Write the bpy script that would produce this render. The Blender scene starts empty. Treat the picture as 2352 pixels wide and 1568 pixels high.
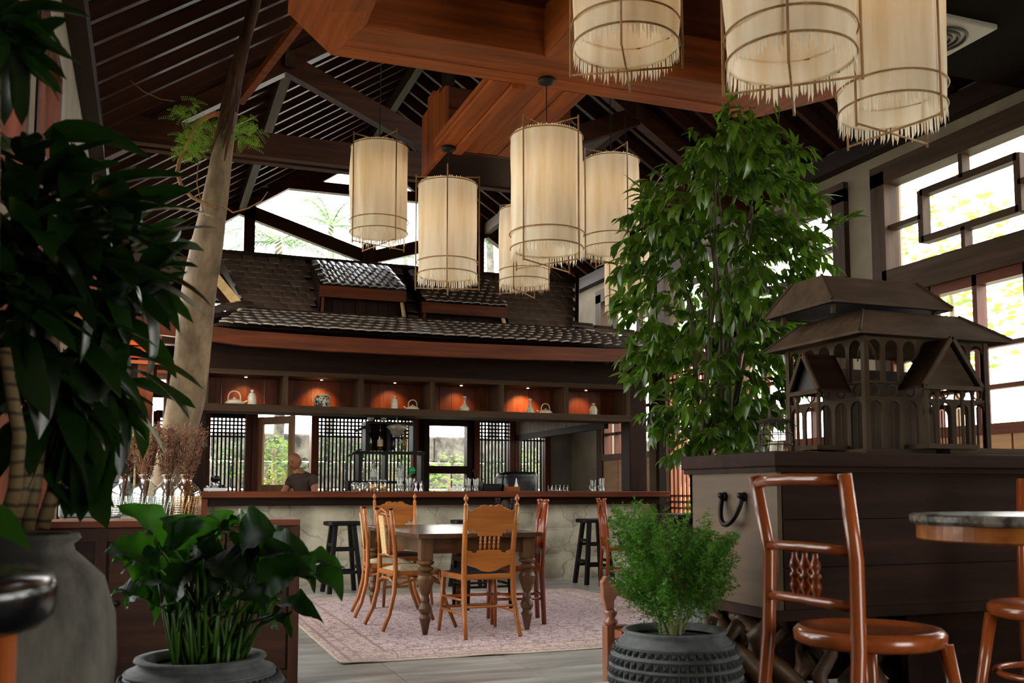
import bpy, bmesh, math, random
from mathutils import Vector, Matrix, Euler, noise
random.seed(7)
PI = math.pi
scn = bpy.context.scene
C = scn.collection
# ------------------------------------------------------------------ camera
FPX, YAW, PITCH, EYE, CY0 = 2250.0, math.radians(20.3), math.radians(4.8), 1.08, 939.0
cd = bpy.data.cameras.new('camera'); cam = bpy.data.objects.new('camera', cd); C.objects.link(cam)
cam.location = (0, 0, EYE); cam.rotation_euler = (PI/2 + PITCH, 0, -YAW)
cd.sensor_width = 36; cd.lens = 36*FPX/2352; cd.shift_y = (CY0-784)/2352
cd.clip_start = .05; cd.clip_end = 200
cd.dof.use_dof = True; cd.dof.focus_distance = 7.5; cd.dof.aperture_fstop = 5.0
scn.camera = cam
# ------------------------------------------------------------------ world, light, exposure
w = bpy.data.worlds.new('World'); scn.world = w; w.use_nodes = True
wn = w.node_tree.nodes; wl = w.node_tree.links; wn.clear()
wo = wn.new('ShaderNodeOutputWorld'); bg = wn.new('ShaderNodeBackground'); wl.new(bg.outputs[0], wo.inputs[0])
tc = wn.new('ShaderNodeTexCoord'); sx = wn.new('ShaderNodeSeparateXYZ'); wl.new(tc.outputs['Generated'], sx.inputs[0])
rp = wn.new('ShaderNodeValToRGB'); wl.new(sx.outputs[2], rp.inputs[0])
rp.color_ramp.elements[0].position = 0.0; rp.color_ramp.elements[0].color = (1, .97, .89, 1)
rp.color_ramp.elements[1].position = .7; rp.color_ramp.elements[1].color = (.94, .97, 1, 1)
wl.new(rp.outputs[0], bg.inputs[0]); bg.inputs[1].default_value = 10.0      # bright hazy tropical overcast
vs = scn.view_settings
scn.display_settings.display_device = 'sRGB'
vs.view_transform = 'Standard'; vs.look = 'None'; vs.gamma = 1; vs.use_curve_mapping = False; vs.exposure = 0.3
cy = scn.cycles
cy.max_bounces = 8; cy.diffuse_bounces = 5; cy.glossy_bounces = 3; cy.transmission_bounces = 6; cy.transparent_max_bounces = 12
cy.caustics_reflective = False; cy.caustics_refractive = False; cy.sample_clamp_indirect = 6.0
def portal(loc, rot, sx_, sy_):
    l = bpy.data.lights.new('daylight_portal', 'AREA'); l.shape = 'RECTANGLE'; l.size = sx_; l.size_y = sy_
    l.cycles.is_portal = True
    o = bpy.data.objects.new('daylight_portal', l); C.objects.link(o); o.location = loc; o.rotation_euler = rot
portal((6.75, 6.5, 2.4), (0, PI/2, 0), 3.6, 14)           # the window wall on the right
portal((3.1, 15.3, 4.2), (-PI/2, 0, 0), 6.4, 6.0)         # gable and back windows
portal((2.7, -1.55, 1.1), (PI/2, 0, 0), 1.9, 2.2)        # doorway of the added wall behind the camera
portal((-.85, 8.0, 2.1), (0, -PI/2, 0), 3.4, 9.4)         # left windows
portal((4.2, 7.4, 6.35), (0, 0, 0), 1.3, 2.0)   # skylight added out of view for the dining area

# ------------------------------------------------------------------ photo geometry helpers (real positions are solved on real planes)
_F = (math.sin(YAW)*math.cos(PITCH), math.cos(YAW)*math.cos(PITCH), math.sin(PITCH))
_R = (math.cos(YAW), -math.sin(YAW), 0)
_U = (-math.sin(YAW)*math.sin(PITCH), -math.cos(YAW)*math.sin(PITCH), math.cos(PITCH))
def ray(px, py):
    x = (px-1176)/FPX; y = -(py-CY0)/FPX
    return [_F[i]+_R[i]*x+_U[i]*y for i in range(3)]
def at(px, py, d): r = ray(px, py); return Vector((r[0]*d, r[1]*d, EYE+r[2]*d))
def onX(px, py, X): r = ray(px, py); return at(px, py, X/r[0])
def onY(px, py, Y): r = ray(px, py); return at(px, py, Y/r[1])
def onZ(px, py, Z=0): r = ray(px, py); return at(px, py, (Z-EYE)/r[2])

# ------------------------------------------------------------------ materials
MC = {}
def _base(name):
    m = bpy.data.materials.new(name); m.use_nodes = True
    n = m.node_tree.nodes; return m, n, m.node_tree.links, n['Principled BSDF']
def lin(c): return tuple([(x/12.92 if x <= .04045 else ((x+.055)/1.055)**2.4) for x in c[:3]]+[1])
def mat(name, c1, c2=None, scale=5, rough=.6, bump=.15, stretch=(1, 1, 1), spec=.3, metal=0, detail=5, vary=.0, world=False, ramp=(.3, .7), coat=0):
    if name in MC: return MC[name]
    m, n, l, b = _base(name)
    c2 = c2 or c1
    t = n.new('ShaderNodeTexCoord'); mp = n.new('ShaderNodeMapping'); mp.inputs['Scale'].default_value = [s*scale for s in stretch]
    if world:
        g = n.new('ShaderNodeNewGeometry'); l.new(g.outputs['Position'], mp.inputs[0])
    else: l.new(t.outputs['Object'], mp.inputs[0])
    nz = n.new('ShaderNodeTexNoise'); nz.inputs['Scale'].default_value = 1; nz.inputs['Detail'].default_value = detail; nz.inputs['Roughness'].default_value = .6
    l.new(mp.outputs[0], nz.inputs['Vector'])
    r = n.new('ShaderNodeValToRGB'); r.color_ramp.elements[0].position = ramp[0]; r.color_ramp.elements[1].position = ramp[1]
    r.color_ramp.elements[0].color = lin(c1); r.color_ramp.elements[1].color = lin(c2)
    l.new(nz.outputs[0], r.inputs[0])
    out = r.outputs[0]
    if vary:
        oi = n.new('ShaderNodeObjectInfo'); hs = n.new('ShaderNodeHueSaturation')
        mr = n.new('ShaderNodeMapRange'); mr.inputs[3].default_value = 1-vary; mr.inputs[4].default_value = 1+vary
        l.new(oi.outputs['Random'], mr.inputs[0]); l.new(mr.outputs[0], hs.inputs['Value']); l.new(out, hs.inputs['Color']); out = hs.outputs[0]
    l.new(out, b.inputs['Base Color'])
    b.inputs['Roughness'].default_value = rough; b.inputs['Specular IOR Level'].default_value = spec; b.inputs['Metallic'].default_value = metal
    if coat: b.inputs['Coat Weight'].default_value = coat; b.inputs['Coat Roughness'].default_value = .15
    if bump:
        bp = n.new('ShaderNodeBump'); bp.inputs['Strength'].default_value = bump; bp.inputs['Distance'].default_value = .01
        l.new(nz.outputs[0], bp.inputs['Height']); l.new(bp.outputs[0], b.inputs['Normal'])
    MC[name] = m; return m
def wood(name, c1, c2, ax='x', scale=18, rough=.5, bump=.2, vary=.12, spec=.28, coat=0, world=False):
    st = {'x': (.06, 1, 1), 'y': (1, .06, 1), 'z': (1, 1, .06)}[ax]
    return mat(name+'_'+ax, c1, c2, scale, rough, bump, st, spec, vary=vary, coat=coat, world=world)
def leafmat(name, c1, c2, tr=.3, rough=.35, trc=None, scale=7, spec=.5):
    if name in MC: return MC[name]
    m, n, l, b = _base(name)
    oi = n.new('ShaderNodeObjectInfo'); g = n.new('ShaderNodeNewGeometry')
    ad = n.new('ShaderNodeMath'); ad.operation = 'ADD'
    nz = n.new('ShaderNodeTexNoise'); nz.inputs['Scale'].default_value = scale; l.new(g.outputs['Position'], nz.inputs['Vector'])
    ml = n.new('ShaderNodeMath'); ml.operation = 'MULTIPLY'; ml.inputs[1].default_value = .5; l.new(oi.outputs['Random'], ml.inputs[0])
    l.new(ml.outputs[0], ad.inputs[0]); l.new(nz.outputs[0], ad.inputs[1])
    r = n.new('ShaderNodeValToRGB'); r.color_ramp.elements[0].position = .4; r.color_ramp.elements[1].position = 1.05
    r.color_ramp.elements[0].color = lin(c1); r.color_ramp.elements[1].color = lin(c2); l.new(ad.outputs[0], r.inputs[0])
    l.new(r.outputs[0], b.inputs['Base Color']); b.inputs['Roughness'].default_value = rough; b.inputs['Specular IOR Level'].default_value = spec
    t = n.new('ShaderNodeBsdfTranslucent')
    if trc: t.inputs[0].default_value = lin(trc)
    else: l.new(r.outputs[0], t.inputs[0])
    mx = n.new('ShaderNodeMixShader'); mx.inputs[0].default_value = tr
    l.new(b.outputs[0], mx.inputs[1]); l.new(t.outputs[0], mx.inputs[2]); l.new(mx.outputs[0], n['Material Output'].inputs[0])
    MC[name] = m; return m
def clearmat(name, tint=(1, 1, 1), gl=.1, rough=.03):
    if name in MC: return MC[name]
    m, n, l, b = _base(name)
    t = n.new('ShaderNodeBsdfTransparent'); t.inputs[0].default_value = (*tint, 1)
    g = n.new('ShaderNodeBsdfGlossy'); g.inputs['Roughness'].default_value = rough
    lw = n.new('ShaderNodeLayerWeight'); fr = n.new('ShaderNodeMath'); fr.operation = 'POWER'; fr.inputs[1].default_value = 4.5; l.new(lw.outputs['Facing'], fr.inputs[0])
    ad = n.new('ShaderNodeMath'); ad.operation = 'ADD'; ad.use_clamp = True; ad.inputs[1].default_value = gl; l.new(fr.outputs[0], ad.inputs[0])
    mx = n.new('ShaderNodeMixShader'); l.new(ad.outputs[0], mx.inputs[0]); l.new(t.outputs[0], mx.inputs[1]); l.new(g.outputs[0], mx.inputs[2])
    l.new(mx.outputs[0], n['Material Output'].inputs[0]); MC[name] = m; return m
def glow(name, col, s):
    if name in MC: return MC[name]
    m, n, l, b = _base(name); b.inputs['Emission Color'].default_value = (*col, 1); b.inputs['Emission Strength'].default_value = s
    MC[name] = m; return m

# ------------------------------------------------------------------ mesh builder
class MB:
    def __init__(s): s.v = []; s.f = []
    def add(s, vs_, fs): o = len(s.v); s.v += [tuple(p) for p in vs_]; s.f += [tuple(i+o for i in f) for f in fs]; return s
    def bx(s, x0, x1, y0, y1, z0, z1):
        return s.add([(x0, y0, z0), (x1, y0, z0), (x1, y1, z0), (x0, y1, z0), (x0, y0, z1), (x1, y0, z1), (x1, y1, z1), (x0, y1, z1)],
                     [(3, 2, 1, 0), (4, 5, 6, 7), (0, 1, 5, 4), (1, 2, 6, 5), (2, 3, 7, 6), (3, 0, 4, 7)])
    def box(s, c, sz): return s.bx(c[0]-sz[0]/2, c[0]+sz[0]/2, c[1]-sz[1]/2, c[1]+sz[1]/2, c[2]-sz[2]/2, c[2]+sz[2]/2)
    def beam(s, p0, p1, wd, h, up=(0, 0, 1)):
        p0, p1 = Vector(p0), Vector(p1); d = (p1-p0).normalized(); sd_ = d.cross(Vector(up))
        if sd_.length < 1e-4: sd_ = Vector((1, 0, 0))
        sd_.normalize(); u = sd_.cross(d).normalized(); q = []
        for p in (p0, p1):
            for a, b in ((-1, -1), (1, -1), (1, 1), (-1, 1)): q.append(p+sd_*a*wd/2+u*b*h/2)
        return s.add(q, [(3, 2, 1, 0), (4, 5, 6, 7), (0, 1, 5, 4), (1, 2, 6, 5), (2, 3, 7, 6), (3, 0, 4, 7)])
    def tube(s, pts, r, n=8, caps=True):
        pts = [Vector(p) for p in pts]; k = len(pts); rs = r if isinstance(r, (list, tuple)) else [r]*k
        o = []; prev = None
        for i, p in enumerate(pts):
            d = (pts[min(i+1, k-1)]-pts[max(i-1, 0)]).normalized()
            if prev is None:
                a = d.cross(Vector((0, 0, 1)))
                if a.length < .05: a = d.cross(Vector((1, 0, 0)))
            else: a = prev-d*prev.dot(d)
            a.normalize(); prev = a; b = d.cross(a)
            for j in range(n): t = 2*PI*j/n; o.append(p+(a*math.cos(t)+b*math.sin(t))*rs[i])
        f = [(i*n+j, i*n+(j+1) % n, (i+1)*n+(j+1) % n, (i+1)*n+j) for i in range(k-1) for j in range(n)]
        if caps: f += [tuple(reversed(range(n))), tuple(range((k-1)*n, k*n))]
        return s.add(o, f)
    def ring(s, c, R, r, n=24, m=6, ax='z'):
        o = []
        for i in range(n):
            t = 2*PI*i/n
            for j in range(m):
                u = 2*PI*j/m; q = (R+r*math.cos(u))
                p = (q*math.cos(t), q*math.sin(t), r*math.sin(u))
                if ax == 'y': p = (p[0], p[2], p[1])
                if ax == 'x': p = (p[2], p[0], p[1])
                o.append((c[0]+p[0], c[1]+p[1], c[2]+p[2]))
        return s.add(o, [(i*m+j, ((i+1) % n)*m+j, ((i+1) % n)*m+(j+1) % m, i*m+(j+1) % m) for i in range(n) for j in range(m)])
    def lathe(s, prof, c=(0, 0, 0), n=20, caps=True):
        k = len(prof); o = [(c[0]+r*math.cos(2*PI*j/n), c[1]+r*math.sin(2*PI*j/n), c[2]+z) for r, z in prof for j in range(n)]
        f = [(i*n+j, i*n+(j+1) % n, (i+1)*n+(j+1) % n, (i+1)*n+j) for i in range(k-1) for j in range(n)]
        if caps: f += [tuple(reversed(range(n))), tuple(range((k-1)*n, k*n))]
        return s.add(o, f)
    def prism(s, poly, o, u, v, t):
        """2D polygon in frame origin o, axes u,v, extruded +-t/2 along u x v"""
        o, u, v = Vector(o), Vector(u), Vector(v); nn = u.cross(v).normalized()
        k = len(poly); a = [o+u*p[0]+v*p[1]-nn*t/2 for p in poly]; b = [p+nn*t for p in a]
        return s.add(a+b, [tuple(reversed(range(k))), tuple(range(k, 2*k))]+[(i, (i+1) % k, k+(i+1) % k, k+i) for i in range(k)])
    def strip(s, pts, wv, ws, fold=0):
        """ribbon through pts with side vectors wv*ws, centre vein folded"""
        o = []; k = len(pts)
        for p, sv, w_ in zip(pts, wv, ws):
            p = Vector(p); sv = Vector(sv)
            o += [p-sv*w_+Vector((0, 0, fold*w_)), p, p+sv*w_+Vector((0, 0, fold*w_))]
        f = []
        for i in range(k-1):
            f += [(3*i, 3*i+1, 3*i+4, 3*i+3), (3*i+1, 3*i+2, 3*i+5, 3*i+4)]
        return s.add(o, f)
    def xf(s, M, start=0):
        s.v[start:] = [tuple(M @ Vector(p)) for p in s.v[start:]]; return s
    def mesh(s, name, m, smooth=False):
        me = bpy.data.meshes.new(name); me.from_pydata(s.v, [], s.f); me.materials.append(m)
        if smooth: me.polygons.foreach_set('use_smooth', [True]*len(me.polygons))
        me.update(); return me
    def ob(s, name, m, parent=None, smooth=False, bevel=0, W=False):
        if W and parent is not None:
            q = parent; off = Vector((0, 0, 0))
            while q is not None: off += q.location; q = q.parent
            s.v = [tuple(Vector(p)-off) for p in s.v]
        o = bpy.data.objects.new(name, s.mesh(name, m, smooth)); C.objects.link(o)
        if parent is not None: o.parent = parent
        if bevel:
            b = o.modifiers.new('bevel', 'BEVEL'); b.width = bevel; b.segments = 2; b.limit_method = 'ANGLE'
        if smooth and hasattr(o.data, 'shade_smooth') and smooth == 'auto':
            pass
        return o
def tag(o, label=None, cat=None, group=None, kind=None):
    if label: o['label'] = label
    if cat: o['category'] = cat
    if group: o['group'] = group
    if kind: o['kind'] = kind
    return o
def E(name, loc=(0, 0, 0), rz=0, label=None, cat=None, group=None, kind=None):
    o = bpy.data.objects.new(name, None); C.objects.link(o); o.location = loc; o.rotation_euler = (0, 0, rz)
    o.empty_display_size = .1
    return tag(o, label, cat, group, kind)
def put(me, name, parent, M):
    o = bpy.data.objects.new(name, me); C.objects.link(o); o.parent = parent; o.matrix_local = M
    return o
def copy_tree(o, parent=None):
    c = o.copy(); C.objects.link(c)
    if parent is not None: c.parent = parent
    for ch in list(o.children):
        k = copy_tree(ch, c)
    return c
def TR(loc, rot=(0, 0, 0), sc=(1, 1, 1)):
    return Matrix.Translation(Vector(loc)) @ Euler(rot).to_matrix().to_4x4() @ Matrix.Diagonal((*sc, 1))
def seatM(loc, d, up, sc=(1, 1, 1)):
    """matrix whose local Y points along d, Z near up"""
    d = Vector(d).normalized(); x = d.cross(Vector(up))
    if x.length < 1e-3: x = d.cross(Vector((1, .1, 0)))
    x.normalize(); z = x.cross(d)
    M = Matrix((x, d, z)).transposed().to_4x4()
    return Matrix.Translation(Vector(loc)) @ M @ Matrix.Diagonal((*sc, 1))
def R(a, b): return random.uniform(a, b)
def leaf_mesh(name, m, L, Wd, n=6, droop=.25, fold=.25, tipp=1.0, wave=0, base=.0):
    """blade along +Y, width X, drooping -Z"""
    pts, sv, ws = [], [], []
    for i in range(n+1):
        t = i/n; y = L*t*(1-.15*droop*t); z = -droop*L*t*t
        pts.append((0, y, z)); sv.append((1, 0, 0))
        ws.append(Wd/2*max(.02, math.sin(PI*min(1, t**tipp))**.75 if base == 0 else (base+(1-base)*math.sin(PI*(t**tipp)))*(1 if t < .999 else .05))*(1+wave*math.sin(i*2.3)))
    return MB().strip(pts, sv, ws, fold).mesh(name, m, True)

# ------------------------------------------------------------------ palette
W_DK = {a: wood('dark_wood', (.085, .045, .025), (.165, .09, .05), a, spec=.12) for a in 'xyz'}
W_RF = {a: wood('rafter_wood', (.17, .095, .055), (.30, .17, .10), a, rough=.55, spec=.2) for a in 'xyz'}
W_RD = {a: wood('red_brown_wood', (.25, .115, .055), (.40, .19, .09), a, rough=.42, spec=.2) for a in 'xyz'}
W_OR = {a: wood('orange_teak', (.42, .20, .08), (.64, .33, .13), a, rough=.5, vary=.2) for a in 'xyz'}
W_GB = {a: wood('grey_brown_wood', (.19, .135, .09), (.31, .23, .16), a, rough=.6, spec=.15) for a in 'xyz'}
W_HN = {a: wood('honey_wood', (.50, .27, .095), (.69, .42, .17), a, rough=.33, coat=.3) for a in 'xyz'}
W_CH = {a: wood('cherry_wood', (.40, .165, .06), (.58, .26, .10), a, rough=.27, coat=.5) for a in 'xyz'}
W_BK = {a: wood('black_wood', (.035, .033, .032), (.08, .075, .07), a, rough=.45, spec=.2) for a in 'xyz'}
M_PL = mat('plaster', (.47, .43, .37), (.60, .56, .49), 1.6, .9, .25, world=True)
M_PLG = mat('grey_plaster', (.36, .34, .31), (.52, .49, .45), 1.4, .9, .3, world=True)
# ================================================================== SETTING
XL, XR, YB = -.6, 6.6, 15.0
RS, RX0, RZ0, RXC = .66, -.6, 4.27, 3.15
def roofz(x): return RZ0+RS*((x-RX0) if x <= RXC else (2*RXC-x-RX0))
APEX = roofz(RXC)
# --- floor of big grey tiles
fl = E('floor', (0, 0, 0), kind='structure', label='grey veined stone tile floor around the rug')
M_TILE = mat('stone_tile', (.40, .375, .34), (.70, .69, .655), 1.5, .33, .06, (.7, 4.2, 1), spec=.5, world=True, vary=.05, detail=8)
M_GROUT = mat('grout', (.16, .155, .15), rough=.9)
MB().bx(-1.2, 7, -2, 16, -.12, -.012).ob('floor_bed', M_GROUT, fl)
tm = MB().bx(-.397, .397, -.397, .397, -.03, 0).mesh('floor_tile', M_TILE)
for i in range(-1, 7):
    for j in range(0, 15):
        put(tm, 'floor_tile', fl, TR((1.41+.4+.8*(i-1), 4.11+.4+.8*(j-1) if j else 3.71, 0)))
# raised deck under the photographer's side
dk = E('floor', (2, 1.2, 0), kind='structure', label='raised floor deck with pale stone nosing in the foreground')
MB().bx(-1.2, 7, -2, 4.0, 0, .2).ob('deck', mat('deck_dark', (.08, .07, .065), (.13, .115, .10), 3, .6, .1), dk, W=True)
MB().bx(-1.2, 7, 3.985, 4.1, .19, .22).ob('nosing', mat('pale_stone', (.62, .66, .66), (.74, .77, .76), 3, .4, .1), dk, W=True)
# --- outer ground
gr = MB().bx(-25, 45, 15.3, 60, -.06, -.02).bx(7, 45, -20, 15.3, -.06, -.02).bx(-25, -1.2, -20, 15.3, -.06, -.02).ob('ground', mat('garden_ground', (.46, .45, .36), (.62, .60, .50), 2, .95, .3, world=True))
tag(gr, 'pale green garden ground outside the windows', None, kind='structure')

# --- left wall with a red-framed high window
wl_ = E('wall_left', (XL, 7, 0), kind='structure', label='plastered wall on the left with high red framed windows')
b = MB(); b.bx(XL-.2, XL, -1.5, 15.1, 0, .4); b.bx(XL-.2, XL, -1.5, 15.1, 2.1, 2.3); b.bx(XL-.2, XL, -1.5, 15.1, 3.75, 4.4)
for y0, y1 in ((-1.5, 3.6), (5.1, 5.4), (6.7, 7.6), (9.7, 10.0), (12.2, 15.1)): b.bx(XL-.2, XL, y0, y1, 2.3, 3.75)
for y0, y1 in ((-1.5, 3.6), (5.1, 5.4), (7.3, 7.6), (9.7, 15.1)): b.bx(XL-.2, XL, y0, y1, .4, 2.1)
b.ob('plaster_face', M_PL, wl_, W=True)
W_TC = {a: wood('terracotta_frame', (.17, .07, .03), (.28, .12, .055), a, rough=.6, spec=.1) for a in 'xyz'}
def simple_window(idx, y0, y1, z0, z1, X, m, label, nm=2, nh=2, side=1):
    e = E('window_%d' % idx, (X, (y0+y1)/2, z0), kind='structure', label=label)
    t = .09
    for a in (y0, y1): MB().bx(X-.06, X+.06, a-t/2, a+t/2, z0, z1).ob('frame_post', m['z'], e, W=True)
    for a in (z0, z1): MB().bx(X-.06, X+.06, y0, y1, a-t/2, a+t/2).ob('frame_rail', m['y'], e, W=True)
    for i in range(1, nm): q = y0+(y1-y0)*i/nm; MB().bx(X-.03, X+.03, q-.02, q+.02, z0, z1).ob('mullion', m['z'], e, W=True)
    for i in range(1, nh): q = z0+(z1-z0)*i/nh; MB().bx(X-.03, X+.03, y0, y1, q-.02, q+.02).ob('glazing_bar', m['y'], e, W=True)
    for i in range(nm):
        a = y0+(y1-y0)*i/nm; b_ = y0+(y1-y0)*(i+1)/nm
        MB().bx(X-.004, X+.004, a, b_, z0, z1).ob('pane', clearmat('window_glass', gl=.02), e, W=True)
    return e
simple_window(1, 5.45, 6.65, 2.35, 3.7, XL-.05, W_TC, 'red framed high window on left wall behind the dracaena')
simple_window(2, 3.65, 5.05, 2.35, 3.7, XL-.05, W_TC, 'red framed high window at left photo edge')
simple_window(3, 7.65, 9.65, 2.35, 3.7, XL-.05, W_RD, 'high red framed window added on left wall behind the trunk for daylight')  # added window, lets more daylight onto the dining area
simple_window(20, 10.05, 12.15, 2.35, 3.7, XL-.05, W_RD, 'high red framed window added farthest back on the left wall for daylight')  # another added window to brighten the middle of the room
simple_window(16, 5.45, 7.25, .45, 2.05, XL-.05, W_TC, 'low red framed window behind the dracaena canes')
simple_window(17, 7.65, 9.65, .45, 2.05, XL-.05, W_RD, 'low red framed window behind the leaning trunk')
simple_window(18, 3.65, 5.05, .45, 2.05, XL-.05, W_TC, 'low red framed window at left photo edge')
wf = E('wall_front_added', (3, -1.6, 0), kind='structure', label='unseen plaster wall added behind the camera, doorway sized to dim the foreground')  # unseen wall added to cut the daylight reaching the foreground
MB().bx(-.8, 1.8, -1.75, -1.6, 0, 6.6).bx(3.6, 6.8, -1.75, -1.6, 0, 6.6).bx(1.8, 3.6, -1.75, -1.6, 2.2, 6.8).ob('plaster_face', M_PL, wf, W=True)  # faces of the added wall behind the camera
# --- right wall
wr = E('wall_right', (XR, 7, 0), kind='structure', label='plastered wall on the right with large timber windows')
bays = [(1.6, 3.6), (4.0, 5.2), (5.45, 7.3), (8.25, 10.1), (10.5, 11.6), (12.05, 13.6)]
def wallR(z0, z1, segs):
    b = MB(); prev = -1.5
    for y0, y1 in segs: b.bx(XR, XR+.2, prev, y0, z0, z1); prev = y1
    b.bx(XR, XR+.2, prev, 15.2, z0, z1); return b
bays = [(1.6, 3.4), (3.75, 5.15), (5.3, 7.45), (8.1, 10.0), (10.35, 11.75), (12.1, 13.75)]
wallR(0, .45, []).ob('plaster_face', M_PLG, wr, W=True)
wallR(.45, 1.58, bays[4:5]).ob('plaster_face', M_PL, wr, W=True)
wallR(1.58, 4.15, bays).ob('plaster_face', M_PL, wr, W=True)
wallR(4.15, 4.75, []).ob('plaster_face', M_PL, wr, W=True)
wlab = ['timber window nearest the photographer on right wall', 'timber window at right edge behind the round table', 'large timber window with fretwork transom at the right edge',
        'timber window with fretwork transom half hidden by the tall ficus', 'narrow lattice window right of the bar counter end', 'far window with fretwork transom in right wall beside bar roof']
for k, (y0, y1) in enumerate(bays):
    e = E('window_%d' % (4+k), (XR, (y0+y1)/2, .45), kind='structure', label=wlab[k])
    g = W_GB
    X0, X1 = XR-.06, XR+.12
    # casing
    for a, b_ in ((y0-.13, y0+.06), (y1-.06, y1+.13)): MB().bx(X0, X1, a, b_, .45, 4.15).ob('casing_post', g['z'], e, W=True)
    MB().bx(X0, X1, y0-.13, y1+.13, 4.02, 4.22).ob('casing_head', g['y'], e, W=True)
    MB().bx(X0, X1, y0, y1, 2.92, 3.18).ob('transom_beam', g['y'], e, W=True)
    MB().bx(X0, X1, y0, y1, .38, .5).ob('sill', g['y'], e, W=True)
    # fretwork transom : a rectangle inside a rectangle with short ties
    a, b_ = y0+.06, y1-.06; za, zb = 3.18, 4.02; wy = b_-a; t = .045
    xi, xo = XR-.01, XR+.08
    cy0, cy1 = a+wy*.27, b_-wy*.2
    cz0, cz1 = za+.2, zb-.2
    for z in (cz0, cz1): MB().bx(xi, xo, cy0, cy1, z-t/2-.01, z+t/2+.01).ob('fret_rail', W_GB['y'], e, W=True)
    for y in (cy0, cy1): MB().bx(xi, xo, y-t/2-.01, y+t/2+.01, cz0-t/2, cz1+t/2).ob('fret_post', W_GB['z'], e, W=True)
    ym = (cy0+cy1)/2+.05; zm = (cz0+cz1)/2
    for z_0, z_1 in ((za, cz0), (cz1, zb)): MB().bx(xi, xo, ym-t/2, ym+t/2, z_0, z_1).ob('fret_tie', W_GB['z'], e, W=True)
    for y_0, y_1 in ((a, cy0), (cy1, b_)): MB().bx(xi, xo, y_0, y_1, zm-t/2, zm+t/2).ob('fret_tie', W_GB['y'], e, W=True)
    MB().bx(XR+.085, XR+.09, a, b_, za, zb).ob('pane', clearmat('window_glass', gl=.02), e, W=True)
    if k != 4:
        # glazed leaves below
        fa, fb = 1.62, 2.92; n = 4 if wy > 1.5 else 3
        for i in range(3): MB().bx(xi-.03, xi, a+wy*i/3+.01, a+wy*(i+1)/3-.01, .55, 1.56).ob('lower_panel', wood('tan_panel', (.55, .40, .26), (.68, .52, .36), 'y'), e, W=True)
        MB().bx(xi-.05, xo, a, b_, 1.55, 1.64).ob('mid_sill', W_RD['y'], e, W=True)
        MB().bx(xi-.02, xo, a, b_, fb-.09, fb).ob('leaf_rail', W_RD['y'], e, W=True)
        for i in range(n+1):
            q = a+wy*i/n; th = .05 if i in (0, n, n//2) else .02
            MB().bx(xi-.02, xo, q-th/2, q+th/2, fa, fb).ob('mullion', W_RD['z'], e, W=True)
        for z in (2.3, 1.95): MB().bx(xi, xo-.02, a, b_, z-.02, z+.02).ob('glazing_bar', W_RD['y'], e, W=True)
        MB().bx(XR+.05, XR+.055, a, b_, fa, fb).ob('pane', clearmat('window_glass', gl=.02), e, W=True)
    else:
        fa, fb = .5, 2.92
        n = 12
        for i in range(n+1): q = a+wy*i/n; MB().bx(XR, XR+.03, q-.018, q+.018, fa, fb).ob('lattice_slat', W_OR['z'], e, W=True)
        for z in (.7, .78, .86, .94, 1.02, 1.9, 1.98, 2.5, 2.58, 2.66, 2.74, 2.82): MB().bx(XR, XR+.03, a, b_, z-.014, z+.014).ob('lattice_rail', W_OR['y'], e, W=True)
# --- back wall with lattice windows
wb = E('wall_back', (3, YB, 0), kind='structure', label='rear wall behind the bar with plaster ends and dark timber')
def rectwall(b, x0, x1, z0, z1, holes, y0, y1):
    """wall slab with rectangular holes (disjoint in x)"""
    cur = x0
    for hx0, hx1, hz0, hz1 in sorted(holes):
        b.bx(cur, hx0, y0, y1, z0, z1)
        if hz0 > z0: b.bx(hx0, hx1, y0, y1, z0, hz0)
        if hz1 < z1: b.bx(hx0, hx1, y0, y1, hz1, z1)
        cur = hx1
    b.bx(cur, x1, y0, y1, z0, z1)
lat = [(.82, 1.33, .9, 2.17), (2.40, 3.88, .9, 2.2), (4.98, 5.50, .9, 2.2), (5.66, 6.12, .9, 2.2)]
holes = lat+[(1.49, 2.30, .02, 2.25), (4.12, 4.78, .6, 2.15)]
b = MB(); rectwall(b, .6, 6.2, 0, 2.45, holes, YB, YB+.15); b.ob('timber_face', W_DK['z'], wb, W=True)
b = MB(); b.bx(6.2, 6.6, YB-.02, YB+.15, 0, 4.9); b.bx(-.6, .6, YB, YB+.15, 0, 2.0); b.ob('plaster_face', M_PLG, wb, W=True)
b = MB(); rectwall(b, -.6, 6.2, 2.45, 3.98, [(.10, .62, 3.62, 3.9), (.78, 1.05, 3.66, 3.9)], YB+.16, YB+.25); b.ob('upper_board', W_DK['x'], wb, W=True)
MB().bx(-.6, 1.3, YB-.03, YB+.1, 4.17, 4.52).ob('plaster_band', mat('beige_plaster', (.60, .53, .45), (.68, .6, .52), 2, .9, .1), wb, W=True)
MB().bx(-.6, 1.4, YB-.08, YB+.12, 4.52, 4.64).ob('dark_beam', W_DK['x'], wb, W=True)
MB().bx(-.6, 1.5, YB-.10, YB+.12, 3.92, 4.17).ob('dark_beam', W_DK['x'], wb, W=True)
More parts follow.
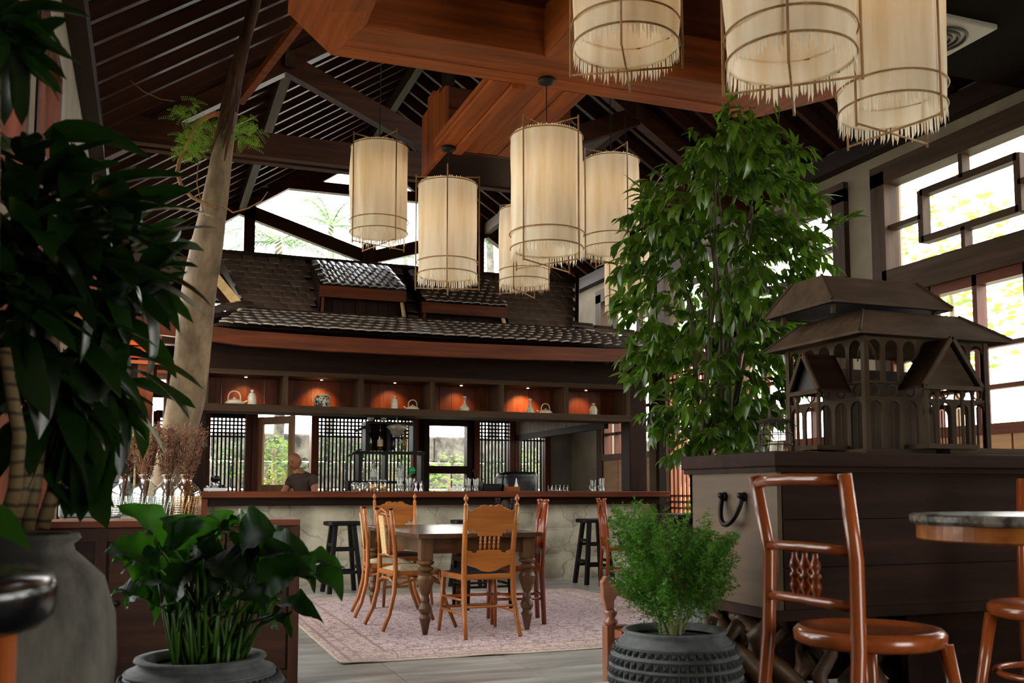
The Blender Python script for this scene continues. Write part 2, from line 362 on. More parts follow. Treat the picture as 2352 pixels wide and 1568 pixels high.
def lattice(idx, x0, x1, z0, z1, Y, label, n=None, grid=5, below=True):
    e = E('window_%d' % idx, ((x0+x1)/2, Y, z0), kind='structure', label=label)
    n = n or max(6, round((x1-x0)/.058)); p = (x1-x0)/n
    for i in range(n+1): q = x0+p*i; MB().bx(q-.0135, q+.0135, Y+.02, Y+.05, z0, z1).ob('lattice_slat', W_BK['z'], e, W=True)
    zs = [z1-p*i for i in range(grid+1)]+([z0] if below else [])
    for z in zs: MB().bx(x0, x1, Y+.02, Y+.05, z-.012, z+.012).ob('lattice_rail', W_BK['x'], e, W=True)
    for a in (x0-.04, x1+.04): MB().bx(a-.045, a+.045, Y-.05, Y+.02, z0-.1, z1+.08).ob('frame_post', W_RD['z'] if below else W_DK['z'], e, W=True)
    for z in (z0-.05, z1+.05): MB().bx(x0-.05, x1+.05, Y-.04, Y+.02, z-.045, z+.045).ob('frame_rail', W_DK['x'], e, W=True)
    return e
lattice(10, *lat[0], YB, 'slatted lattice window at the left end behind the bar')
lattice(11, *lat[1], YB, 'wide slatted lattice window behind the bottle rack')
lattice(12, *lat[2], YB, 'slatted lattice window right of the tall clear window')
lattice(13, *lat[3], YB, 'slatted lattice window under the plank soffit, farthest right')
e = E('window_14', (4.45, YB, .6), kind='structure', label='clear two pane window in the middle behind the bar')
for a in (4.10, 4.80): MB().bx(a-.04, a+.04, YB-.06, YB+.1, .55, 2.2).ob('frame_post', W_DK['z'], e, W=True)
for z, h in ((.6, .05), (1.42, .06), (2.17, .05)): MB().bx(4.1, 4.8, YB-.05, YB+.09, z-h, z+h).ob('frame_rail', W_DK['x'], e, W=True)
for z0, z1 in ((.65, 1.36), (1.48, 2.12)): MB().bx(4.14, 4.76, YB+.03, YB+.036, z0, z1).ob('pane', clearmat('window_glass', gl=.02), e, W=True)
# door with two glazed lights, swung inwards
e = E('door_1', (1.50, YB, 0), kind='structure', label='open pale wood door with two glass panes beside the man')
dvec = (Vector(onY(655, 1000, 14.55))-Vector((1.5, YB, 0))); dvec.z = 0; dl = .72
dvec.normalize()
dm = wood('pale_door_wood', (.72, .55, .38), (.84, .68, .50), 'z', rough=.5)
def dpt(u, z): return Vector((1.52, YB-.02, z))+dvec*u
for u in (.05, dl-.05): MB().beam(dpt(u, .02), dpt(u, 2.18), .04, .10, up=dvec).ob('door_stile', dm, e, W=True)
for z in (.12, 1.12, 2.12, .55): MB().beam(dpt(.1, z), dpt(dl-.1, z), .04, .11).ob('door_rail', dm, e, W=True)
for z0, z1 in ((.6, 1.06), (1.17, 2.06)):
    MB().add([dpt(.1, z0), dpt(dl-.1, z0), dpt(dl-.1, z1), dpt(.1, z1)], [(0, 1, 2, 3)]).ob('pane', clearmat('window_glass', gl=.02), e, W=True)
for a in (1.46, 2.33): MB().bx(a-.04, a+.04, YB-.08, YB+.16, 0, 2.3).ob('door_jamb', W_RD['z'], e, W=True)

# --- roof: boards, rafters, purlins
rf = E('ceiling', (RXC, 7, 4.3), kind='structure', label='steep dark timber gable roof with exposed rafters')
RB = {k: mat('roof_board_'+k, (.075, .042, .025), (.15, .08, .05), 9, .7, .2, (1, .05, 1), spec=.1) for k in 'l'}
SKY = {0: None, 1: (3.6, 4.8, 6.4, 8.4)}  # roof opening added above the ring beam, out of view, to brighten the table
def slab(xa, xb, y0, y1, m, nm, t=.08):
    za, zb = roofz(xa)+.14, roofz(xb)+.14
    MB().add([(xa, y0, za), (xb, y0, zb), (xb, y1, zb), (xa, y1, za), (xa, y0, za+t), (xb, y0, zb+t), (xb, y1, zb+t), (xa, y1, za+t)],
             [(0, 1, 2, 3), (7, 6, 5, 4), (0, 4, 5, 1), (2, 6, 7, 3), (0, 3, 7, 4), (1, 5, 6, 2)]).ob(nm, m, rf, W=True)
for s in (0, 1):
    xa, xb = (XL-.3, RXC) if s == 0 else (RXC, XR+.3)
    if SKY[s] is None: slab(xa, xb, -2, 15.5, RB['l'], 'roof_boarding'); continue
    k0, k1, k2_, k3 = SKY[s]
    slab(xa, xb, -2, k2_, RB['l'], 'roof_boarding'); slab(xa, xb, k3, 15.5, RB['l'], 'roof_boarding')
    slab(xa, k0, k2_, k3, RB['l'], 'roof_boarding'); slab(k1, xb, k2_, k3, RB['l'], 'roof_boarding')
    slab(k0, k1, k2_, k3, clearmat('window_glass', gl=.02), 'added_skylight_pane', .008)
y = 2.2; k = 0
Lr = math.hypot(RXC-XL+.22, RS*(RXC-XL+.22))
rm = MB().bx(0, Lr, -.028, .028, -.06, .06).mesh('rafter', W_RF['x'])
sl = math.atan(RS)
while y < 15.4:
    for s in (0, 1):
        x = XL-.22 if s == 0 else XR+.22
        M = TR((x, y, roofz(x)+.08)) @ Euler((0, -sl, 0) if s == 0 else (0, -sl, PI)).to_matrix().to_4x4()
        M = Matrix.Translation((x, y, roofz(x)+.07)) @ (Matrix.Rotation(PI, 4, 'Z') if s else Matrix.Identity(4)) @ Matrix.Rotation(-sl, 4, 'Y')
        o = put(rm, 'rafter', rf, Matrix.Translation(-rf.location) @ M)
    y += .36; k += 1
for x in (1.2, 2*RXC-1.2): MB().bx(x-.05, x+.05, 9.6, 15.1, roofz(x)-.17, roofz(x)-.0).ob('purlin', W_GB['y'], rf, W=True)
MB().bx(RXC-.05, RXC+.05, 2, 15.4, APEX-.2, APEX-.02).ob('ridge_beam', W_GB['y'], rf, W=True)
for x in (XL+.06, XR-.06): MB().bx(x-.07, x+.07, 2, 15.2, roofz(x)-.16, roofz(x)+.02).ob('wall_plate', W_DK['y'], rf, W=True)

# --- trusses
def truss(Y, far=False, label=''):
    e = E('roof_truss', (RXC, Y, 4.4), label=label, cat='roof truss')
    m, mv = W_RD, W_RD
    zt = 4.42; t = .13
    if not far:
        for dy in (-.09, .09): MB().bx(XL, XR, Y+dy-.05, Y+dy+.05, zt-.09, zt+.15).ob('tie_beam', W_RF['x'], e, W=True)
    else:
        MB().beam((.9, Y, 5.80), (5.4, Y, 5.80), .12, .16).ob('collar_beam', W_RF['x'], e, W=True)
        MB().beam((RXC, Y, 4.4), (RXC, Y, 4.95), .2, .2, up=(0, 1, 0)).ob('king_post', W_RF['z'], e, W=True)
        for x in (1.32, 4.98): MB().beam((x, Y, 4.5), (x, Y, 5.72), .16, .12, up=(0, 1, 0)).ob('queen_post', W_RF['z'], e, W=True)
    for s in (-1, 1):
        zb_ = 4.74 if far else 4.5
        MB().beam((RXC, Y, zb_), (RXC+s*1.95, Y, roofz(RXC-1.95)-.12), .12, .2).ob('v_strut', W_RF['x'], e, W=True)
        MB().beam((RXC+s*3.7, Y, roofz(RXC-3.7)-.1), (RXC, Y, APEX-.1), .14, .16).ob('principal_rafter', W_RF['x'], e, W=True)
        if far: MB().beam((RXC, Y, APEX-.25), (RXC+s*.95, Y, 5.85), .1, .18).ob('apex_strut', W_RF['x'], e, W=True)
    if far: MB().beam((RXC, Y, 5.75), (RXC, Y, APEX-.2), .09, .1, up=(0, 1, 0)).ob('apex_post', W_RF['z'], e, W=True)
    return e
truss(9.7, False, 'timber roof truss in front of the bar, its tie beam passing behind the tree trunk')
truss(15.05, True, 'far timber gable truss with V struts against the bright sky')
# orange brace by the ring beam
p0, p1 = at(692, 48, 8.3), onZ(552, 232, 4.95)
e = E('timber_brace', p0, label='thin orange timber brace slanting from ring beam toward tree trunk', cat='brace')
MB().beam(p0, p1, .07, .07).ob('brace_bar', W_OR['x'], e, W=True)

# --- octagonal hung ring of boxed beams
ZR = 3.8
rg = E('ring_beam', (2.6, 5.7, ZR), label='large orange boxed timber ring beam hanging under the roof', cat='beam')
def plank_run(p0, p1, inner0, inner1, n, name, H=.32):
    """boxed beam between outer edge p0-p1 and inner edge, split in boards along its length"""
    for i in range(n):
        a = [Vector(p0).lerp(Vector(inner0), i/n), Vector(p1).lerp(Vector(inner1), i/n), Vector(p1).lerp(Vector(inner1), (i+1)/n), Vector(p0).lerp(Vector(inner0), (i+1)/n)]
        dz = R(-.004, .004)
        v = [(q.x, q.y, ZR+dz) for q in a]+[(q.x, q.y, ZR+.03) for q in a]
        MB().add(v, [(3, 2, 1, 0), (4, 5, 6, 7), (0, 1, 5, 4), (1, 2, 6, 5), (2, 3, 7, 6), (3, 0, 4, 7)]).ob('soffit_board', W_OR['x'] if abs(p1[0]-p0[0]) > abs(p1[1]-p0[1]) else W_OR['y'], rg, W=True)
    for q0, q1 in ((p0, p1), (inner0, inner1)):
        MB().beam((q0[0], q0[1], ZR+H/2), (q1[0], q1[1], ZR+H/2), .025, H).ob('side_board', W_OR['x'] if abs(p1[0]-p0[0]) > abs(p1[1]-p0[1]) else W_OR['y'], rg, W=True)
O = [(.68, 2.4), (.68, 5.49), (1.0, 5.94), (4.05, 5.94), (4.62, 5.0), (4.62, 4.72)]
I = [(1.10, 2.4), (1.10, 5.30), (1.11, 5.50), (3.62, 5.50), (4.18, 4.7), (4.18, 4.68)]
for i in range(5): plank_run(O[i], O[i+1], I[i], I[i+1], 2 if i == 0 else 1 if i in (1, 3, 4) else 3, 'b')
plank_run((2.26, 2.4), (2.26, 5.5), (2.62, 2.4), (2.62, 5.5), 2, 'b')
for x0, x1 in ((1.1, 2.26), (2.62, 4.2)):
    for k in range(6): MB().bx(x0, x1, 2.5+.5*k, 2.5+.5*k+.485, ZR+.62, ZR+.65).ob('ceiling_board', W_RD['x'], rg, W=True)
MB().bx(1.1, 4.2, 5.47, 5.5, ZR+.3, ZR+.65).ob('inner_board', W_RD['x'], rg, W=True)
MB().bx(1.08, 1.1, 2.4, 5.5, ZR+.3, ZR+.65).ob('inner_board', W_RD['y'], rg, W=True)
# hangers
for x, y_ in ((.9, 5.2), (4.4, 4.85), (2.45, 5.7), (.9, 3)): MB().bx(x-.03, x+.03, y_-.03, y_+.03, ZR+.3, roofz(x)+.05).ob('hanger_post', W_DK['z'], rg, W=True)
# duct and cross box
du = E('boxed_duct', (2.45, 6.5, ZR), label='orange planked box running back from the ring beam to the dark cross box', cat='beam')
xs = [2.06, 2.2, 2.28, 2.42, 2.58, 2.75]
for i in range(5): MB().bx(xs[i]+.003, xs[i+1]-.003, 5.95, 7.33, ZR-(.03 if i == 1 else 0)+R(-.004, .004), ZR+.03).ob('soffit_board', W_OR['y'], du, W=True)
for x in (2.06, 2.75): MB().bx(x-.012, x+.012, 5.95, 7.33, ZR+.03, ZR+.07).ob('side_board', W_OR['y'], du, W=True)
cb = E('cross_box', (2.9, 7.8, ZR), label='dark boxed timber crosspiece behind the hanging lanterns, left end lit orange', cat='beam')
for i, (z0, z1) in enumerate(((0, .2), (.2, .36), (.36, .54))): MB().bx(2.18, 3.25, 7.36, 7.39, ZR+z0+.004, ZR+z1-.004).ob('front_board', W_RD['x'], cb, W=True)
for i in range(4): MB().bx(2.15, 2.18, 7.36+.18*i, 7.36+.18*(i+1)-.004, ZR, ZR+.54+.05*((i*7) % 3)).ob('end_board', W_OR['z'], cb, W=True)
MB().bx(2.18, 3.25, 7.39, 8.1, ZR+.005, ZR+.03).ob('bottom_board', W_DK['x'], cb, W=True)
MB().bx(2.18, 3.25, 8.07, 8.1, ZR+.03, ZR+.54).ob('back_board', W_DK['x'], cb, W=True)
MB().bx(2.19, 2.27, 7.5, 7.6, ZR+.03, roofz(2.1)+.05).ob('hanger_post', W_DK['z'], cb, W=True); MB().bx(3.1, 3.2, 7.5, 7.6, ZR+.03, roofz(3.15)).ob('hanger_post', W_DK['z'], cb, W=True)

# --- air-conditioning cassette in a flat dark soffit on the right
so = MB().bx(4.75, 6.6, 2.2, 5.75, 4.31, 4.40).ob('ceiling', mat('soffit_dark', (.045, .025, .016), (.09, .05, .03), 8, .9, .1, (1, .06, 1), spec=.05))
tag(so, 'dark flat soffit on the right around the air cassette', kind='structure')
ac = E('ceiling_air_unit', (5.15, 5.25, 4.3), label='square white ceiling air cassette behind the right lantern', cat='air conditioner')
wm = mat('off_white_plastic', (.62, .60, .56), (.68, .66, .61), 3, .4, 0)
MB().bx(-.28, .28, -.28, .28, -.03, .01).ob('panel', wm, ac, bevel=.01)
for r_ in (.2, .15, .1): MB().ring((0, 0, -.035), r_, .012, 28, 6).ob('louvre_ring', mat('grey_plastic', (.25, .24, .22), rough=.5), ac, smooth=True)
MB().lathe([(.06, -.045), (.05, -.03), (.0, -.03)], n=20).ob('hub', wm, ac, smooth=True)
# ================================================================== BAR PAVILION
YF = 11.2
M_SW = mat('rough_stone_wall', (.56, .53, .45), (.82, .79, .70), 2.2, .85, 1.0, world=True, detail=9)
def _cracks(m):
    n = m.node_tree.nodes; l = m.node_tree.links; b = n['Principled BSDF']; src = b.inputs['Base Color'].links[0].from_socket
    g = n.new('ShaderNodeNewGeometry'); nz = n.new('ShaderNodeTexNoise'); nz.inputs['Scale'].default_value = 2.4; nz.inputs['Detail'].default_value = 5; l.new(g.outputs['Position'], nz.inputs['Vector'])
    mx = n.new('ShaderNodeMixRGB'); mx.inputs[0].default_value = .35; l.new(g.outputs['Position'], mx.inputs[1]); l.new(nz.outputs['Color'], mx.inputs[2])
    v = n.new('ShaderNodeTexVoronoi'); v.feature = 'DISTANCE_TO_EDGE'; v.inputs['Scale'].default_value = 2.6; l.new(mx.outputs[0], v.inputs['Vector'])
    r = n.new('ShaderNodeValToRGB'); r.color_ramp.elements[0].position = 0; r.color_ramp.elements[0].color = (1, 1, 1, 1); r.color_ramp.elements[1].position = .018; r.color_ramp.elements[1].color = (0, 0, 0, 1); l.new(v.outputs[0], r.inputs[0])
    n2 = n.new('ShaderNodeTexNoise'); n2.inputs['Scale'].default_value = 1.3; l.new(g.outputs['Position'], n2.inputs['Vector'])
    r2 = n.new('ShaderNodeValToRGB'); r2.color_ramp.elements[0].position = .5; r2.color_ramp.elements[1].position = .68; l.new(n2.outputs[0], r2.inputs[0])
    ad = n.new('ShaderNodeMath'); ad.operation = 'MULTIPLY_ADD'; ad.inputs[1].default_value = .5; l.new(r2.outputs[0], ad.inputs[0])
    ml = n.new('ShaderNodeMath'); ml.operation = 'MULTIPLY'; ml.inputs[1].default_value = .5; l.new(r.outputs[0], ml.inputs[0]); l.new(ml.outputs[0], ad.inputs[2])
    d = n.new('ShaderNodeMixRGB'); l.new(ad.outputs[0], d.inputs[0]); l.new(src, d.inputs[1]); d.inputs[2].default_value = lin((.33, .30, .25)); l.new(d.outputs[0], b.inputs['Base Color'])
_cracks(M_SW)
bw = E('bar_counter', (3.2, 11.3, 0), label='long bar counter with dark wood top and rough pale stone front', cat='bar counter')
# stone front: several big rubble stones with recessed joints, then parged blocks
xs = [.60, 1.55, 2.3, 3.3, 4.1, 5.0, 5.9]
random.seed(3)
def stone_block(x0, x1, z0, z1, d, par, nm='stone_block'):
    n, k = 8, 5; v = []; f = []
    for j in range(k+1):
        for i in range(n+1):
            u, w_ = i/n, j/k; e = min(u, 1-u, w_, 1-w_)
            y = YF+.02-d*min(1, e*6)**.5-.012*noise.noise(Vector((x0*3+u*4, z0*5+w_*3, 1)))
            if i in (0, n) or j in (0, k): y = YF+.03
            v.append((x0+(x1-x0)*u+.01*noise.noise(Vector((u*5, w_*5, x0))), y, z0+(z1-z0)*w_))
    for j in range(k):
        for i in range(n): a = j*(n+1)+i; f.append((a, a+1, a+n+2, a+n+1))
    MB().add(v, f).ob(nm, M_SW, par, smooth=True, W=True)
MB().bx(.58, 5.92, YF+.02, YF+.25, 0, .92).ob('wall_core', M_SW, bw, W=True)
zr = [0, .28, .60, .92]
for r_ in range(3):
    x = .6
    while x < 5.85:
        wd = R(.55, 1.25) if r_ else R(.4, .8); x1 = min(5.9, x+wd)
        if x1 > 5.6: x1 = 5.9
        stone_block(x, x1, zr[r_]+R(-.02, .02)*(r_ > 0), zr[r_+1]+(R(-.02, .02) if r_ < 2 else 0), R(.012, .035), bw); x = x1+.004
MB().bx(.52, 6.2, 10.98, 11.75, 1.01, 1.08).ob('counter_top', W_RD['x'], bw, W=True, bevel=.008)
MB().bx(.60, 6.1, 11.08, 11.6, .92, 1.01).ob('under_rail', W_DK['x'], bw, W=True)
MB().bx(.50, .60, 11.05, 11.5, 0, 1.0).ob('end_post', W_RD['z'], bw, W=True)
def post(x0, x1, y0, y1, z1, label, m=None, z0=0):
    e = MB().bx(x0, x1, y0, y1, z0, z1).ob('timber_post', (m or W_DK)['z'], bevel=.01); e['label'] = label; e['category'] = 'post'; return e
post(.44, .60, 11.77, 11.93, 2.9, 'dark timber post at left end of the bar beside the trunk')
post(5.77, 6.02, 11.25, 11.5, 2.62, 'thick dark timber post standing on right end of the bar', z0=1.082)
post(-.16, .02, 12.4, 12.58, 3.0, 'brown timber post left of the trunk, under the lit lamp', W_RD)
# overhead shelf: six open bays
sh = E('bar_shelf', (3.1, 11.4, 1.97), label='long open six-bay timber shelf hanging over the bar', cat='shelf')
SX = [.56, 1.42, 2.28, 3.14, 4.01, 4.87, 5.73]; SY0, SY1 = 11.2, 11.62
MB().bx(.52, 5.76, SY0-.02, SY1, 1.965, 2.045).ob('bottom_board', W_GB['x'], sh, W=True)
MB().bx(.52, 5.76, SY0-.02, SY1, 2.375, 2.43).ob('top_board', W_GB['x'], sh, W=True)
for x in SX: MB().bx(x-.028, x+.028, SY0, SY1, 2.045, 2.375).ob('divider', W_GB['z'], sh, W=True)
random.seed(5)
for i in range(6):
    a = SX[i]+.03; n = 5
    for k in range(n):
        x0 = a+(SX[i+1]-SX[i]-.06)*k/n; x1 = a+(SX[i+1]-SX[i]-.06)*(k+1)/n
        MB().bx(x0+.002, x1-.002, SY1-.02+R(0, .008), SY1+.01, 2.045, 2.375).ob('back_board', W_RD['z'], sh, W=True)
MB().bx(.5, 6.0, 11.3, 15, 2.62, 2.70).ob('upper_soffit', W_DK['x'], sh, W=True)
MB().bx(.52, 5.76, SY0, SY0+.03, 2.43, 2.70).ob('fascia_board', W_DK['x'], sh, W=True)
# downlights in bays
LM = glow('lamp_face', (1, .82, .55), 30)
for i, x in enumerate((1.0, 1.85, 2.72, 3.55, 4.42, 5.22)):
    e = E('downlight', (x, 11.38, 2.375), label='tiny warm downlight in shelf bay %s' % ('above the flat kettle and square jar', 'above the patterned teapot', 'above the ribbed jar and small kettle', 'above the round decanter', 'above the cone decanter', 'above the rightmost lidded jar')[i], cat='light')
    MB().lathe([(.014, -.010), (.014, 0)], n=12).ob('lamp_face', LM, e)
    MB().ring((0, 0, -.003), .02, .005, 14, 5).ob('bezel', W_BK['x'], e)
    l = bpy.data.lights.new('bay_lamp', 'SPOT'); l.energy = (12, 26, 16, 14, 42, 14)[i]; l.color = (1, .50, .18); l.spot_size = 1.7; l.spot_blend = .9; l.shadow_soft_size = .015
    o = bpy.data.objects.new('bay_lamp', l); C.objects.link(o); o.parent = e; o.location = (0, 0, -.02); o.rotation_euler = (.52, 0, 0)
# ---- items on the shelf (z = 2.045)
CER = mat('cream_ceramic', (.80, .74, .60), (.88, .82, .70), 3, .3, 0)
GLS = clearmat('clear_glass', (.93, .95, .93), .16, .06)
GLF = mat('pressed_glass', (.70, .66, .56), (.90, .86, .76), 60, .15, .5, spec=.8)
def kettle(px, label, s=1.0, sp=1):
    p = onY(px, 926, 11.36); e = E('kettle', (p.x, 11.36, 2.046), label=label, cat='kettle', group=None)
    MB().lathe([(.07*s, 0), (.10*s, .012*s), (.098*s, .03*s), (.06*s, .055*s), (.02*s, .065*s), (.0, .066*s)], n=24).ob('body', CER, e, smooth=True)
    MB().lathe([(.012*s, .06*s), (.016*s, .075*s), (.0, .083*s)], n=12).ob('lid_knob', CER, e, smooth=True)
    MB().tube([(sp*.085*s, 0, .02*s), (sp*.115*s, 0, .035*s), (sp*.135*s, 0, .05*s)], [.014*s, .01*s, .007*s], 8).ob('spout', CER, e, smooth=True)
    MB().tube([(.062*s*math.cos(t)*(1.05), 0, .045*s+.105*s*math.sin(t)**.6) for t in [PI*i/14 for i in range(15)]], .0075*s, 8).ob('handle', CER, e, smooth=True)
    return e
kettle(538, 'flat cream kettle with hoop handle in the leftmost shelf bay', 1.05, 1)
kettle(948, 'small cream kettle with spout to the left in the third shelf bay', .82, -1)
kettle(1253, 'cream kettle beside the cone decanter in fifth shelf bay', .88, -1)
def jar(px, label, r=.048, h=.115):
    p = onY(px, 926, 11.34); e = E('glass_jar', (p.x, 11.34, 2.046), label=label, cat='jar')
    MB().lathe([(r*.9, 0), (r, .01), (r, h*.8), (r*.75, h), (r*.8, h+.008)], n=20).ob('body', GLF, e, smooth=True)
    MB().lathe([(r*.8, h+.008), (r*.5, h+.02), (.01, h+.025), (.024, h+.045), (.02, h+.055), (0, h+.057)], n=16).ob('lid', GLF, e, smooth=True)
    return e
jar(579, 'square shouldered glass jar beside the flat kettle in leftmost bay', .05, .12)
jar(906, 'ribbed glass jar left of the small kettle in third bay', .042, .11)
jar(1363, 'lidded glass jar alone in the rightmost shelf bay', .05, .10)
def decanter(px, label, cone):
    p = onY(px, 926, 11.34); e = E('decanter', (p.x, 11.34, 2.046), label=label, cat='decanter')
    pr = [(.058, 0), (.06, .01), (.05, .05), (.02, .1), (.014, .12), (.014, .16), (.026, .165)] if cone else [(.05, 0), (.062, .02), (.055, .05), (.03, .075), (.014, .1), (.014, .15), (.022, .155)]
    MB().lathe(pr, n=20).ob('body', GLF, e, smooth=True)
    MB().lathe([(.012, .16), (.028, .172), (.02, .185), (0, .187)], n=14).ob('stopper', GLF, e, smooth=True)
decanter(1067, 'round bellied glass decanter in the fourth shelf bay', False)
decanter(1217, 'cone shaped glass decanter in the brightest lit fifth bay', True)
p = onY(740, 930, 11.36); e = E('teapot', (p.x, 11.36, 2.046), label='large patterned blue and white teapot in the second shelf bay', cat='teapot')
PAT = mat('blue_white_pattern', (.12, .15, .20), (.80, .76, .66), 38, .3, 0, ramp=(.47, .53))
MB().lathe([(.075, 0), (.088, .015), (.09, .08), (.07, .125), (.068, .132)], n=26).ob('body', PAT, e, smooth=True)
MB().lathe([(.07, .132), (.075, .142), (.06, .155), (0, .16)], n=22).ob('lid', CER, e, smooth=True)
MB().tube([(-.08, 0, .05), (-.11, 0, .08), (-.12, 0, .125), (-.135, 0, .14)], [.018, .013, .010, .009], 8).ob('spout', CER, e, smooth=True)
MB().ring((.075, 0, .12), .016, .004, 12, 5, 'y').ring((-.07, 0, .13), .014, .004, 12, 5, 'y').ob('lug', CER, e, smooth=True)

# ---- bar roof
random.seed(11)
br = E('bar_roof', (3.1, 11.6, 2.8), label='tiled pavilion roof over the bar with red-brown eaves beam', cat='roof')
def fasc(px, py): return onY(px, py, 10.3)
pts_t = [(300, 722), (420, 738), (560, 757), (760, 771), (1000, 784), (1200, 792), (1440, 800), (1560, 808), (1700, 818)]
vb = MB(); T = [fasc(*q) for q in pts_t]; n_ = len(T)
v = []
for i, q in enumerate(T):
    hh = .155 if i < n_-1 else .15
    v += [(q.x, 10.26, q.z-.012), (q.x, 10.26, q.z-.012-hh), (q.x, 10.34, q.z-.012-hh), (q.x, 10.34, q.z-.012)]
f = []
for i in range(n_-1):
    for j in range(4): f.append((i*4+j, (i+1)*4+j, (i+1)*4+(j+1) % 4, i*4+(j+1) % 4))
f += [(0, 1, 2, 3), (4*n_-1, 4*n_-2, 4*n_-3, 4*n_-4)]
vb.add(v, f).ob('eaves_beam', W_RD['x'], br, W=True)
def eavez(x):
    for i in range(n_-1):
        if T[i].x <= x <= T[i+1].x: u = (x-T[i].x)/(T[i+1].x-T[i].x); return T[i].z*(1-u)+T[i+1].z*u
    return T[-1].z if x > T[-1].x else T[0].z
M_TL = mat('roof_tile', (.17, .12, .09), (.31, .235, .18), 6, .42, .35, spec=.6, vary=.25, detail=6)
M_TB = mat('glazed_tile', (.06, .06, .06), (.13, .12, .115), 6, .25, .08, spec=.9, vary=.2)
M_RIM = mat('tile_rim_glint', (.42, .37, .32), (.68, .64, .60), 14, .45, .1, spec=.5)  # paler lip colour painted in for sky glare on the tile edges
def tile_mesh(nm, wd, L, arch, th, m, n=5, tongue=0):
    v = []; f = []
    lip = 0
    for y, s_ in ((0, 1), (L*(.72 if tongue else .94), 1), (L, .9 if not tongue else 1)):
        for i in range(n+1):
            u = i/n*2-1; z = arch*(1-u*u)
            yy = y+(tongue*(1-u*u) if y > 0 else 0)
            v.append((u*wd/2, yy, z*s_+th*(1 if y < L or tongue else .5)+(lip if y == L else 0)))
    o = len(v)
    for y in (0, L):
        for i in range(n+1):
            u = i/n*2-1; v.append((u*wd/2, y+(tongue*(1-u*u) if y > 0 else 0), arch*(1-u*u)-.002))
    for j in range(2):
        for i in range(n): a = j*(n+1)+i; f.append((a, a+1, a+n+2, a+n+1))
    for i in range(n):
        a = 2*(n+1)+i; b_ = o+(n+1)+i; f.append((a, a+1, b_+1, b_))
        f.append((o+i, o+n+1+i, o+n+2+i, o+1+i))
    f += [(0, n+1, 2*(n+1), o+n+1, o), (n, o+n, o+2*n+1, 3*n+2, 2*n+1)]
    me = MB().add(v, f).mesh(nm, m, False)
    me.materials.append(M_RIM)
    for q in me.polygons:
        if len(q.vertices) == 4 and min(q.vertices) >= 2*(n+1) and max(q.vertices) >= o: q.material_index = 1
    return me
def tile_plane(par, A, B, Cc, D, cols, rows, me, L, lift=.0, skip=None, lap=1.0, nm='roof_tile', jit=.004):
    """A,B = lower left/right, D,Cc = upper left/right. tile +Y points down slope"""
    A, B, Cc, D = map(Vector, (A, B, Cc, D))
    nrm = (B-A).cross(D-A).normalized()
    cnt = 0
    for r_ in range(rows):
        for c in range(cols+(r_ % 2)):
            u = (c+.5-(.5 if r_ % 2 else 0))/cols; u = min(max(u, .35/cols), 1-.35/cols)
            v1 = (r_+1)/rows
            top = A.lerp(B, u).lerp(D.lerp(Cc, u), v1)
            low = A.lerp(B, u).lerp(D.lerp(Cc, u), r_/rows)
            if skip and skip((top+low)/2): continue
            d = (low-top).normalized()
            M = seatM(top+nrm*(.004+lift), d+nrm*.07, nrm, (1+R(-.03, .03), 1, 1))
            put(me, nm, par, Matrix.Translation(-Vector(par.location)) @ Matrix.Translation((0, 0, R(-jit, jit))) @ M); cnt += 1
    return cnt
zbk = 3.13
sk = E('skirt_tiles', br.location, label=None); sk.parent = br; sk.location = (0, 0, 0)
bpy.data.objects.remove(sk)
sk = MB().add([(.55, 10.30, 2.76), (6.55, 10.30, 2.76), (5.0, 11.3, zbk-.03), (.98, 11.3, zbk-.03)], [(0, 1, 2, 3)]).ob('skirt_slope', M_TL, br, W=True)
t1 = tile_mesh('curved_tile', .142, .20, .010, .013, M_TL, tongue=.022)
class _W: pass
def world_loc(o):
    q = o; s = Vector((0, 0, 0))
    while q is not None: s += q.location; q = q.parent
    return s
def tile_plane2(par, *a, **k):
    base = world_loc(par); fake = _W(); n0 = len(bpy.data.objects)
    A, B, Cc, D, cols, rows, me = a[:7]
    return tile_plane_abs(par, base, A, B, Cc, D, cols, rows, me, **k)
def tile_plane_abs(par, base, A, B, Cc, D, cols, rows, me, skip=None, lift=0, nm='roof_tile', jit=.003, tilt=.13):
    A, B, Cc, D = map(Vector, (A, B, Cc, D)); nrm = (B-A).cross(D-A).normalized()
    if nrm.z < 0: nrm = -nrm
    for r_ in range(rows):
        for c in range(cols+(r_ % 2)):
            u = (c+.5-(.5 if r_ % 2 else 0))/cols; u = min(max(u, .3/cols), 1-.3/cols)
            top = A.lerp(B, u).lerp(D.lerp(Cc, u), (r_+1)/rows); low = A.lerp(B, u).lerp(D.lerp(Cc, u), r_/rows)
            if skip and skip((top+low)/2): continue
            d = (low-top).normalized()
            M = seatM(top+nrm*(.004+lift), d+nrm*tilt, nrm, (1+R(-.03, .03), 1, 1))
            put(me, nm, par, Matrix.Translation(Vector((0, 0, R(-jit, jit)))-base) @ M)
E1 = [Vector((.75, 10.24, eavez(.75)+.005)), Vector((3.2, 10.24, eavez(3.2)+.01)), Vector((6.3, 10.24, eavez(6.3)+.01))]
tile_plane2(br, (.62, 10.22, 2.775), (5.9, 10.22, 2.775), (5.0, 11.28, zbk), (1.0, 11.28, zbk), 38, 6, t1, tilt=.035)
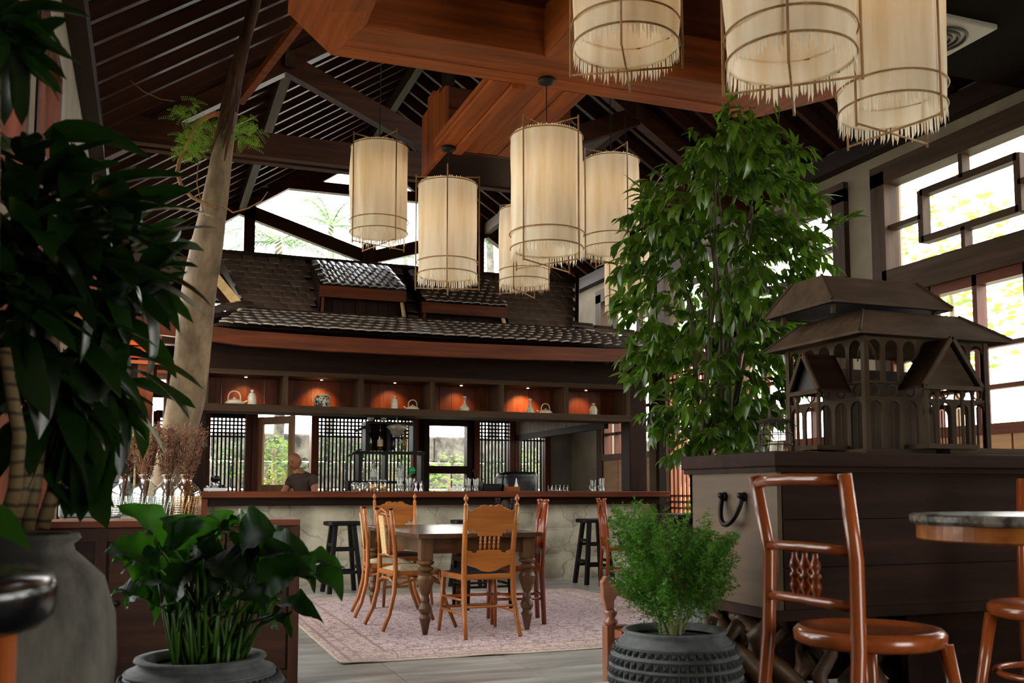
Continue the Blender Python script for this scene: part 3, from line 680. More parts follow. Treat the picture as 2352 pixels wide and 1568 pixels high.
# hips: left end cap tiles
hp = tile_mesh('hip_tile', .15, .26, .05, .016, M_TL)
for (a, b_) in ((Vector((1.0, 11.28, zbk+.01)), Vector((.30, 10.28, 2.80))), (Vector((5.0, 11.28, zbk+.01)), Vector((6.55, 10.28, 2.79)))):
    n = 7
    for i in range(n):
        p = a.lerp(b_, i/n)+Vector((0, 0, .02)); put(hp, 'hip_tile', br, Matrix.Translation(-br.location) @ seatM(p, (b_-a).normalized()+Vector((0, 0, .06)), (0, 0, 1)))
# side slopes of skirt
MB().add([(.28, 10.3, 2.76), (.98, 11.3, zbk-.03), (.98, 13.2, zbk-.03), (.28, 14.2, 2.76)], [(0, 1, 2, 3)]).ob('skirt_slope', M_TL, br, W=True)
MB().add([(6.56, 10.3, 2.76), (5.0, 11.3, zbk-.03), (5.0, 13.2, zbk-.03), (6.56, 14.2, 2.76)], [(3, 2, 1, 0)]).ob('skirt_slope', M_TL, br, W=True)
# eave rafters below
for x in [.5+.45*i for i in range(14)]: MB().beam((x, 10.3, 2.60), (x, 11.5, 2.86), .05, .07).ob('eave_rafter', W_DK['y'], br, W=True)
MB().bx(.1, 6.5, 11.35, 11.5, 2.70, 3.1).ob('bearing_beam', W_DK['x'], br, W=True)
# upper steep roof
up = E('upper_bar_roof', (3.1, 11.8, 3.1), label='steep shingled upper roof with two dormers above the bar', cat='roof')
A, B, Cc, D = (1.0, 11.30, 3.10), (5.0, 11.30, 3.10), (5.45, 12.3, 3.97), (.74, 12.3, 3.99)
A2, B2, C2, D2 = (1.0, 13.3, 3.10), (5.0, 13.3, 3.10), Cc, D
MB().add([A, B, Cc, D, A2, B2], [(0, 1, 2, 3), (5, 4, 3, 2), (0, 3, 4), (1, 5, 2)]).ob('roof_shell', W_DK['x'], up, W=True)
M_SH = mat('flat_shingle', (.25, .20, .165), (.42, .34, .28), 5, .6, .35, spec=.4, vary=.22, detail=6)
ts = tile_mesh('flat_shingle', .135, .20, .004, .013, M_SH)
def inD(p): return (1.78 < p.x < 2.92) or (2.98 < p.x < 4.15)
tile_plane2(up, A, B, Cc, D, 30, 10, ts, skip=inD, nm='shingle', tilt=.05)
MB().beam((.70, 12.3, 4.00), (5.5, 12.3, 3.98), .14, .04).ob('ridge_cap', W_DK['x'], up, W=True)
barge = wood('pale_barge_wood', (.62, .50, .33), (.78, .66, .46), 'x')
a_, b_ = onY(486, 625, 11.75), onY(566, 722, 11.27)
MB().beam(a_, b_, .04, .10, up=(1, 0, 1)).ob('barge_board', barge, up, W=True)
MB().beam(Vector(a_)+Vector((.05, .1, -.06)), Vector(b_)+Vector((.0, .1, -.1)), .06, .2, up=(1, 0, 1)).ob('barge_backing', W_DK['x'], up, W=True)
MB().beam((5.5, 12.25, 4.05), (5.05, 11.28, 3.12), .05, .12).ob('barge_board', W_DK['x'], up, W=True)
def dormer(x0, x1, ztop, zlow, par, first):
    yt, yl = 11.95, 11.22
    MB().add([(x0, yl, zlow-.02), (x1, yl, zlow-.02), (x1-.04, yt, ztop-.02), (x0+.0, yt, ztop-.02)], [(0, 1, 2, 3)]).ob('dormer_slope', W_DK['x'], par, W=True)
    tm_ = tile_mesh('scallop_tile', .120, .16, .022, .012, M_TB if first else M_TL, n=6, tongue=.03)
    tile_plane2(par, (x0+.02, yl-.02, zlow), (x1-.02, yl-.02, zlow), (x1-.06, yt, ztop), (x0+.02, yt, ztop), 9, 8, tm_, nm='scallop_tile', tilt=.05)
    MB().bx(x0-.01, x1+.01, yl-.0, yl+.04, zlow-.15, zlow-.02).ob('dormer_fascia', W_RD['x'], par, W=True)
    for x in (x0, x1-.02): MB().add([(x, yl+.04, zlow-.14), (x, yl+.04, zlow-.02), (x, yt, ztop-.02), (x, yt+.1, ztop-.1), (x, yl+.1, 3.1), (x+.02, yl+.04, zlow-.14), (x+.02, yl+.04, zlow-.02), (x+.02, yt, ztop-.02), (x+.02, yt+.1, ztop-.1), (x+.02, yl+.1, 3.1)],
        [(0, 1, 2, 3, 4), (9, 8, 7, 6, 5), (0, 5, 6, 1), (1, 6, 7, 2)]).ob('dormer_cheek', W_DK['y'], par, W=True)
    n = 7
    for k in range(n):
        a = x0+.03+(x1-x0-.06)*k/n; MB().bx(a+.003, a+(x1-x0-.06)/n-.003, yl+.16+R(0, .01), yl+.18, 3.08, zlow-.1).ob('dormer_board', W_DK['z'], par, W=True)
    MB().beam((x1-.03, yl+.05, zlow-.14), (x1+.02, yl+.10, 3.10), .03, .04).ob('dormer_prop', barge, par, W=True)
    MB().beam((x0+.03, yl+.05, zlow-.14), (x0+.03, yl+.10, 3.10), .03, .04).ob('dormer_prop', W_RD['z'], par, W=True)
dormer(1.80, 2.80, 3.88, 3.47, up, True)
dormer(3.02, 4.08, 3.86, 3.36, up, False)
# plank soffit of the right wing inside the bar
sf = E('plank_soffit', (5.9, 13.3, 2.0), label='hanging band of vertical grey planks right above the bar', cat='panel')
for i in range(22):
    y0 = 11.6+.16*i; MB().bx(5.60, 5.63+R(0, .008), y0+.003, y0+.157, 1.98, 2.33).ob('plank', wood('soffit_plank', (.40, .33, .24), (.56, .47, .36), 'z'), sf, W=True)
MB().bx(5.58, 5.64, 11.6, 15, 1.90, 1.99).ob('bottom_rail', W_DK['y'], sf, W=True)

# ---- left side: lamp, louvre
e = E('hanging_lamp', onY(372, 887, 12.38), label='small lit white paper lamp left of the leaning trunk', cat='lamp')
MB().bx(-.045, .045, -.045, .045, -.09, .075).ob('shade', glow('lamp_shade', (1, .93, .82), 5), e)
for sx_ in (-1, 1):
    for sy_ in (-1, 1): MB().bx(sx_*.048-.006, sx_*.048+.006, sy_*.048-.006, sy_*.048+.006, -.10, .085).ob('frame_post', W_DK['z'], e)
MB().bx(-.055, .055, -.055, .055, -.105, -.09).bx(-.055, .055, -.055, .055, .075, .15).ob('cap', W_DK['x'], e)
MB().bx(-.06, .06, .04, .075, -.02, .2).ob('bracket', W_OR['x'], e)
l = bpy.data.lights.new('lamp_light', 'POINT'); l.energy = 6; l.color = (1, .75, .45); l.shadow_soft_size = .06
o = bpy.data.objects.new('lamp_light', l); C.objects.link(o); o.parent = e; o.location = (0, -.12, 0)
e = E('louvred_panel', onY(345, 790, 12.35), label='orange slatted timber panel under the eaves at far left', cat='panel')
for x in (-.38, .1): MB().bx(x-.02, x+.03, -.02, .02, -.22, .18).ob('frame_post', W_OR['z'], e)
for z in (-.22, .18): MB().bx(-.4, .13, -.02, .02, z-.02, z+.02).ob('frame_rail', W_OR['x'], e)
for k in range(5): MB().bx(-.38, .1, -.01, .015, -.17+.075*k, -.115+.075*k).ob('slat', wood('bright_orange_wood', (.68, .22, .07), (.85, .33, .12), 'x'), e)
e = MB().bx(-.6, .45, 12.45, 12.6, 2.32, 2.62).ob('timber_beam', W_DK['x']); tag(e, 'thick dark beam across the left side below the eaves', 'beam')
e = MB().bx(-.6, -.12, 12.6, 12.75, 0, 2.4).ob('wall_left', M_PLG); tag(e, 'grey plaster stub wall behind the dracaena left of the trunk', kind='structure')
post(.14, .34, 12.5, 12.66, 2.5, 'dark red timber post just behind the leaning trunk', W_RD)
lattice(15, .12, .45, .9, 2.15, YB-.02, 'narrow lattice window left of the leaning trunk', n=6)
# ================================================================== BAR TOP THINGS (z = 1.08)
def bt(px, Y=11.3): p = onY(px, 1126, Y); return (p.x, Y, 1.081)
M_BLK = mat('black_gloss', (.03, .03, .035), (.07, .07, .08), 4, .25, .1)
M_STL = mat('steel', (.62, .63, .64), (.75, .75, .76), 30, .25, .02, metal=.9)
M_WHT = mat('white_glaze', (.80, .80, .78), (.88, .88, .86), 3, .3, 0)
# coffee grinder / scale
e = E('coffee_grinder', bt(494), label='small black and steel coffee grinder on the left bar end', cat='grinder')
MB().bx(-.12, .12, -.07, .07, 0, .035).ob('tray', M_WHT, e, bevel=.006)
MB().lathe([(.045, .035), (.045, .09), (.03, .1)], n=18).ob('body', M_STL, e, smooth=True)
MB().lathe([(.02, .1), (.05, .115), (.05, .15), (.045, .165), (0, .17)], n=18).ob('hopper', M_BLK, e, smooth=True)
MB().lathe([(.035, .035), (.035, .05), (.02, .07)], c=(.08, 0, 0), n=14).ob('knob', M_BLK, e, smooth=True)
MB().lathe([(.03, .035), (.03, .06)], c=(-.07, .0, 0), n=14).ob('dial', M_STL, e, smooth=True)
def ujar(px, r, h, label, fill, Y=11.3):
    e = E('storage_jar', bt(px, Y), label=label, cat='jar')
    MB().lathe([(r*.95, .0), (r, .008), (r, h*.78), (r*.82, h*.88)], n=18, caps=False).ob('glass', GLS, e, smooth=True)
    MB().lathe([(r*.9, .004), (r*.92, h*.6), (0, h*.62)], n=14).ob('contents', fill, e, smooth=True)
    MB().lathe([(r*.86, h*.88), (r*.9, h*.9), (r*.9, h), (0, h+.004)], n=18).ob('lid', M_STL, e, smooth=True)
F1 = mat('dried_tea', (.38, .34, .24), (.6, .56, .42), 60, .9, .5); F2 = mat('dried_orange', (.62, .33, .10), (.86, .66, .36), 32, .8, .5, ramp=(.42, .58)); F3 = mat('crackers', (.6, .5, .34), (.8, .72, .55), 40, .9, .5)
ujar(816, .05, .10, 'squat glass jar of pale tea at left of the jar row on the bar', F1)
ujar(835, .04, .10, 'second squat glass jar, just right of the pale tea jar', F1)
ujar(855, .055, .135, 'glass jar of dried orange slices, left of two on bar', F2)
ujar(878, .055, .135, 'glass jar of dried orange slices, right of two on bar', F2, 11.33)
def cups(px, n, label, h=.14, Y=11.3, m=None):
    e = E('utensil_cup', bt(px, Y), label=label, cat='cup')
    MB().lathe([(.038, 0), (.045, .07), (.043, .07), (.036, .004)], n=16, caps=False).ob('cup', GLS, e, smooth=True)
    for k in range(n):
        a = 2*PI*k/n; MB().beam((.02*math.cos(a), .02*math.sin(a), .005), (.035*math.cos(a), .03*math.sin(a), h+.015*math.sin(k*3)), .012, .004).ob('straw', m or M_WHT, e)
cups(918, 5, 'glass of white paper straws left of the steel tumblers', .16)
cups(938, 6, 'glass of white straws under the green vase', .15)
cups(1075, 7, 'glass packed with white napkin rolls in front of clear window', .15)
cups(1093, 6, 'second glass of white napkin rolls beside the pestle pot', .15)
cups(1362, 3, 'dark pot of white cutlery left, near the right bar end', .14)
cups(1382, 4, 'dark pot of white cutlery right, near the right bar end', .16)
for px, lb in ((955, 'hourglass steel jigger left of the rack foot'), (966, 'hourglass steel jigger right of its twin')):
    e = MB().lathe([(.026, 0), (.008, .055), (.030, .12), (.027, .12), (.004, .056)], n=16, caps=False).ob('jigger', M_STL, smooth=True); e.location = bt(px, 11.25); tag(e, lb, 'jigger')
for px, lb in ((1043, 'folded white paper cone with blue tip, left'), (1056, 'folded white paper cone with blue tip, right')):
    e = E('paper_cone', bt(px, 11.25), label=lb+' of the pair on the bar', cat='paper')
    MB().lathe([(.035, 0), (.02, .07), (.006, .115)], n=10).ob('paper', M_WHT, e); MB().lathe([(.022, .068), (.012, .09), (.0, .091)], n=10).ob('blue_tip', mat('blue_print', (.12, .22, .5), rough=.6), e)
e = E('mortar', bt(1103, 11.35), label='grey mortar with long dark pestles leaning left', cat='mortar')
MB().lathe([(.04, 0), (.06, .05), (.05, .10), (.035, .12)], n=16).ob('pot', mat('grey_clay', (.25, .24, .22), (.36, .34, .31), 20, .8, .3), e, smooth=True)
for a, h in ((-.09, .26), (-.06, .2), (.03, .15), (-.12, .14)): MB().tube([(0, 0, .09), (a, 0, h)], [.008, .011], 6).ob('pestle', W_DK['z'], e, smooth=True)
e = MB().bx(-.11, .11, -.08, .08, 0, .09).ob('drip_tray', M_BLK, bevel=.01); e.location = bt(1128, 11.32); tag(e, 'low black box left of the covered machine', 'box')
# covered machine
e = E('covered_machine', bt(1188, 11.42), label='bulky bar machine under a glossy black plastic cover', cat='machine')
v = []; f = []; NU, NV = 22, 9
for j in range(NV):
    t = j/(NV-1); z = .235*math.sin(t*PI/2)**.8 if j < NV-1 else .24
    rr = 1-.25*t**3 if j < NV-1 else .12
    for i in range(NU):
        a = 2*PI*i/NU; ca, sa = math.cos(a), math.sin(a); k = .9+.12*noise.noise(Vector((ca*2, sa*2, t*4)))
        v.append((.29*rr*k*abs(ca)**.6*(1 if ca > 0 else -1), .2*rr*k*abs(sa)**.6*(1 if sa > 0 else -1), z+.012*noise.noise(Vector((ca*3, sa*3, t*6)))*(j > 0)))
for j in range(NV-1):
    for i in range(NU): f.append((j*NU+i, j*NU+(i+1) % NU, (j+1)*NU+(i+1) % NU, (j+1)*NU+i))
f.append(tuple(range((NV-1)*NU, NV*NU)))
MB().add(v, f).ob('plastic_cover', mat('black_plastic_sheet', (.02, .022, .03), (.04, .045, .06), 9, .32, .5, spec=.5), e, smooth=True)
MB().bx(-.2, .2, -.14, .14, 0, .1).ob('machine_body', M_BLK, e)
e = E('napkin_box', bt(1176, 11.15), label='open orange wooden tray box in front of the covered machine', cat='box')
for y in (-.05, .05): MB().bx(-.08, .08, y-.005, y+.005, 0, .055).ob('long_side', W_OR['x'], e)
for x in (-.08, .08): MB().bx(x-.005, x+.005, -.05, .05, 0, .055).ob('end_side', W_OR['y'], e)
MB().bx(-.08, .08, -.05, .05, 0, .008).ob('base', W_OR['x'], e)
e = MB().lathe([(.022, 0), (.024, .06), (.012, .09), (.01, .12), (.004, .15), (0, .151)], n=14).ob('squeeze_bottle', M_WHT, smooth=True); e.location = (bt(1176)[0], 11.15, 1.09); tag(e, 'white squeeze bottle standing in the orange tray box', 'bottle')
for k in range(5):
    e = E('drinking_glass', bt(1264+9*k, 11.28+.04*(k % 2)), label=None, cat='glass', group='upturned glasses right of the covered machine')
    e['label'] = '%s of five small upturned glasses on the bar right of the covered machine' % ('leftmost', 'second', 'middle', 'fourth', 'rightmost')[k]
    MB().lathe([(.03, 0), (.026, .075), (0, .078)], n=14, caps=False).ob('bowl', GLS, e, smooth=True)
    MB().ring((0, 0, .004), .03, .003, 14, 5).ob('rim', M_STL, e)
# bottle rack shaped like a stepped gable
RY = 11.62
def rk(px, py): return onY(px, py, RY)
e = E('bottle_rack', (rk(900, 1100).x, RY, 1.08), label='dark stepped wooden bottle rack standing on the bar', cat='rack')
BKM = W_BK
for (xa, xb, y) in ((836, 950, 968), (818, 972, 1036), (795, 978, 1104)):
    a, b_ = rk(xa, y), rk(xb, y); MB().bx(a.x, b_.x, RY-.11, RY+.11, a.z-.03, a.z).ob('shelf_board', BKM['x'], e, W=True)
for (x, y0, y1) in ((840, 968, 1036), (948, 968, 1036), (824, 1036, 1104), (966, 1036, 1104), (800, 1104, 1127), (972, 1104, 1127), (890, 968, 1036), (884, 1036, 1104)):
    a, b_ = rk(x, y0), rk(x, y1); MB().bx(a.x-.02, a.x+.02, RY-.1, RY+.1, b_.z, a.z).ob('upright', BKM['z'], e, W=True)
a, b_ = rk(858, 966), rk(820, 990); MB().beam(a, b_, .18, .02).ob('slant_board', BKM['x'], e, W=True)
a, b_ = rk(826, 1032), rk(802, 1046); MB().beam(a, b_, .18, .02).ob('slant_board', BKM['x'], e, W=True)
MB().bx(rk(842, 1000).x, rk(888, 1000).x, RY+.09, RY+.11, rk(850, 1034).z, rk(850, 970).z).ob('back_panel', BKM['x'], e, W=True)
def bottle(px, py, h, m, label, r=.032, lab=None):
    p = rk(px, py); e = E('bottle', (p.x, RY-.03, p.z+.001), label=label, cat='bottle')
    MB().lathe([(r*.9, 0), (r, .006), (r, h*.52), (r*.75, h*.62), (r*.36, h*.74), (r*.34, h*.95), (r*.42, h*.955), (r*.42, h)], n=14).ob('glass', m, e, smooth=True)
    if lab: MB().lathe([(r+.001, h*.15), (r+.001, h*.42)], n=14, caps=False).ob('paper_label', lab, e, smooth=True)
G_GR = mat('green_bottle', (.03, .10, .05), (.05, .15, .07), 3, .08, 0, spec=.9); G_BR = mat('brown_bottle', (.10, .05, .02), (.16, .08, .03), 3, .08, 0, spec=.9); G_CL = mat('clear_bottle', (.45, .47, .44), (.55, .57, .54), 3, .08, 0, spec=.9)
LBL = mat('paper_label', (.55, .50, .38), (.68, .63, .5), 8, .7, 0); LW = mat('white_label', (.7, .7, .68), rough=.7)
bottle(847, 1034, .29, G_GR, 'green bottle at left on the upper rack shelf', .036)
bottle(872, 1034, .30, G_BR, 'brown bottle with pale label in middle of upper rack shelf', .036, LBL)
bottle(899, 1034, .22, mat('violet_bottle', (.10, .08, .16), rough=.1), 'dark violet bottle on upper rack shelf right of the divider')
bottle(927, 1034, .24, mat('amber_bottle', (.35, .26, .08), rough=.1), 'amber bottle at right on the upper rack shelf', .030)
bottle(828, 1102, .21, G_CL, 'clear bottle with gold label at left on lower rack shelf', .036, LBL)
bottle(857, 1102, .24, G_CL, 'square clear bottle with white label on lower rack shelf', .040, LW)
bottle(918, 1102, .25, G_CL, 'clear bottle with white label at right on lower rack shelf', .036, LW)
e = E('ornament_pot', Vector((rk(851, 967).x, RY, rk(851, 967).z+.001)), label='small white pot with black squiggle on top of the rack, left', cat='ornament')
MB().lathe([(.03, 0), (.04, .02), (.038, .05), (.03, .06)], n=16).ob('pot', M_WHT, e, smooth=True)
MB().tube([(-.02, -.041, .045), (.015, -.043, .04), (-.015, -.043, .028), (.018, -.043, .018)], .004, 5).ob('squiggle', M_BLK, e)
e = E('ornament_pot', Vector((rk(881, 967).x, RY, rk(881, 967).z+.001)), label='small white lidded pot with dark band on top of the rack, right', cat='ornament')
MB().lathe([(.03, 0), (.04, .02), (.03, .04), (.02, .055), (0, .06)], n=16).ob('pot', M_WHT, e, smooth=True); MB().ring((0, 0, .02), .039, .004, 16, 5).ob('band', M_BLK, e)
e = E('glass_vase', bt(946, 11.4), label='tall clear vase with green ball stopper on the bar', cat='vase')
MB().lathe([(.03, 0), (.035, .1), (.05, .2), (.048, .2), (.03, .1)], n=16, caps=False).ob('vase', GLS, e, smooth=True)
MB().lathe([(0, .20), (.035, .22), (.04, .25), (.03, .28), (0, .29)], n=14).ob('green_ball', mat('green_glass', (.05, .40, .2), (.1, .55, .3), 9, .15, .1), e, smooth=True)
e = E('hanging_glass_bowl', onY(912, 990, 11.36), label='clear round glass bowl hanging over the rack right side', cat='bowl')
MB().lathe([(.03, -.07), (.07, -.03), (.085, .01), (.13, .05), (.08, .075), (.02, .09), (0, .09)], n=22).ob('bowl', mat('smoked_glass', (.35, .33, .28), (.5, .47, .4), 20, .15, .2), e, smooth=True)
MB().tube([(0, 0, .09), (0, 0, 1.966-e.location.z)], .004, 6).ob('cord', M_BLK, e)
# small things by the left post
e = E('wall_clamp', onY(447, 1020, 11.58), label='dark wall bracket with small pale bulbs left of the bar', cat='bracket')
MB().bx(-.02, .14, -.03, .03, -.03, .03).ob('arm', M_BLK, e); MB().lathe([(.02, -.05), (.035, -.02), (.03, .02), (.01, .05)], n=12).ob('bulb', M_WHT, e, smooth=True)

# ================================================================== MAN behind the bar
def skin_body(name, verts, edges, radii, m, parent, lv=2, root=0):
    me = bpy.data.meshes.new(name); me.from_pydata(verts, edges, []); me.materials.append(m)
    o = bpy.data.objects.new(name, me); C.objects.link(o); o.parent = parent
    s = o.modifiers.new('skin', 'SKIN'); s.use_smooth_shade = True
    for i, r_ in enumerate(radii):
        sv = me.skin_vertices[0].data[i]; sv.radius = r_ if isinstance(r_, tuple) else (r_, r_); sv.use_root = (i == root)
    u = o.modifiers.new('sub', 'SUBSURF'); u.levels = lv; u.render_levels = lv
    return o
SK = mat('skin', (.66, .42, .31), (.76, .52, .40), 8, .5, .05)
SHT = mat('dark_shirt', (.24, .185, .16), (.34, .27, .24), 12, .85, .3)
TRS = mat('dark_trousers', (.07, .07, .08), (.11, .11, .12), 12, .9, .2)
hp_ = onY(678, 1078, 13.2)
man = E('person', (hp_.x+.09, 13.2, 0), rz=-.75, label='bald man in dark t-shirt leaning by the open door behind the bar', cat='person')
# figure leans to photo left (-x); built in local axes, x right, y away
V = [(.06, 0, .86), (.07, 0, 1.0), (.05, 0, 1.14), (.02, 0, 1.27), (-.03, -.01, 1.335), (-.055, -.02, 1.39)]
Ed = [(0, 1), (1, 2), (2, 3), (3, 4), (4, 5)]; Rr = [(.15, .11), (.145, .10), (.16, .11), (.13, .09), .058, .055]
def limb(start, pts, rs):
    prev = start
    for p, r_ in zip(pts, rs): V.append(p); Rr.append(r_); Ed.append((prev, len(V)-1)); prev = len(V)-1
    return prev
shz = 1.255
aR = limb(3, [(.19, -.02, shz-.02), (.25, -.06, 1.08), (.20, -.16, .93), (.08, -.30, .93)], [.06, .048, .042, .032])
aL = limb(3, [(-.14, -.04, shz-.03), (-.18, -.14, 1.06), (-.18, -.28, .93), (-.16, -.38, .94)], [.06, .048, .040, .032])
lR = limb(0, [(.15, 0, .80), (.16, -.02, .47), (.16, .03, .09), (.16, -.10, .03)], [.085, .058, .042, .035])
lL = limb(0, [(-.03, 0, .80), (-.04, -.04, .47), (-.05, .0, .09), (-.05, -.13, .03)], [.085, .058, .042, .035])
for wr_, dx in ((aR, -.4), (aL, 0)):
    wx, wy, wz = V[wr_]; pm = limb(wr_, [(wx-.02+dx*.05, wy-.07, wz)], [.03])
    px_, py_, pz_ = V[pm]
    for k, (ox, L) in enumerate(((-.03, .06), (-.01, .07), (.01, .065), (.03, .05))):
        limb(pm, [(px_+ox, py_-.03, pz_), (px_+ox, py_-.03-L*.6, pz_-.01), (px_+ox, py_-.03-L, pz_-.03)], [.009, .008, .007])
    limb(pm, [(px_-.035, py_+.02, pz_), (px_-.055, py_-.01, pz_-.01)], [.010, .009])
skin_body('body', V, Ed, Rr, SK, man)
# head as shaped lattice sphere with face
hv = []; hf = []; NU, NV = 24, 18
for j in range(NV+1):
    th = PI*j/NV; z = math.cos(th)
    for i in range(NU):
        a = 2*PI*i/NU; x, y = math.sin(th)*math.cos(a), math.sin(th)*math.sin(a)
        X, Y_, Z = x*.076, y*.095, z*.118
        if z < 0: X *= 1-.32*(-z)**1.5; Y_ *= 1-.12*(-z)
        fr = max(0, -y)                     # face looks along -y
        Y_ -= .014*fr*math.exp(-((z+.12)/.16)**2)*math.exp(-(x/.18)**2)*2.0      # nose
        Y_ += .010*fr*(math.exp(-((z-.08)/.12)**2))*(math.exp(-((abs(x)-.38)/.2)**2))  # sockets
        Y_ -= .006*fr*math.exp(-((z+.5)/.1)**2)*math.exp(-(x/.3)**2)
        hv.append((X, Y_, Z))
for j in range(NV):
    for i in range(NU): hf.append((j*NU+i, (j+1)*NU+i, (j+1)*NU+(i+1) % NU, j*NU+(i+1) % NU))
hb = MB().add(hv, hf)
MH = Matrix.Translation((-.085, -.04, 1.47)) @ Matrix.Rotation(math.radians(-8), 4, 'Z') @ Matrix.Rotation(math.radians(14), 4, 'X')
hb.xf(MH).ob('head', SK, man, smooth=True)
for s in (-1, 1):
    MB().ring((0, 0, 0), .02, .008, 12, 6, 'x').xf(MH @ Matrix.Translation((s*.077, .01, -.005)) @ Matrix.Diagonal((1, 1, 1.5, 1))).ob('ear', SK, man, smooth=True)
    MB().lathe([(0, -.010), (.010, 0), (0, .010)], n=8).xf(MH @ Matrix.Translation((s*.029, -.082, .006))).ob('eye', M_BLK, man, smooth=True)
    MB().beam((s*.012, -.088, .026), (s*.046, -.078, .026), .007, .006).xf(MH).ob('eyebrow', mat('grey_hair', (.25, .23, .21), rough=.9), man)
MB().beam((-.022, -.086, -.052), (.022, -.086, -.052), .006, .006).xf(MH).ob('mouth', mat('lips', (.36, .16, .13), rough=.6), man)
# shirt and trousers
Vs = [(.06, 0, .84), (.07, 0, 1.0), (.05, 0, 1.14), (.02, 0, 1.27), (-.025, -.01, 1.315), (.19, -.02, 1.235), (.235, -.055, 1.12), (-.14, -.04, 1.225), (-.17, -.11, 1.11)]
skin_body('t_shirt', Vs, [(0, 1), (1, 2), (2, 3), (3, 4), (3, 5), (5, 6), (3, 7), (7, 8)], [(.17, .13), (.165, .12), (.18, .13), (.145, .105), .066, .075, .068, .075, .068], SHT, man)
skin_body('trousers', [(.06, 0, .88), (.15, 0, .78), (.16, -.02, .47), (.16, .03, .12), (-.03, 0, .78), (-.04, -.04, .47), (-.05, 0, .12)], [(0, 1), (1, 2), (2, 3), (0, 4), (4, 5), (5, 6)], [(.165, .125), .10, .075, .06, .10, .075, .06], TRS, man)
# ================================================================== RUG, TABLE, CHAIRS, STOOLS
def rugmat():
    m, n, l, b = _base('rug_pile')
    t = n.new('ShaderNodeTexCoord'); sp = n.new('ShaderNodeSeparateXYZ'); l.new(t.outputs['Object'], sp.inputs[0])
    def math_(op, a, b_=None, v=None):
        q = n.new('ShaderNodeMath'); q.operation = op
        if hasattr(a, 'links'): l.new(a, q.inputs[0])
        else: q.inputs[0].default_value = a
        if b_ is not None:
            if hasattr(b_, 'links'): l.new(b_, q.inputs[1])
            else: q.inputs[1].default_value = b_
        return q.outputs[0]
    ax = math_('ABSOLUTE', sp.outputs[0]); ay = math_('ABSOLUTE', sp.outputs[1])
    ex = math_('SUBTRACT', RUGW/2, ax); ey = math_('SUBTRACT', RUGL/2, ay); ed = math_('MINIMUM', ex, ey)   # distance to edge
    r = n.new('ShaderNodeValToRGB'); l.new(ed, r.inputs[0]); cr = r.color_ramp; cr.interpolation = 'CONSTANT'
    cols = [(0, (.80, .70, .61)), (.05, (.60, .44, .40)), (.075, (.78, .68, .60)), (.14, (.64, .49, .45)), (.16, (.80, .70, .63)), (.34, (.60, .45, .43)), (.37, (.82, .73, .67)), (.42, (.80, .70, .68))]
    cr.elements[0].position, cr.elements[0].color = 0, lin(cols[0][1]); cr.elements[1].position, cr.elements[1].color = cols[1][0], lin(cols[1][1])
    for p, c in cols[2:]: e = cr.elements.new(p); e.color = lin(c)
    v = n.new('ShaderNodeTexVoronoi'); v.inputs['Scale'].default_value = 12; v.feature = 'DISTANCE_TO_EDGE'
    nz = n.new('ShaderNodeTexNoise'); nz.inputs['Scale'].default_value = 14; nz.inputs['Detail'].default_value = 3
    mv = n.new('ShaderNodeMixRGB'); mv.inputs[0].default_value = .2; l.new(t.outputs['Object'], mv.inputs[1]); l.new(nz.outputs['Color'], mv.inputs[2]); l.new(mv.outputs[0], v.inputs['Vector'])
    w_ = n.new('ShaderNodeTexWave'); w_.inputs['Scale'].default_value = 7; w_.inputs['Distortion'].default_value = 22; w_.inputs['Detail'].default_value = 2; w_.inputs['Detail Scale'].default_value = 2.2; l.new(t.outputs['Object'], w_.inputs['Vector'])
    lt = math_('LESS_THAN', v.outputs[0], .06); l2 = math_('GREATER_THAN', w_.outputs['Fac'], .80)
    mxm = math_('MAXIMUM', lt, l2)
    ds = n.new('ShaderNodeMixRGB'); l.new(math_('MULTIPLY', mxm, .85), ds.inputs[0]); l.new(r.outputs[0], ds.inputs[1]); ds.inputs[2].default_value = lin((.46, .36, .37))
    n2 = n.new('ShaderNodeTexNoise'); n2.inputs['Scale'].default_value = 1.6; l.new(t.outputs['Object'], n2.inputs['Vector'])
    d2 = n.new('ShaderNodeMixRGB'); d2.blend_type = 'MIX'; l.new(math_('MULTIPLY', n2.outputs[0], .45), d2.inputs[0]); l.new(ds.outputs[0], d2.inputs[1]); d2.inputs[2].default_value = lin((.72, .64, .64))
    l.new(d2.outputs[0], b.inputs['Base Color']); b.inputs['Roughness'].default_value = .95
    bp = n.new('ShaderNodeBump'); bp.inputs['Strength'].default_value = .4; n3 = n.new('ShaderNodeTexNoise'); n3.inputs['Scale'].default_value = 260; l.new(t.outputs['Object'], n3.inputs['Vector'])
    l.new(n3.outputs[0], bp.inputs['Height']); bp.inputs['Distance'].default_value = .004; l.new(bp.outputs[0], b.inputs['Normal'])
    return m
RUGW, RUGL = 3.3, 3.9
rug = E('rug', (1.17+RUGW/2, 6.22+RUGL/2, 0), rz=0, label='faded pink and beige oriental rug under the dining table', cat='rug')
nx, ny = 44, 52; v = []; f = []
for j in range(ny+1):
    for i in range(nx+1):
        x = (i/nx-.5)*RUGW; y = (j/ny-.5)*RUGL
        z = .008+(.014*max(0, noise.noise(Vector((x*2.2, 3, 0))))*math.exp(-((y+RUGL/2)/.12)**2))
        v.append((x, y+.02*noise.noise(Vector((x, y, 2))), z))
for j in range(ny):
    for i in range(nx): a = j*(nx+1)+i; f.append((a, a+1, a+nx+2, a+nx+1))
MB().add(v, f).ob('pile', rugmat(), rug, smooth=True)
bm_ = mat('rug_binding', (.74, .68, .60), (.80, .74, .66), 30, .9, .2)
edge = [v[i] for i in range(nx+1)]; MB().tube([(p[0], p[1]-.004, p[2]-.002) for p in edge], .006, 5).ob('binding', bm_, rug)
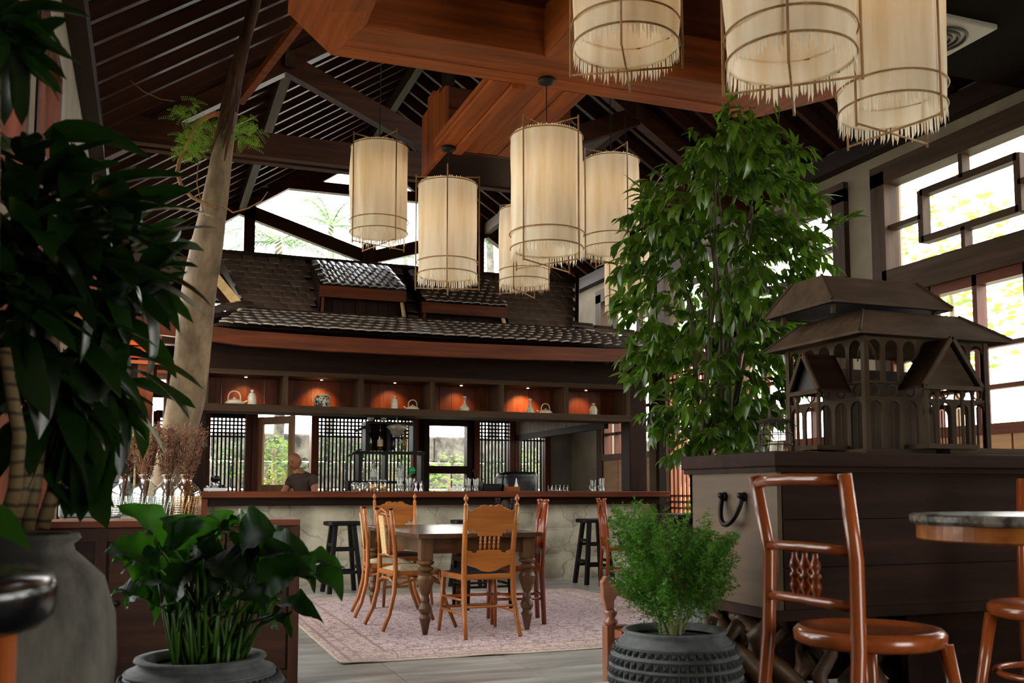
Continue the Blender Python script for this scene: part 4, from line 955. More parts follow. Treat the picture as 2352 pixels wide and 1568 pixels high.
edge = [v[j*(nx+1)] for j in range(ny+1)]; MB().tube([(p[0]-.003, p[1], p[2]-.002) for p in edge], .006, 5).ob('binding', bm_, rug)

# --- dining table
W_TB = {a: wood('worn_table_wood', (.22, .14, .085), (.36, .24, .15), a, rough=.22, spec=.6) for a in 'xyz'}
tb = E('dining_table', (2.385, 8.12, .011), label='long worn dark wood dining table with fat turned legs on rug', cat='table')
hx, hy = .50, 1.02
MB().prism([(-hx, -hy+.0), (-hx+.0, -hy), (hx, -hy), (hx, hy), (-hx, hy)][1:], (0, 0, .735), (1, 0, 0), (0, 1, 0), .035).ob('table_top', W_TB['y'], tb, bevel=.006)
MB().bx(-hx+.09, hx-.09, -hy+.09, -hy+.12, .60, .715).ob('apron', W_TB['x'], tb); MB().bx(-hx+.09, hx-.09, hy-.12, hy-.09, .60, .715).ob('apron', W_TB['x'], tb)
for s in (-1, 1): MB().bx(s*(hx-.105)-.015, s*(hx-.105)+.015, -hy+.1, hy-.1, .60, .715).ob('apron', W_TB['y'], tb)
W_TL = {a: wood('turned_leg_wood', (.25, .165, .10), (.42, .30, .19), a, rough=.4) for a in 'xyz'}
lp = [(.018, 0), (.022, .02), (.035, .10), (.044, .135), (.03, .165), (.045, .19), (.05, .215), (.04, .245), (.03, .26), (.033, .28), (.026, .32), (.034, .34), (.045, .38), (.058, .42), (.062, .46), (.05, .49), (.055, .50), (.036, .51), (.058, .535), (.06, .545), (.036, .565), (.062, .585), (.064, .60), (.04, .62)]
for sx_ in (-1, 1):
    for sy_ in (-1, 1):
        lg = MB().lathe([(r_*1.05, z*.90) for r_, z in lp], c=(sx_*(hx-.09), sy_*(hy-.12), 0), n=20).bx(sx_*(hx-.09)-.048, sx_*(hx-.09)+.048, sy_*(hy-.12)-.048, sy_*(hy-.12)+.048, .555, .717)
        lg.ob('leg', W_TL['z'], tb, smooth=False)
def rail(pts, wd, h, nm, m, par): MB().tube(pts, [h]*len(pts), 8).ob(nm, m, par, smooth=True)
# --- pressed back chair ; local: back at y=-.2, faces +y
M_CU = mat('black_cushion', (.05, .055, .07), (.10, .10, .12), 30, .6, .3); M_CR = mat('cream_seat', (.66, .60, .48), (.78, .72, .60), 40, .9, .3)
def spindle(p0, p1, m, nm, par, r=.009, k=1):
    p0, p1 = Vector(p0), Vector(p1); pr = [(0, .7), (.12, .8), (.2, 1.3), (.3, 1.5), (.42, .8), (.47, 1.5), (.52, 1.5), (.57, .8), (.7, 1.5), (.8, 1.3), (.88, .8), (1, .7)]
    MB().tube([p0.lerp(p1, t) for t, _ in pr], [r*q for _, q in pr], 7).ob(nm, m, par, smooth=True)
def mirror_poly(h): return h+[(-x, y) for x, y in reversed(h)]
def pressed_chair(loc, rz, label, cush=M_CU, wm_=W_HN):
    e = E('dining_chair', loc, rz, label, 'chair')
    for s in (-1, 1):
        x = s*.195
        pts = [(s*.215, -.30, 0), (s*.208, -.255, .12), (x+s*.003, -.212, .28), (x, -.2, .45), (x, -.205, .62), (x+s*.004, -.235, .82), (x+s*.010, -.262, .96)]
        lg_ = MB().tube(pts, [.015, .018, .021, .022, .020, .018, .016], 9).ob('leg', wm_['z'], e, smooth=True)
        p = pts[-1]
        MB().lathe([(.014, -.005), (.017, .01), (.008, .02), (.007, .032), (.017, .045), (.018, .058), (.010, .07), (.005, .085), (0, .09)], c=p, n=12).ob('finial', wm_['z'], lg_, smooth=True)
        MB().tube([(s*.235, .24, 0), (s*.222, .215, .2), (s*.212, .19, .43)], [.013, .017, .02], 9).ob('leg', wm_['z'], e, smooth=True)
        for z in (.17, .27): rail([(s*.205, -.23, z), (s*.222, 0, z), (s*.225, .21, z)], 0, .010, 'stretcher', wm_['y'], e)
    for z in (.18, .26): rail([(-.222, .212, z), (0, .222, z), (.222, .212, z)], 0, .011, 'stretcher', wm_['x'], e)
    rail([(-.205, -.235, .22), (.205, -.235, .22)], 0, .010, 'stretcher', wm_['x'], e)
    MB().prism([(-.21, -.215), (.21, -.215), (.235, .20), (.20, .235), (-.20, .235), (-.235, .20)], (0, 0, .435), (1, 0, 0), (0, 1, 0), .042).ob('seat_frame', wm_['x'], e, bevel=.008)
    v = []; f = []
    for j in range(9):
        for i in range(9): u, w_ = i/8*2-1, j/8*2-1; v.append((u*.195*(1+.05*w_), .01+w_*.19, .457+.038*(1-u**4)*(1-w_**4)))
    for j in range(8):
        for i in range(8): a = j*9+i; f.append((a, a+1, a+10, a+9))
    MB().add(v, f).ob('cushion', cush, e, smooth=True)
    upv = Vector((0, -.16, 1)).normalized(); o = (0, -.225, .735)
    crest = [(0, .235), (.025, .225), (.05, .238), (.085, .232), (.10, .215), (.135, .205), (.16, .19), (.188, .20), (.188, .06), (.165, .03), (.13, .05), (.125, .02), (.10, .025), (.095, .0), (0, .005)]
    MB().prism(mirror_poly([(x, y) for x, y in crest]), o, (1, 0, 0), upv, .016).ob('crest_rail', wm_['x'], e, bevel=.003)
    low = [(0, .0), (.06, .008), (.10, .03), (.188, .055), (.188, .165), (.14, .155), (.135, .14), (.10, .145), (.095, .16), (0, .165)]
    MB().prism(mirror_poly([(x, y) for x, y in low]), (0, -.202, .47), (1, 0, 0), Vector((0, -.06, 1)).normalized(), .016).ob('lower_rail', wm_['x'], e, bevel=.003)
    for k in range(5): x = (k-2)*.036; spindle((x, -.209, .63), (x, -.228, .745), wm_['z'], 'spindle', e, .007)
    return e
RZ = .012
pressed_chair((2.385, 7.18, RZ), math.radians(3), 'honey oak chair with carved pressed back and black cushion at the near table end')
pressed_chair((2.30, 9.28, RZ), math.radians(182), 'honey oak pressed back chair at the far end of the table', M_CU)
# --- cane bentwood side chair
W_BN = {a: wood('bentwood', (.50, .26, .085), (.68, .40, .155), a, rough=.33, coat=.3) for a in 'xyz'}
M_CN = mat('cane', (.72, .58, .38), (.84, .72, .52), 70, .7, .6)
def cane_chair(loc, rz, label, m=W_BN):
    e = E('dining_chair', loc, rz, label, 'chair')
    for s in (-1, 1):
        MB().tube([(s*.225, -.30, 0), (s*.21, -.245, .12), (s*.20, -.205, .28), (s*.19, -.19, .44), (s*.182, -.195, .64), (s*.175, -.212, .80), (s*.172, -.225, .92)], [.014, .017, .019, .02, .018, .017, .016], 9).ob('leg', m['z'], e, smooth=True)
        MB().tube([(s*.172, -.225, .92), (s*.171, -.227, .935)], [.013, .019], 9).ob('finial', W_DK['z'], e, smooth=True)
        MB().tube([(s*.245, .30, 0), (s*.215, .22, .2), (s*.195, .175, .43)], [.014, .017, .02], 9).ob('leg', m['z'], e, smooth=True)
        MB().tube([(s*.205, .19, .34), (s*.18, .12, .365), (s*.19, .02, .39), (s*.20, -.08, .37), (s*.195, -.19, .345)], .011, 7).ob('seat_bracket', m['y'], e, smooth=True)
    MB().tube([(-.19, .18, .35), (-.08, .165, .385), (.08, .165, .385), (.19, .18, .35)], .011, 7).ob('seat_bracket', m['x'], e, smooth=True)
    MB().tube([(-.19, -.2, .35), (-.08, -.2, .385), (.08, -.2, .385), (.19, -.2, .35)], .011, 7).ob('seat_bracket', m['x'], e, smooth=True)
    MB().prism([(-.19, -.205), (.19, -.205), (.215, .0), (.21, .15), (.16, .205), (-.16, .205), (-.21, .15), (-.215, 0)], (0, 0, .43), (1, 0, 0), (0, 1, 0), .038).ob('seat_frame', m['x'], e, bevel=.008)
    v = []; f = []
    for j in range(9):
        for i in range(9): u, w_ = i/8*2-1, j/8*2-1; v.append((u*.185, w_*.185, .449+.035*(1-u**4)*(1-w_**4)))
    for j in range(8):
        for i in range(8): a = j*9+i; f.append((a, a+1, a+10, a+9))
    MB().add(v, f).ob('seat_pad', M_CR, e, smooth=True)
    for z, y in ((.88, -.220), (.56, -.194)): rail([(-.175, y, z), (0, y-.015, z+.01), (.175, y, z)], 0, .013, 'back_rail', m['x'], e)
    MB().tube([(-.13, -.215, .57), (-.13, -.222, .78), (-.10, -.236, .90), (0, -.242, .93), (.10, -.236, .90), (.13, -.222, .78), (.13, -.215, .57)], .011, 7).ob('back_hoop', m['z'], e, smooth=True)
    MB().prism([(-.055, 0), (.055, 0), (.055, .31), (-.055, .31)], (0, -.212, .57), (1, 0, 0), Vector((0, -.12, 1)).normalized(), .01).ob('cane_panel', M_CN, e)
    return e
cane_chair((1.99, 7.74, RZ), math.radians(-84), 'cane backed bentwood chair with cream seat on the left side, nearest the camera')
cane_chair((2.0, 8.55, RZ), math.radians(-98), 'cane backed bentwood chair on the left side of the table, farther back')
# --- arched slat chair on the right side
def arch_chair(loc, rz, label, m=W_CH, seatm=None):
    e = E('dining_chair', loc, rz, label, 'chair')
    for s in (-1, 1):
        x = s*.195
        MB().tube([(x, -.22, 0), (x, -.2, .44), (x, -.215, .7), (x, -.24, .96)], [.020, .022, .020, .018], 8).ob('leg', m['z'], e, smooth=True)
        MB().lathe([(.012, 0), (.024, .008), (.012, .016), (.024, .028), (.024, .045), (0, .052)], c=(x, -.24, .955), n=12).ob('finial', m['z'], e, smooth=True)
        MB().tube([(x, .2, 0), (x, .19, .43)], [.017, .021], 8).ob('leg', m['z'], e, smooth=True)
        rail([(x, -.21, .2), (x, .2, .2)], 0, .011, 'stretcher', m['y'], e)
    rail([(-.195, .2, .22), (.195, .2, .22)], 0, .012, 'stretcher', m['x'], e); rail([(-.195, -.21, .22), (.195, -.21, .22)], 0, .012, 'stretcher', m['x'], e)
    MB().bx(-.215, .215, -.215, .215, .42, .465).ob('seat', m['x'], e, bevel=.01)
    arch = [(0, .13), (.05, .115), (.10, .07), (.14, .04), (.18, .045), (.18, -.02), (.14, -.025), (.10, .01), (.05, .06), (0, .075)]
    MB().prism(mirror_poly(arch), (0, -.232, .86), (1, 0, 0), Vector((0, -.1, 1)).normalized(), .024).ob('arched_crest', m['x'], e, bevel=.004)
    rail([(-.19, -.208, .55), (.19, -.208, .55)], 0, .013, 'back_rail', m['x'], e)
    for k in range(6):
        x = (k-2.5)*.048; t = .92-abs(x)*.9
        MB().tube([(x*.75, -.205, .47), (x*.85, -.208, .56), (x, -.22, .70), (x*1.05, -.238, t)], [.007, .012, .012, .008], 6).ob('back_spindle', m['z'], e, smooth=True)
    return e
arch_chair((2.87, 7.70, RZ), math.radians(76), 'cherry chair with arched slatted back at the right side of the table')
arch_chair((2.93, 8.75, RZ), math.radians(92), 'dark arched chair hidden behind table, right side and farther back', W_DK)
arch_chair((5.05, 10.05, 0), math.radians(255), 'red brown chair half hidden behind the feathery fern', W_CH)
# --- stools
def stool(loc, rz, label):
    e = E('bar_stool', loc, rz, label, 'stool')
    MB().prism([(-.19, -.10), (-.15, -.13), (.15, -.13), (.19, -.10), (.19, .10), (.15, .13), (-.15, .13), (-.19, .10)], (0, 0, .735), (1, 0, 0), (0, 1, 0), .045).ob('seat', W_BK['x'], e, bevel=.01)
    for sx_ in (-1, 1):
        for sy_ in (-1, 1): MB().beam((sx_*.175, sy_*.15, 0), (sx_*.10, sy_*.08, .72), .046, .052, up=(0, 1, 0)).ob('leg', W_BK['z'], e, bevel=.006)
    for z, k in ((.22, .155), (.46, .13)):
        for s in (-1, 1):
            MB().beam((-k, s*k*.86, z), (k, s*k*.86, z), .022, .034).ob('stretcher', W_BK['x'], e)
            MB().beam((s*k, -k*.86, z+.05), (s*k, k*.86, z+.05), .022, .034).ob('stretcher', W_BK['y'], e)
    return e
stool((1.98, 10.62, 0), .08, 'black wooden bar stool at the left, between the potted plant and the chairs')
stool((3.42, 10.68, 0), -.1, 'black wooden bar stool behind the middle of the dining table')
stool((4.95, 10.60, 0), .05, 'black wooden bar stool at the right in front of the stone bar')

# ================================================================== TREE TRUNK
random.seed(21)
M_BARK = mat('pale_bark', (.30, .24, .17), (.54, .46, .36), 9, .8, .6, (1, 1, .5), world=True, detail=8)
tr = E('tree_trunk', (.1, 7.97, 0), label='pale leaning tree trunk growing through the room left of the bar', cat='tree')
ctl = [(383, 1400, 118), (384, 1290, 106), (390, 1130, 92), (402, 1040, 80), (425, 930, 82), (440, 820, 80), (448, 740, 82), (462, 640, 76), (476, 560, 74), (487, 500, 62), (500, 420, 54), (512, 340, 46), (524, 260, 42), (540, 180, 34), (560, 100, 30), (582, 20, 28), (600, -60, 24), (615, -140, 20)]
P_, R_ = [], []
for px, py, wd in ctl:
    q = at(px, py, 7.5); P_.append(q); R_.append(wd*7.5/FPX/2)
P_[0].z = 0
v = []; f = []; NS = 18; K = 6; path = []
for i in range(len(P_)-1):
    for k in range(K): t = k/K; path.append((P_[i].lerp(P_[i+1], t), R_[i]*(1-t)+R_[i+1]*t))
for i, (p, r_) in enumerate(path):
    for j in range(NS):
        a = 2*PI*j/NS; rr = r_*(1+.07*noise.noise(Vector((math.cos(a)*1.3, math.sin(a)*1.3, p.z*2.2)))+.02*noise.noise(Vector((a*2, 0, p.z*22))))
        v.append((p.x+rr*math.cos(a), p.y+rr*math.sin(a), p.z))
for i in range(len(path)-1):
    for j in range(NS): f.append((i*NS+j, i*NS+(j+1) % NS, (i+1)*NS+(j+1) % NS, (i+1)*NS+j))
kk = max(i for i, q in enumerate(path) if q[0].z < at(530, 250, 7.5).z)*NS
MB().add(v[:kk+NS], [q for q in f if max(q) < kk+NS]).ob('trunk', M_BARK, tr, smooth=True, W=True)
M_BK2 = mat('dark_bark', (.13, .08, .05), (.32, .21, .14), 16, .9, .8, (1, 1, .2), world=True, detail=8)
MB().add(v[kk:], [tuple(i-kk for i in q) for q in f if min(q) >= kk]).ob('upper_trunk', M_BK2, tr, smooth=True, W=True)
for k in range(16):
    x0 = 500+R(-14, 26); y0 = R(170, 260); y1 = y0+R(60, 140); xx = lambda y: 540-(y-180)*.2
    MB().tube([at(xx(y0)+(x0-510)*.7, y0, 7.32), at(xx((y0+y1)/2)+(x0-510)*.8, (y0+y1)/2, 7.30), at(xx(y1)+(x0-512), y1, 7.31)], [.006, .016, .004], 5).ob('loose_bark', M_BK2, tr, W=True)
def px_tube(par, nm, pts, r, m, d=7.4): MB().tube([at(x, y, d+z) for x, y, z in pts], r, 8).ob(nm, m, par, smooth=True, W=True)
W_BR = mat('branch_bark', (.42, .30, .20), (.62, .46, .30), 20, .8, .4)
px_tube(tr, 'branch', [(520, 262, 0), (490, 262, 0), (462, 275, 0), (448, 292, 0), (436, 320, 0), (425, 345, 0)], [.024, .021, .018, .016, .015, .014], mat('orange_bark', (.60, .36, .20), (.76, .52, .32), 20, .8, .4))
px_tube(tr, 'branch', [(425, 345, 0), (412, 370, 0), (407, 395, 0), (416, 425, 0), (440, 452, 0), (480, 472, 0), (497, 478, 0)], [.014, .016, .017, .016, .014, .012, .008], W_BR)
px_tube(tr, 'twig', [(510, 470, 0), (535, 488, 0), (570, 478, 0), (600, 462, 0), (615, 440, 0)], [.008, .007, .006, .005, .004], W_BR)
px_tube(tr, 'twig', [(455, 375, 0), (452, 420, 0), (460, 455, 0), (470, 500, 0)], .004, W_BR)
px_tube(tr, 'twig', [(300, 185, 0), (330, 210, 0), (370, 228, 0), (400, 232, 0)], .004, W_BR)
M_FN = leafmat('fern_leaf', (.17, .27, .06), (.46, .60, .17), .45)
b = MB()
def spray(b, c, d, L, n, s):
    """fern-like pinnate spray"""
    d = Vector(d).normalized(); sd_ = d.cross(Vector((R(-.3, .3), 1, R(-.3, .3)))).normalized()
    for i in range(n):
        t = (i+.5)/n; p = Vector(c)+d*L*t+Vector((0, 0, -L*.25*t*t))
        for q in (-1, 1):
            tip = p+sd_*q*s*(1-.6*t)+d*s*.45+Vector((0, 0, -s*.2)); m_ = (p+tip)/2; wv = d*s*.16
            b.add([p, m_-wv, tip, m_+wv], [(0, 1, 2, 3)])
for (cx, cy_, rx, ry, n) in ((425, 250, 32, 32, 26), (440, 320, 35, 32, 48), (565, 300, 32, 36, 50), (470, 290, 30, 35, 30), (430, 345, 22, 22, 16), (500, 275, 30, 30, 14)):
    for k in range(n):
        a, q = R(0, 2*PI), R(0, 1)**.5
        c = at(cx+rx*q*math.cos(a), cy_+ry*q*math.sin(a), 7.4+R(-.15, .15)); spray(b, c, (R(-1, 1), R(-.5, .5), R(-.9, .3)), R(.06, .12), 8, .022)
o = b.ob('feathery_foliage', M_FN, tr, W=True); o['kind'] = 'stuff'

# ================================================================== LANTERNS
def fabmat():
    m, n, l, b = _base('lantern_cloth')
    t = n.new('ShaderNodeTexCoord'); mp = n.new('ShaderNodeMapping'); mp.inputs['Scale'].default_value = (14, 14, 1.1); l.new(t.outputs['Object'], mp.inputs[0])
    nz = n.new('ShaderNodeTexNoise'); nz.inputs['Detail'].default_value = 6; nz.inputs['Scale'].default_value = 1; l.new(mp.outputs[0], nz.inputs['Vector'])
    r = n.new('ShaderNodeValToRGB'); r.color_ramp.elements[0].position = .32; r.color_ramp.elements[1].position = .66
    r.color_ramp.elements[0].color = lin((.88, .81, .68)); r.color_ramp.elements[1].color = lin((.96, .93, .87)); l.new(nz.outputs[0], r.inputs[0])
    l.new(r.outputs[0], b.inputs['Base Color']); b.inputs['Roughness'].default_value = .95; b.inputs['Specular IOR Level'].default_value = .1
    tl = n.new('ShaderNodeBsdfTranslucent'); l.new(r.outputs[0], tl.inputs[0])
    mx = n.new('ShaderNodeMixShader'); mx.inputs[0].default_value = .42; l.new(b.outputs[0], mx.inputs[1]); l.new(tl.outputs[0], mx.inputs[2]); l.new(mx.outputs[0], n['Material Output'].inputs[0])
    wv = n.new('ShaderNodeTexNoise'); wv.inputs['Scale'].default_value = 220; l.new(t.outputs['Object'], wv.inputs['Vector'])
    ad = n.new('ShaderNodeMath'); ad.operation = 'MULTIPLY_ADD'; ad.inputs[1].default_value = .25; l.new(wv.outputs[0], ad.inputs[0]); l.new(nz.outputs[0], ad.inputs[2])
    bp = n.new('ShaderNodeBump'); bp.inputs['Strength'].default_value = .9; bp.inputs['Distance'].default_value = .015; l.new(ad.outputs[0], bp.inputs['Height']); l.new(bp.outputs[0], b.inputs['Normal'])
    return m
M_CL = fabmat()
M_BM = mat('bamboo', (.42, .29, .16), (.66, .50, .30), 26, .5, .2, (1, 1, .2))
M_CO = mat('cord', (.08, .04, .03), rough=.6)
def lantern(px, ytop, ybot, wpx, d, yaw, label, tall=None, zc=None, canopy=True, bulb=7, seed=0):
    random.seed(100+seed)
    r = wpx*d/FPX/2*.97; zt = at(px, ytop, d).z; zb_ = at(px, ybot, d).z
    if tall: zt = zb_+tall
    h = zt-zb_; c = at(px, (ytop+ybot)/2, d)
    e = E('hanging_lantern', (c.x, c.y, zb_), yaw, label, 'lantern')
    zhem = .07; ov = .065
    NU, NV = 72, 26; v = []; f = []
    for j in range(NV+1):
        t = j/NV; z = zhem+(h-zhem)*t
        for i in range(NU):
            a = 2*PI*i/NU; ca, sa = math.cos(a), math.sin(a)
            fold = .030*noise.noise(Vector((ca*2.2+seed, sa*2.2, t*.9)))+.022*noise.noise(Vector((ca*6+seed*3, sa*6, t*1.1)))+.011*noise.noise(Vector((ca*15, sa*15+seed, t*1.6)))
            amp = (1-abs(2*t-1)**4)*.8+.25
            rr = r*(1+fold*amp*2.6+.015*math.sin(PI*t))
            sag = .012*noise.noise(Vector((ca*4, sa*4, 9+seed)))*(1 if j in (0, NV) else .3)
            v.append((rr*ca, rr*sa, z+sag))
    for j in range(NV):
        for i in range(NU): f.append((j*NU+i, j*NU+(i+1) % NU, (j+1)*NU+(i+1) % NU, (j+1)*NU+i))
    cl_ = MB().add(v, f).ob('cloth', M_CL, e, smooth=True)
    # fringe : lower hem outward skirt and top frill
    b = MB()
    nf = 96
    for i in range(nf):
        a = 2*PI*(i+R(-.3, .3))/nf; L = R(.04, .085); rr = r*1.01; wv = r*PI/nf*.8
        ca, sa = math.cos(a), math.sin(a); tx, ty = -sa*wv, ca*wv; sw = R(-.006, .006)
        b.add([(rr*ca-tx, rr*sa-ty, zhem+.012), (rr*ca+tx, rr*sa+ty, zhem+.012), (rr*1.01*ca+tx*.8, rr*1.01*sa+ty*.8, zhem-L*.6), (rr*1.02*ca+tx*.25-sa*sw, rr*1.02*sa+ty*.25+ca*sw, zhem-L), (rr*1.01*ca-tx*.8, rr*1.01*sa-ty*.8, zhem-L*.6)], [(0, 1, 2, 3, 4)])
    o = b.ob('bottom_fringe', M_CL, cl_); o['kind'] = 'stuff'
    b = MB()
    for i in range(80):
        a = 2*PI*i/80; L = R(.006, .018); rr = r*.99; ca, sa = math.cos(a), math.sin(a); wv = r*PI/80
        b.add([(rr*ca+sa*wv, rr*sa-ca*wv, h-.004), (rr*ca-sa*wv, rr*sa+ca*wv, h-.004), (rr*.97*ca, rr*.97*sa, h+L)], [(0, 1, 2)])
    o = b.ob('top_frill', M_CL, cl_); o['kind'] = 'stuff'
    for z, q in ((zhem+.10, 1.055), (zhem+.004, 1.03), (h-.012, 1.03)): MB().ring((0, 0, z), r*q, .0042, 48, 6).ob('bamboo_hoop', M_BM, e, smooth=True)
    R2 = r*1.085
    for k in range(2):
        ca, sa = math.cos(k*PI/2), math.sin(k*PI/2)
        z0, z1 = -.035+.012*k, h+ov+.012*k
        for s in (-1, 1): MB().tube([(s*R2*ca, s*R2*sa, z0-.012), (s*R2*ca*.995, s*R2*sa*.995, h/2), (s*R2*ca, s*R2*sa, z1+.012)], .0055, 7).ob('bamboo_upright', M_BM, e, smooth=True)
        for z in (z0, z1): MB().tube([(-R2*ca*1.01, -R2*sa*1.01, z+R(-.006, .006)), (R2*ca*1.01, R2*sa*1.01, z+R(-.006, .006))], .0048, 7).ob('bamboo_crossbar', M_BM, e, smooth=True)
    ztop = (zc if zc else roofz(c.x)-.0)-zb_
    MB().tube([(0, 0, h*.80), (0, 0, h+ov), (0, 0, ztop)], .0045, 6).ob('hanging_cord', M_CO, e)
    if canopy: MB().lathe([(.055, ztop), (.055, ztop-.03), (.03, ztop-.036), (.0, ztop-.036)], n=18).ob('ceiling_rose', M_CO, e, smooth=True)
    bl = MB().lathe([(0, h*.66), (.02, h*.68), (.03, h*.72), (.02, h*.77), (.013, h*.80), (0, h*.80)], n=14).ob('bulb', glow('bulb_glow', (1, .70, .38), 4), e, smooth=True)
    l = bpy.data.lights.new('bulb_light', 'POINT'); l.energy = bulb*.11; l.color = (1, .62, .30); l.shadow_soft_size = .035
    q = bpy.data.objects.new('bulb_light', l); C.objects.link(q); q.parent = e; q.location = (0, 0, h*.62)
    return e
lantern(871, 335, 558, 132, 8.2, .35, 'cream cloth lantern hanging farthest left, against the bright gable', seed=1)
lantern(1028, 422, 655, 138, 7.7, -.3, 'cream cloth lantern second from left, above the dormer roof', zc=ZR, seed=2)
lantern(1256, 310, 600, 168, 6.42, .55, 'big cream lantern in the middle, hanging from the ring beam', zc=ZR, seed=3)
lantern(1404, 367, 595, 132, 8.2, .1, 'cream lantern just right of the big middle one', seed=4)
lantern(1204, 482, 666, 116, 9.2, .8, 'small far lantern half behind the middle lantern', seed=5)
lantern(1440, 545, 722, 104, 10.3, .3, 'small far cream lantern touching the ficus leaves', seed=6)
lantern(1436, -210, 150, 242, 4.45, -.55, 'large near lantern cut by the top edge, left one of three', zc=ZR+.62, seed=7, bulb=9)
lantern(1812, -300, 190, 290, 3.7, .9, 'largest near lantern cut by the top edge, middle one of three', zc=ZR+.62, seed=8, bulb=9)
lantern(2041, -260, 300, 236, 4.5, .2, 'tall near lantern cut by the top edge, right one of three', zc=ZR+.62, seed=9, bulb=10)
# ================================================================== FOREGROUND, RIGHT
DZ = .22   # deck level
W_CT = {a: wood('chest_wood', (.11, .06, .035), (.19, .11, .065), a, scale=14, rough=.65, spec=.1) for a in 'xyz'}
W_CE = {a: wood('chest_end_wood', (.27, .20, .12), (.37, .285, .18), a, scale=9, rough=.5) for a in 'xyz'}
CX0, CX1, CYa, CYb = 2.28, 4.10, 3.21, 3.86
ch = E('wooden_chest', (3.2, 3.5, .60), label='big dark wooden chest with iron ring handle on its end', cat='chest')
for i in range(3): z0, z1 = .60+.186*i, .60+.186*(i+1); MB().bx(CX0+.02, CX1, CYa, CYa+.025, z0, z1-.003).ob('front_board', W_CT['x'], ch, W=True)
MB().bx(CX0, CX0+.025, CYa-.0, CYb, .60, 1.16).ob('end_board', W_CE['y'], ch, W=True)
MB().bx(CX1-.02, CX1, CYa, CYb, .60, 1.16).bx(CX0, CX1, CYb-.02, CYb, .60, 1.16).bx(CX0, CX1, CYa, CYb, .60, .62).ob('carcass', W_CT['x'], ch, W=True)
MB().bx(CX0-.03, CX1+.03, CYa-.035, CYb+.03, 1.175, 1.235).ob('lid', W_CT['x'], ch, W=True, bevel=.006)
MB().bx(CX0-.02, CX1+.02, CYa-.02, CYb+.02, 1.155, 1.18).ob('lid_moulding', W_CT['x'], ch, W=True)
MB().bx(CX0-.015, CX1+.015, CYa-.02, CYb+.02, .585, .625).ob('base_moulding', W_CT['x'], ch, W=True)
hc = onX(1682, 1140, CX0-.012); IR = mat('iron', (.09, .08, .075), (.16, .14, .13), 30, .45, .3, metal=.7)
MB().tube([(CX0-.012-.035*math.sin(t), hc.y-.075*math.cos(t), hc.z-.115*math.sin(t)) for t in [PI*i/16 for i in range(17)]], .011, 8).ob('ring_handle', IR, ch, smooth=True, W=True); hnd_ = [q for q in ch.children if q.name.startswith('ring_handle')][0]
for s in (-1, 1): MB().lathe([(.02, -.004), (.018, .01), (.01, .014)], n=12).xf(Matrix.Translation((CX0, hc.y+s*.072, hc.z)) @ Matrix.Rotation(-PI/2, 4, 'Y')).tube([(CX0, hc.y+s*.072, hc.z), (CX0-.03, hc.y+s*.072, hc.z+.006)], .012, 8).ob('handle_staple', IR, hnd_, smooth=True, W=True)
lk = onY(1958, 1066, CYa-.005); MB().lathe([(.03, 0), (.028, .006), (.014, .012), (0, .014)], n=16).xf(Matrix.Translation((lk.x, CYa, lk.z)) @ Matrix.Rotation(PI/2, 4, 'X')).ob('lock_plate', IR, ch, smooth=True, W=True)
# root-wood stand under the chest
random.seed(31)
rs = E('root_wood_stand', (3.0, 3.5, DZ), label='gnarled root wood stand carrying the big chest', cat='stand')
W_SB = W_DK['x']; MB().bx(2.95, 4.08, 3.28, 3.32, DZ, .596).ob('added_shade_backing', W_SB, rs, W=True); MB().bx(2.33, 3.45, 3.80, 3.83, DZ, .58).ob('added_shade_backing', W_SB, rs, W=True)  # dark panels added to make the space under the chest read as shade
M_RT = mat('root_wood', (.15, .10, .055), (.32, .22, .13), 12, .5, .6)
for k in range(16):
    x = R(2.32, 2.9) if k < 12 else R(3.0, 4.0); y = R(3.25, 3.8); pts = [(x, y, DZ)]
    for i in range(5): pts.append((pts[-1][0]+R(-.09, .09), min(3.84, max(3.24, pts[-1][1]+R(-.07, .07))), DZ+.070*(i+1)))
    MB().tube(pts, [R(.03, .05), R(.02, .05), R(.03, .045), R(.02, .04), R(.025, .045), .03], 7).ob('root', M_RT, rs, smooth=True, W=True)

# --- model house
M_H = {a: wood('model_wood', (.17, .125, .08), (.28, .215, .145), a, scale=20, rough=.75, spec=.2) for a in 'xyz'}
M_HR = mat('model_roof_board', (.20, .15, .105), (.32, .25, .18), 12, .75, .3, (.25, 1, 1), detail=6, spec=.15)
HX0, HY0 = onY(1992, 1020, 3.34).x, 3.34
HX1 = onY(2268, 1030, HY0).x; HY1 = 3.86; HZ = 1.237
k2 = Vector((HX0, HY0, HZ))
mh = E('model_house', ((HX0+HX1)/2, (HY0+HY1)/2, HZ), label='weathered wooden model of a mansion birdcage standing on the big chest', cat='model house')
Wd, Dp = HX1-HX0, HY1-HY0; EV = at(1990, 742, 3.9).z-.0; H1 = EV-HZ
print('house', Wd, Dp, H1)
def H(b, nm, m, bevel=0, smooth=False): return b.ob(nm, m, mh, W=True, bevel=bevel, smooth=smooth)
H(MB().bx(HX0-.04, HX1+.05, HY0-.04, HY1+.02, HZ, HZ+.02), 'base_plinth', M_H['x'])
H(MB().bx(HX0+Wd*.50, HX1+.10, HY0-.12, HY0-.0, HZ, HZ+.026), 'porch_step', M_H['x'])
z0 = HZ+.02; z1 = EV-.01
for x, y in ((HX0, HY0), (HX1, HY0), (HX0, HY1), (HX1, HY1)): H(MB().bx(x-.012, x+.012, y-.012, y+.012, z0, z1), 'corner_post', M_H['z'])
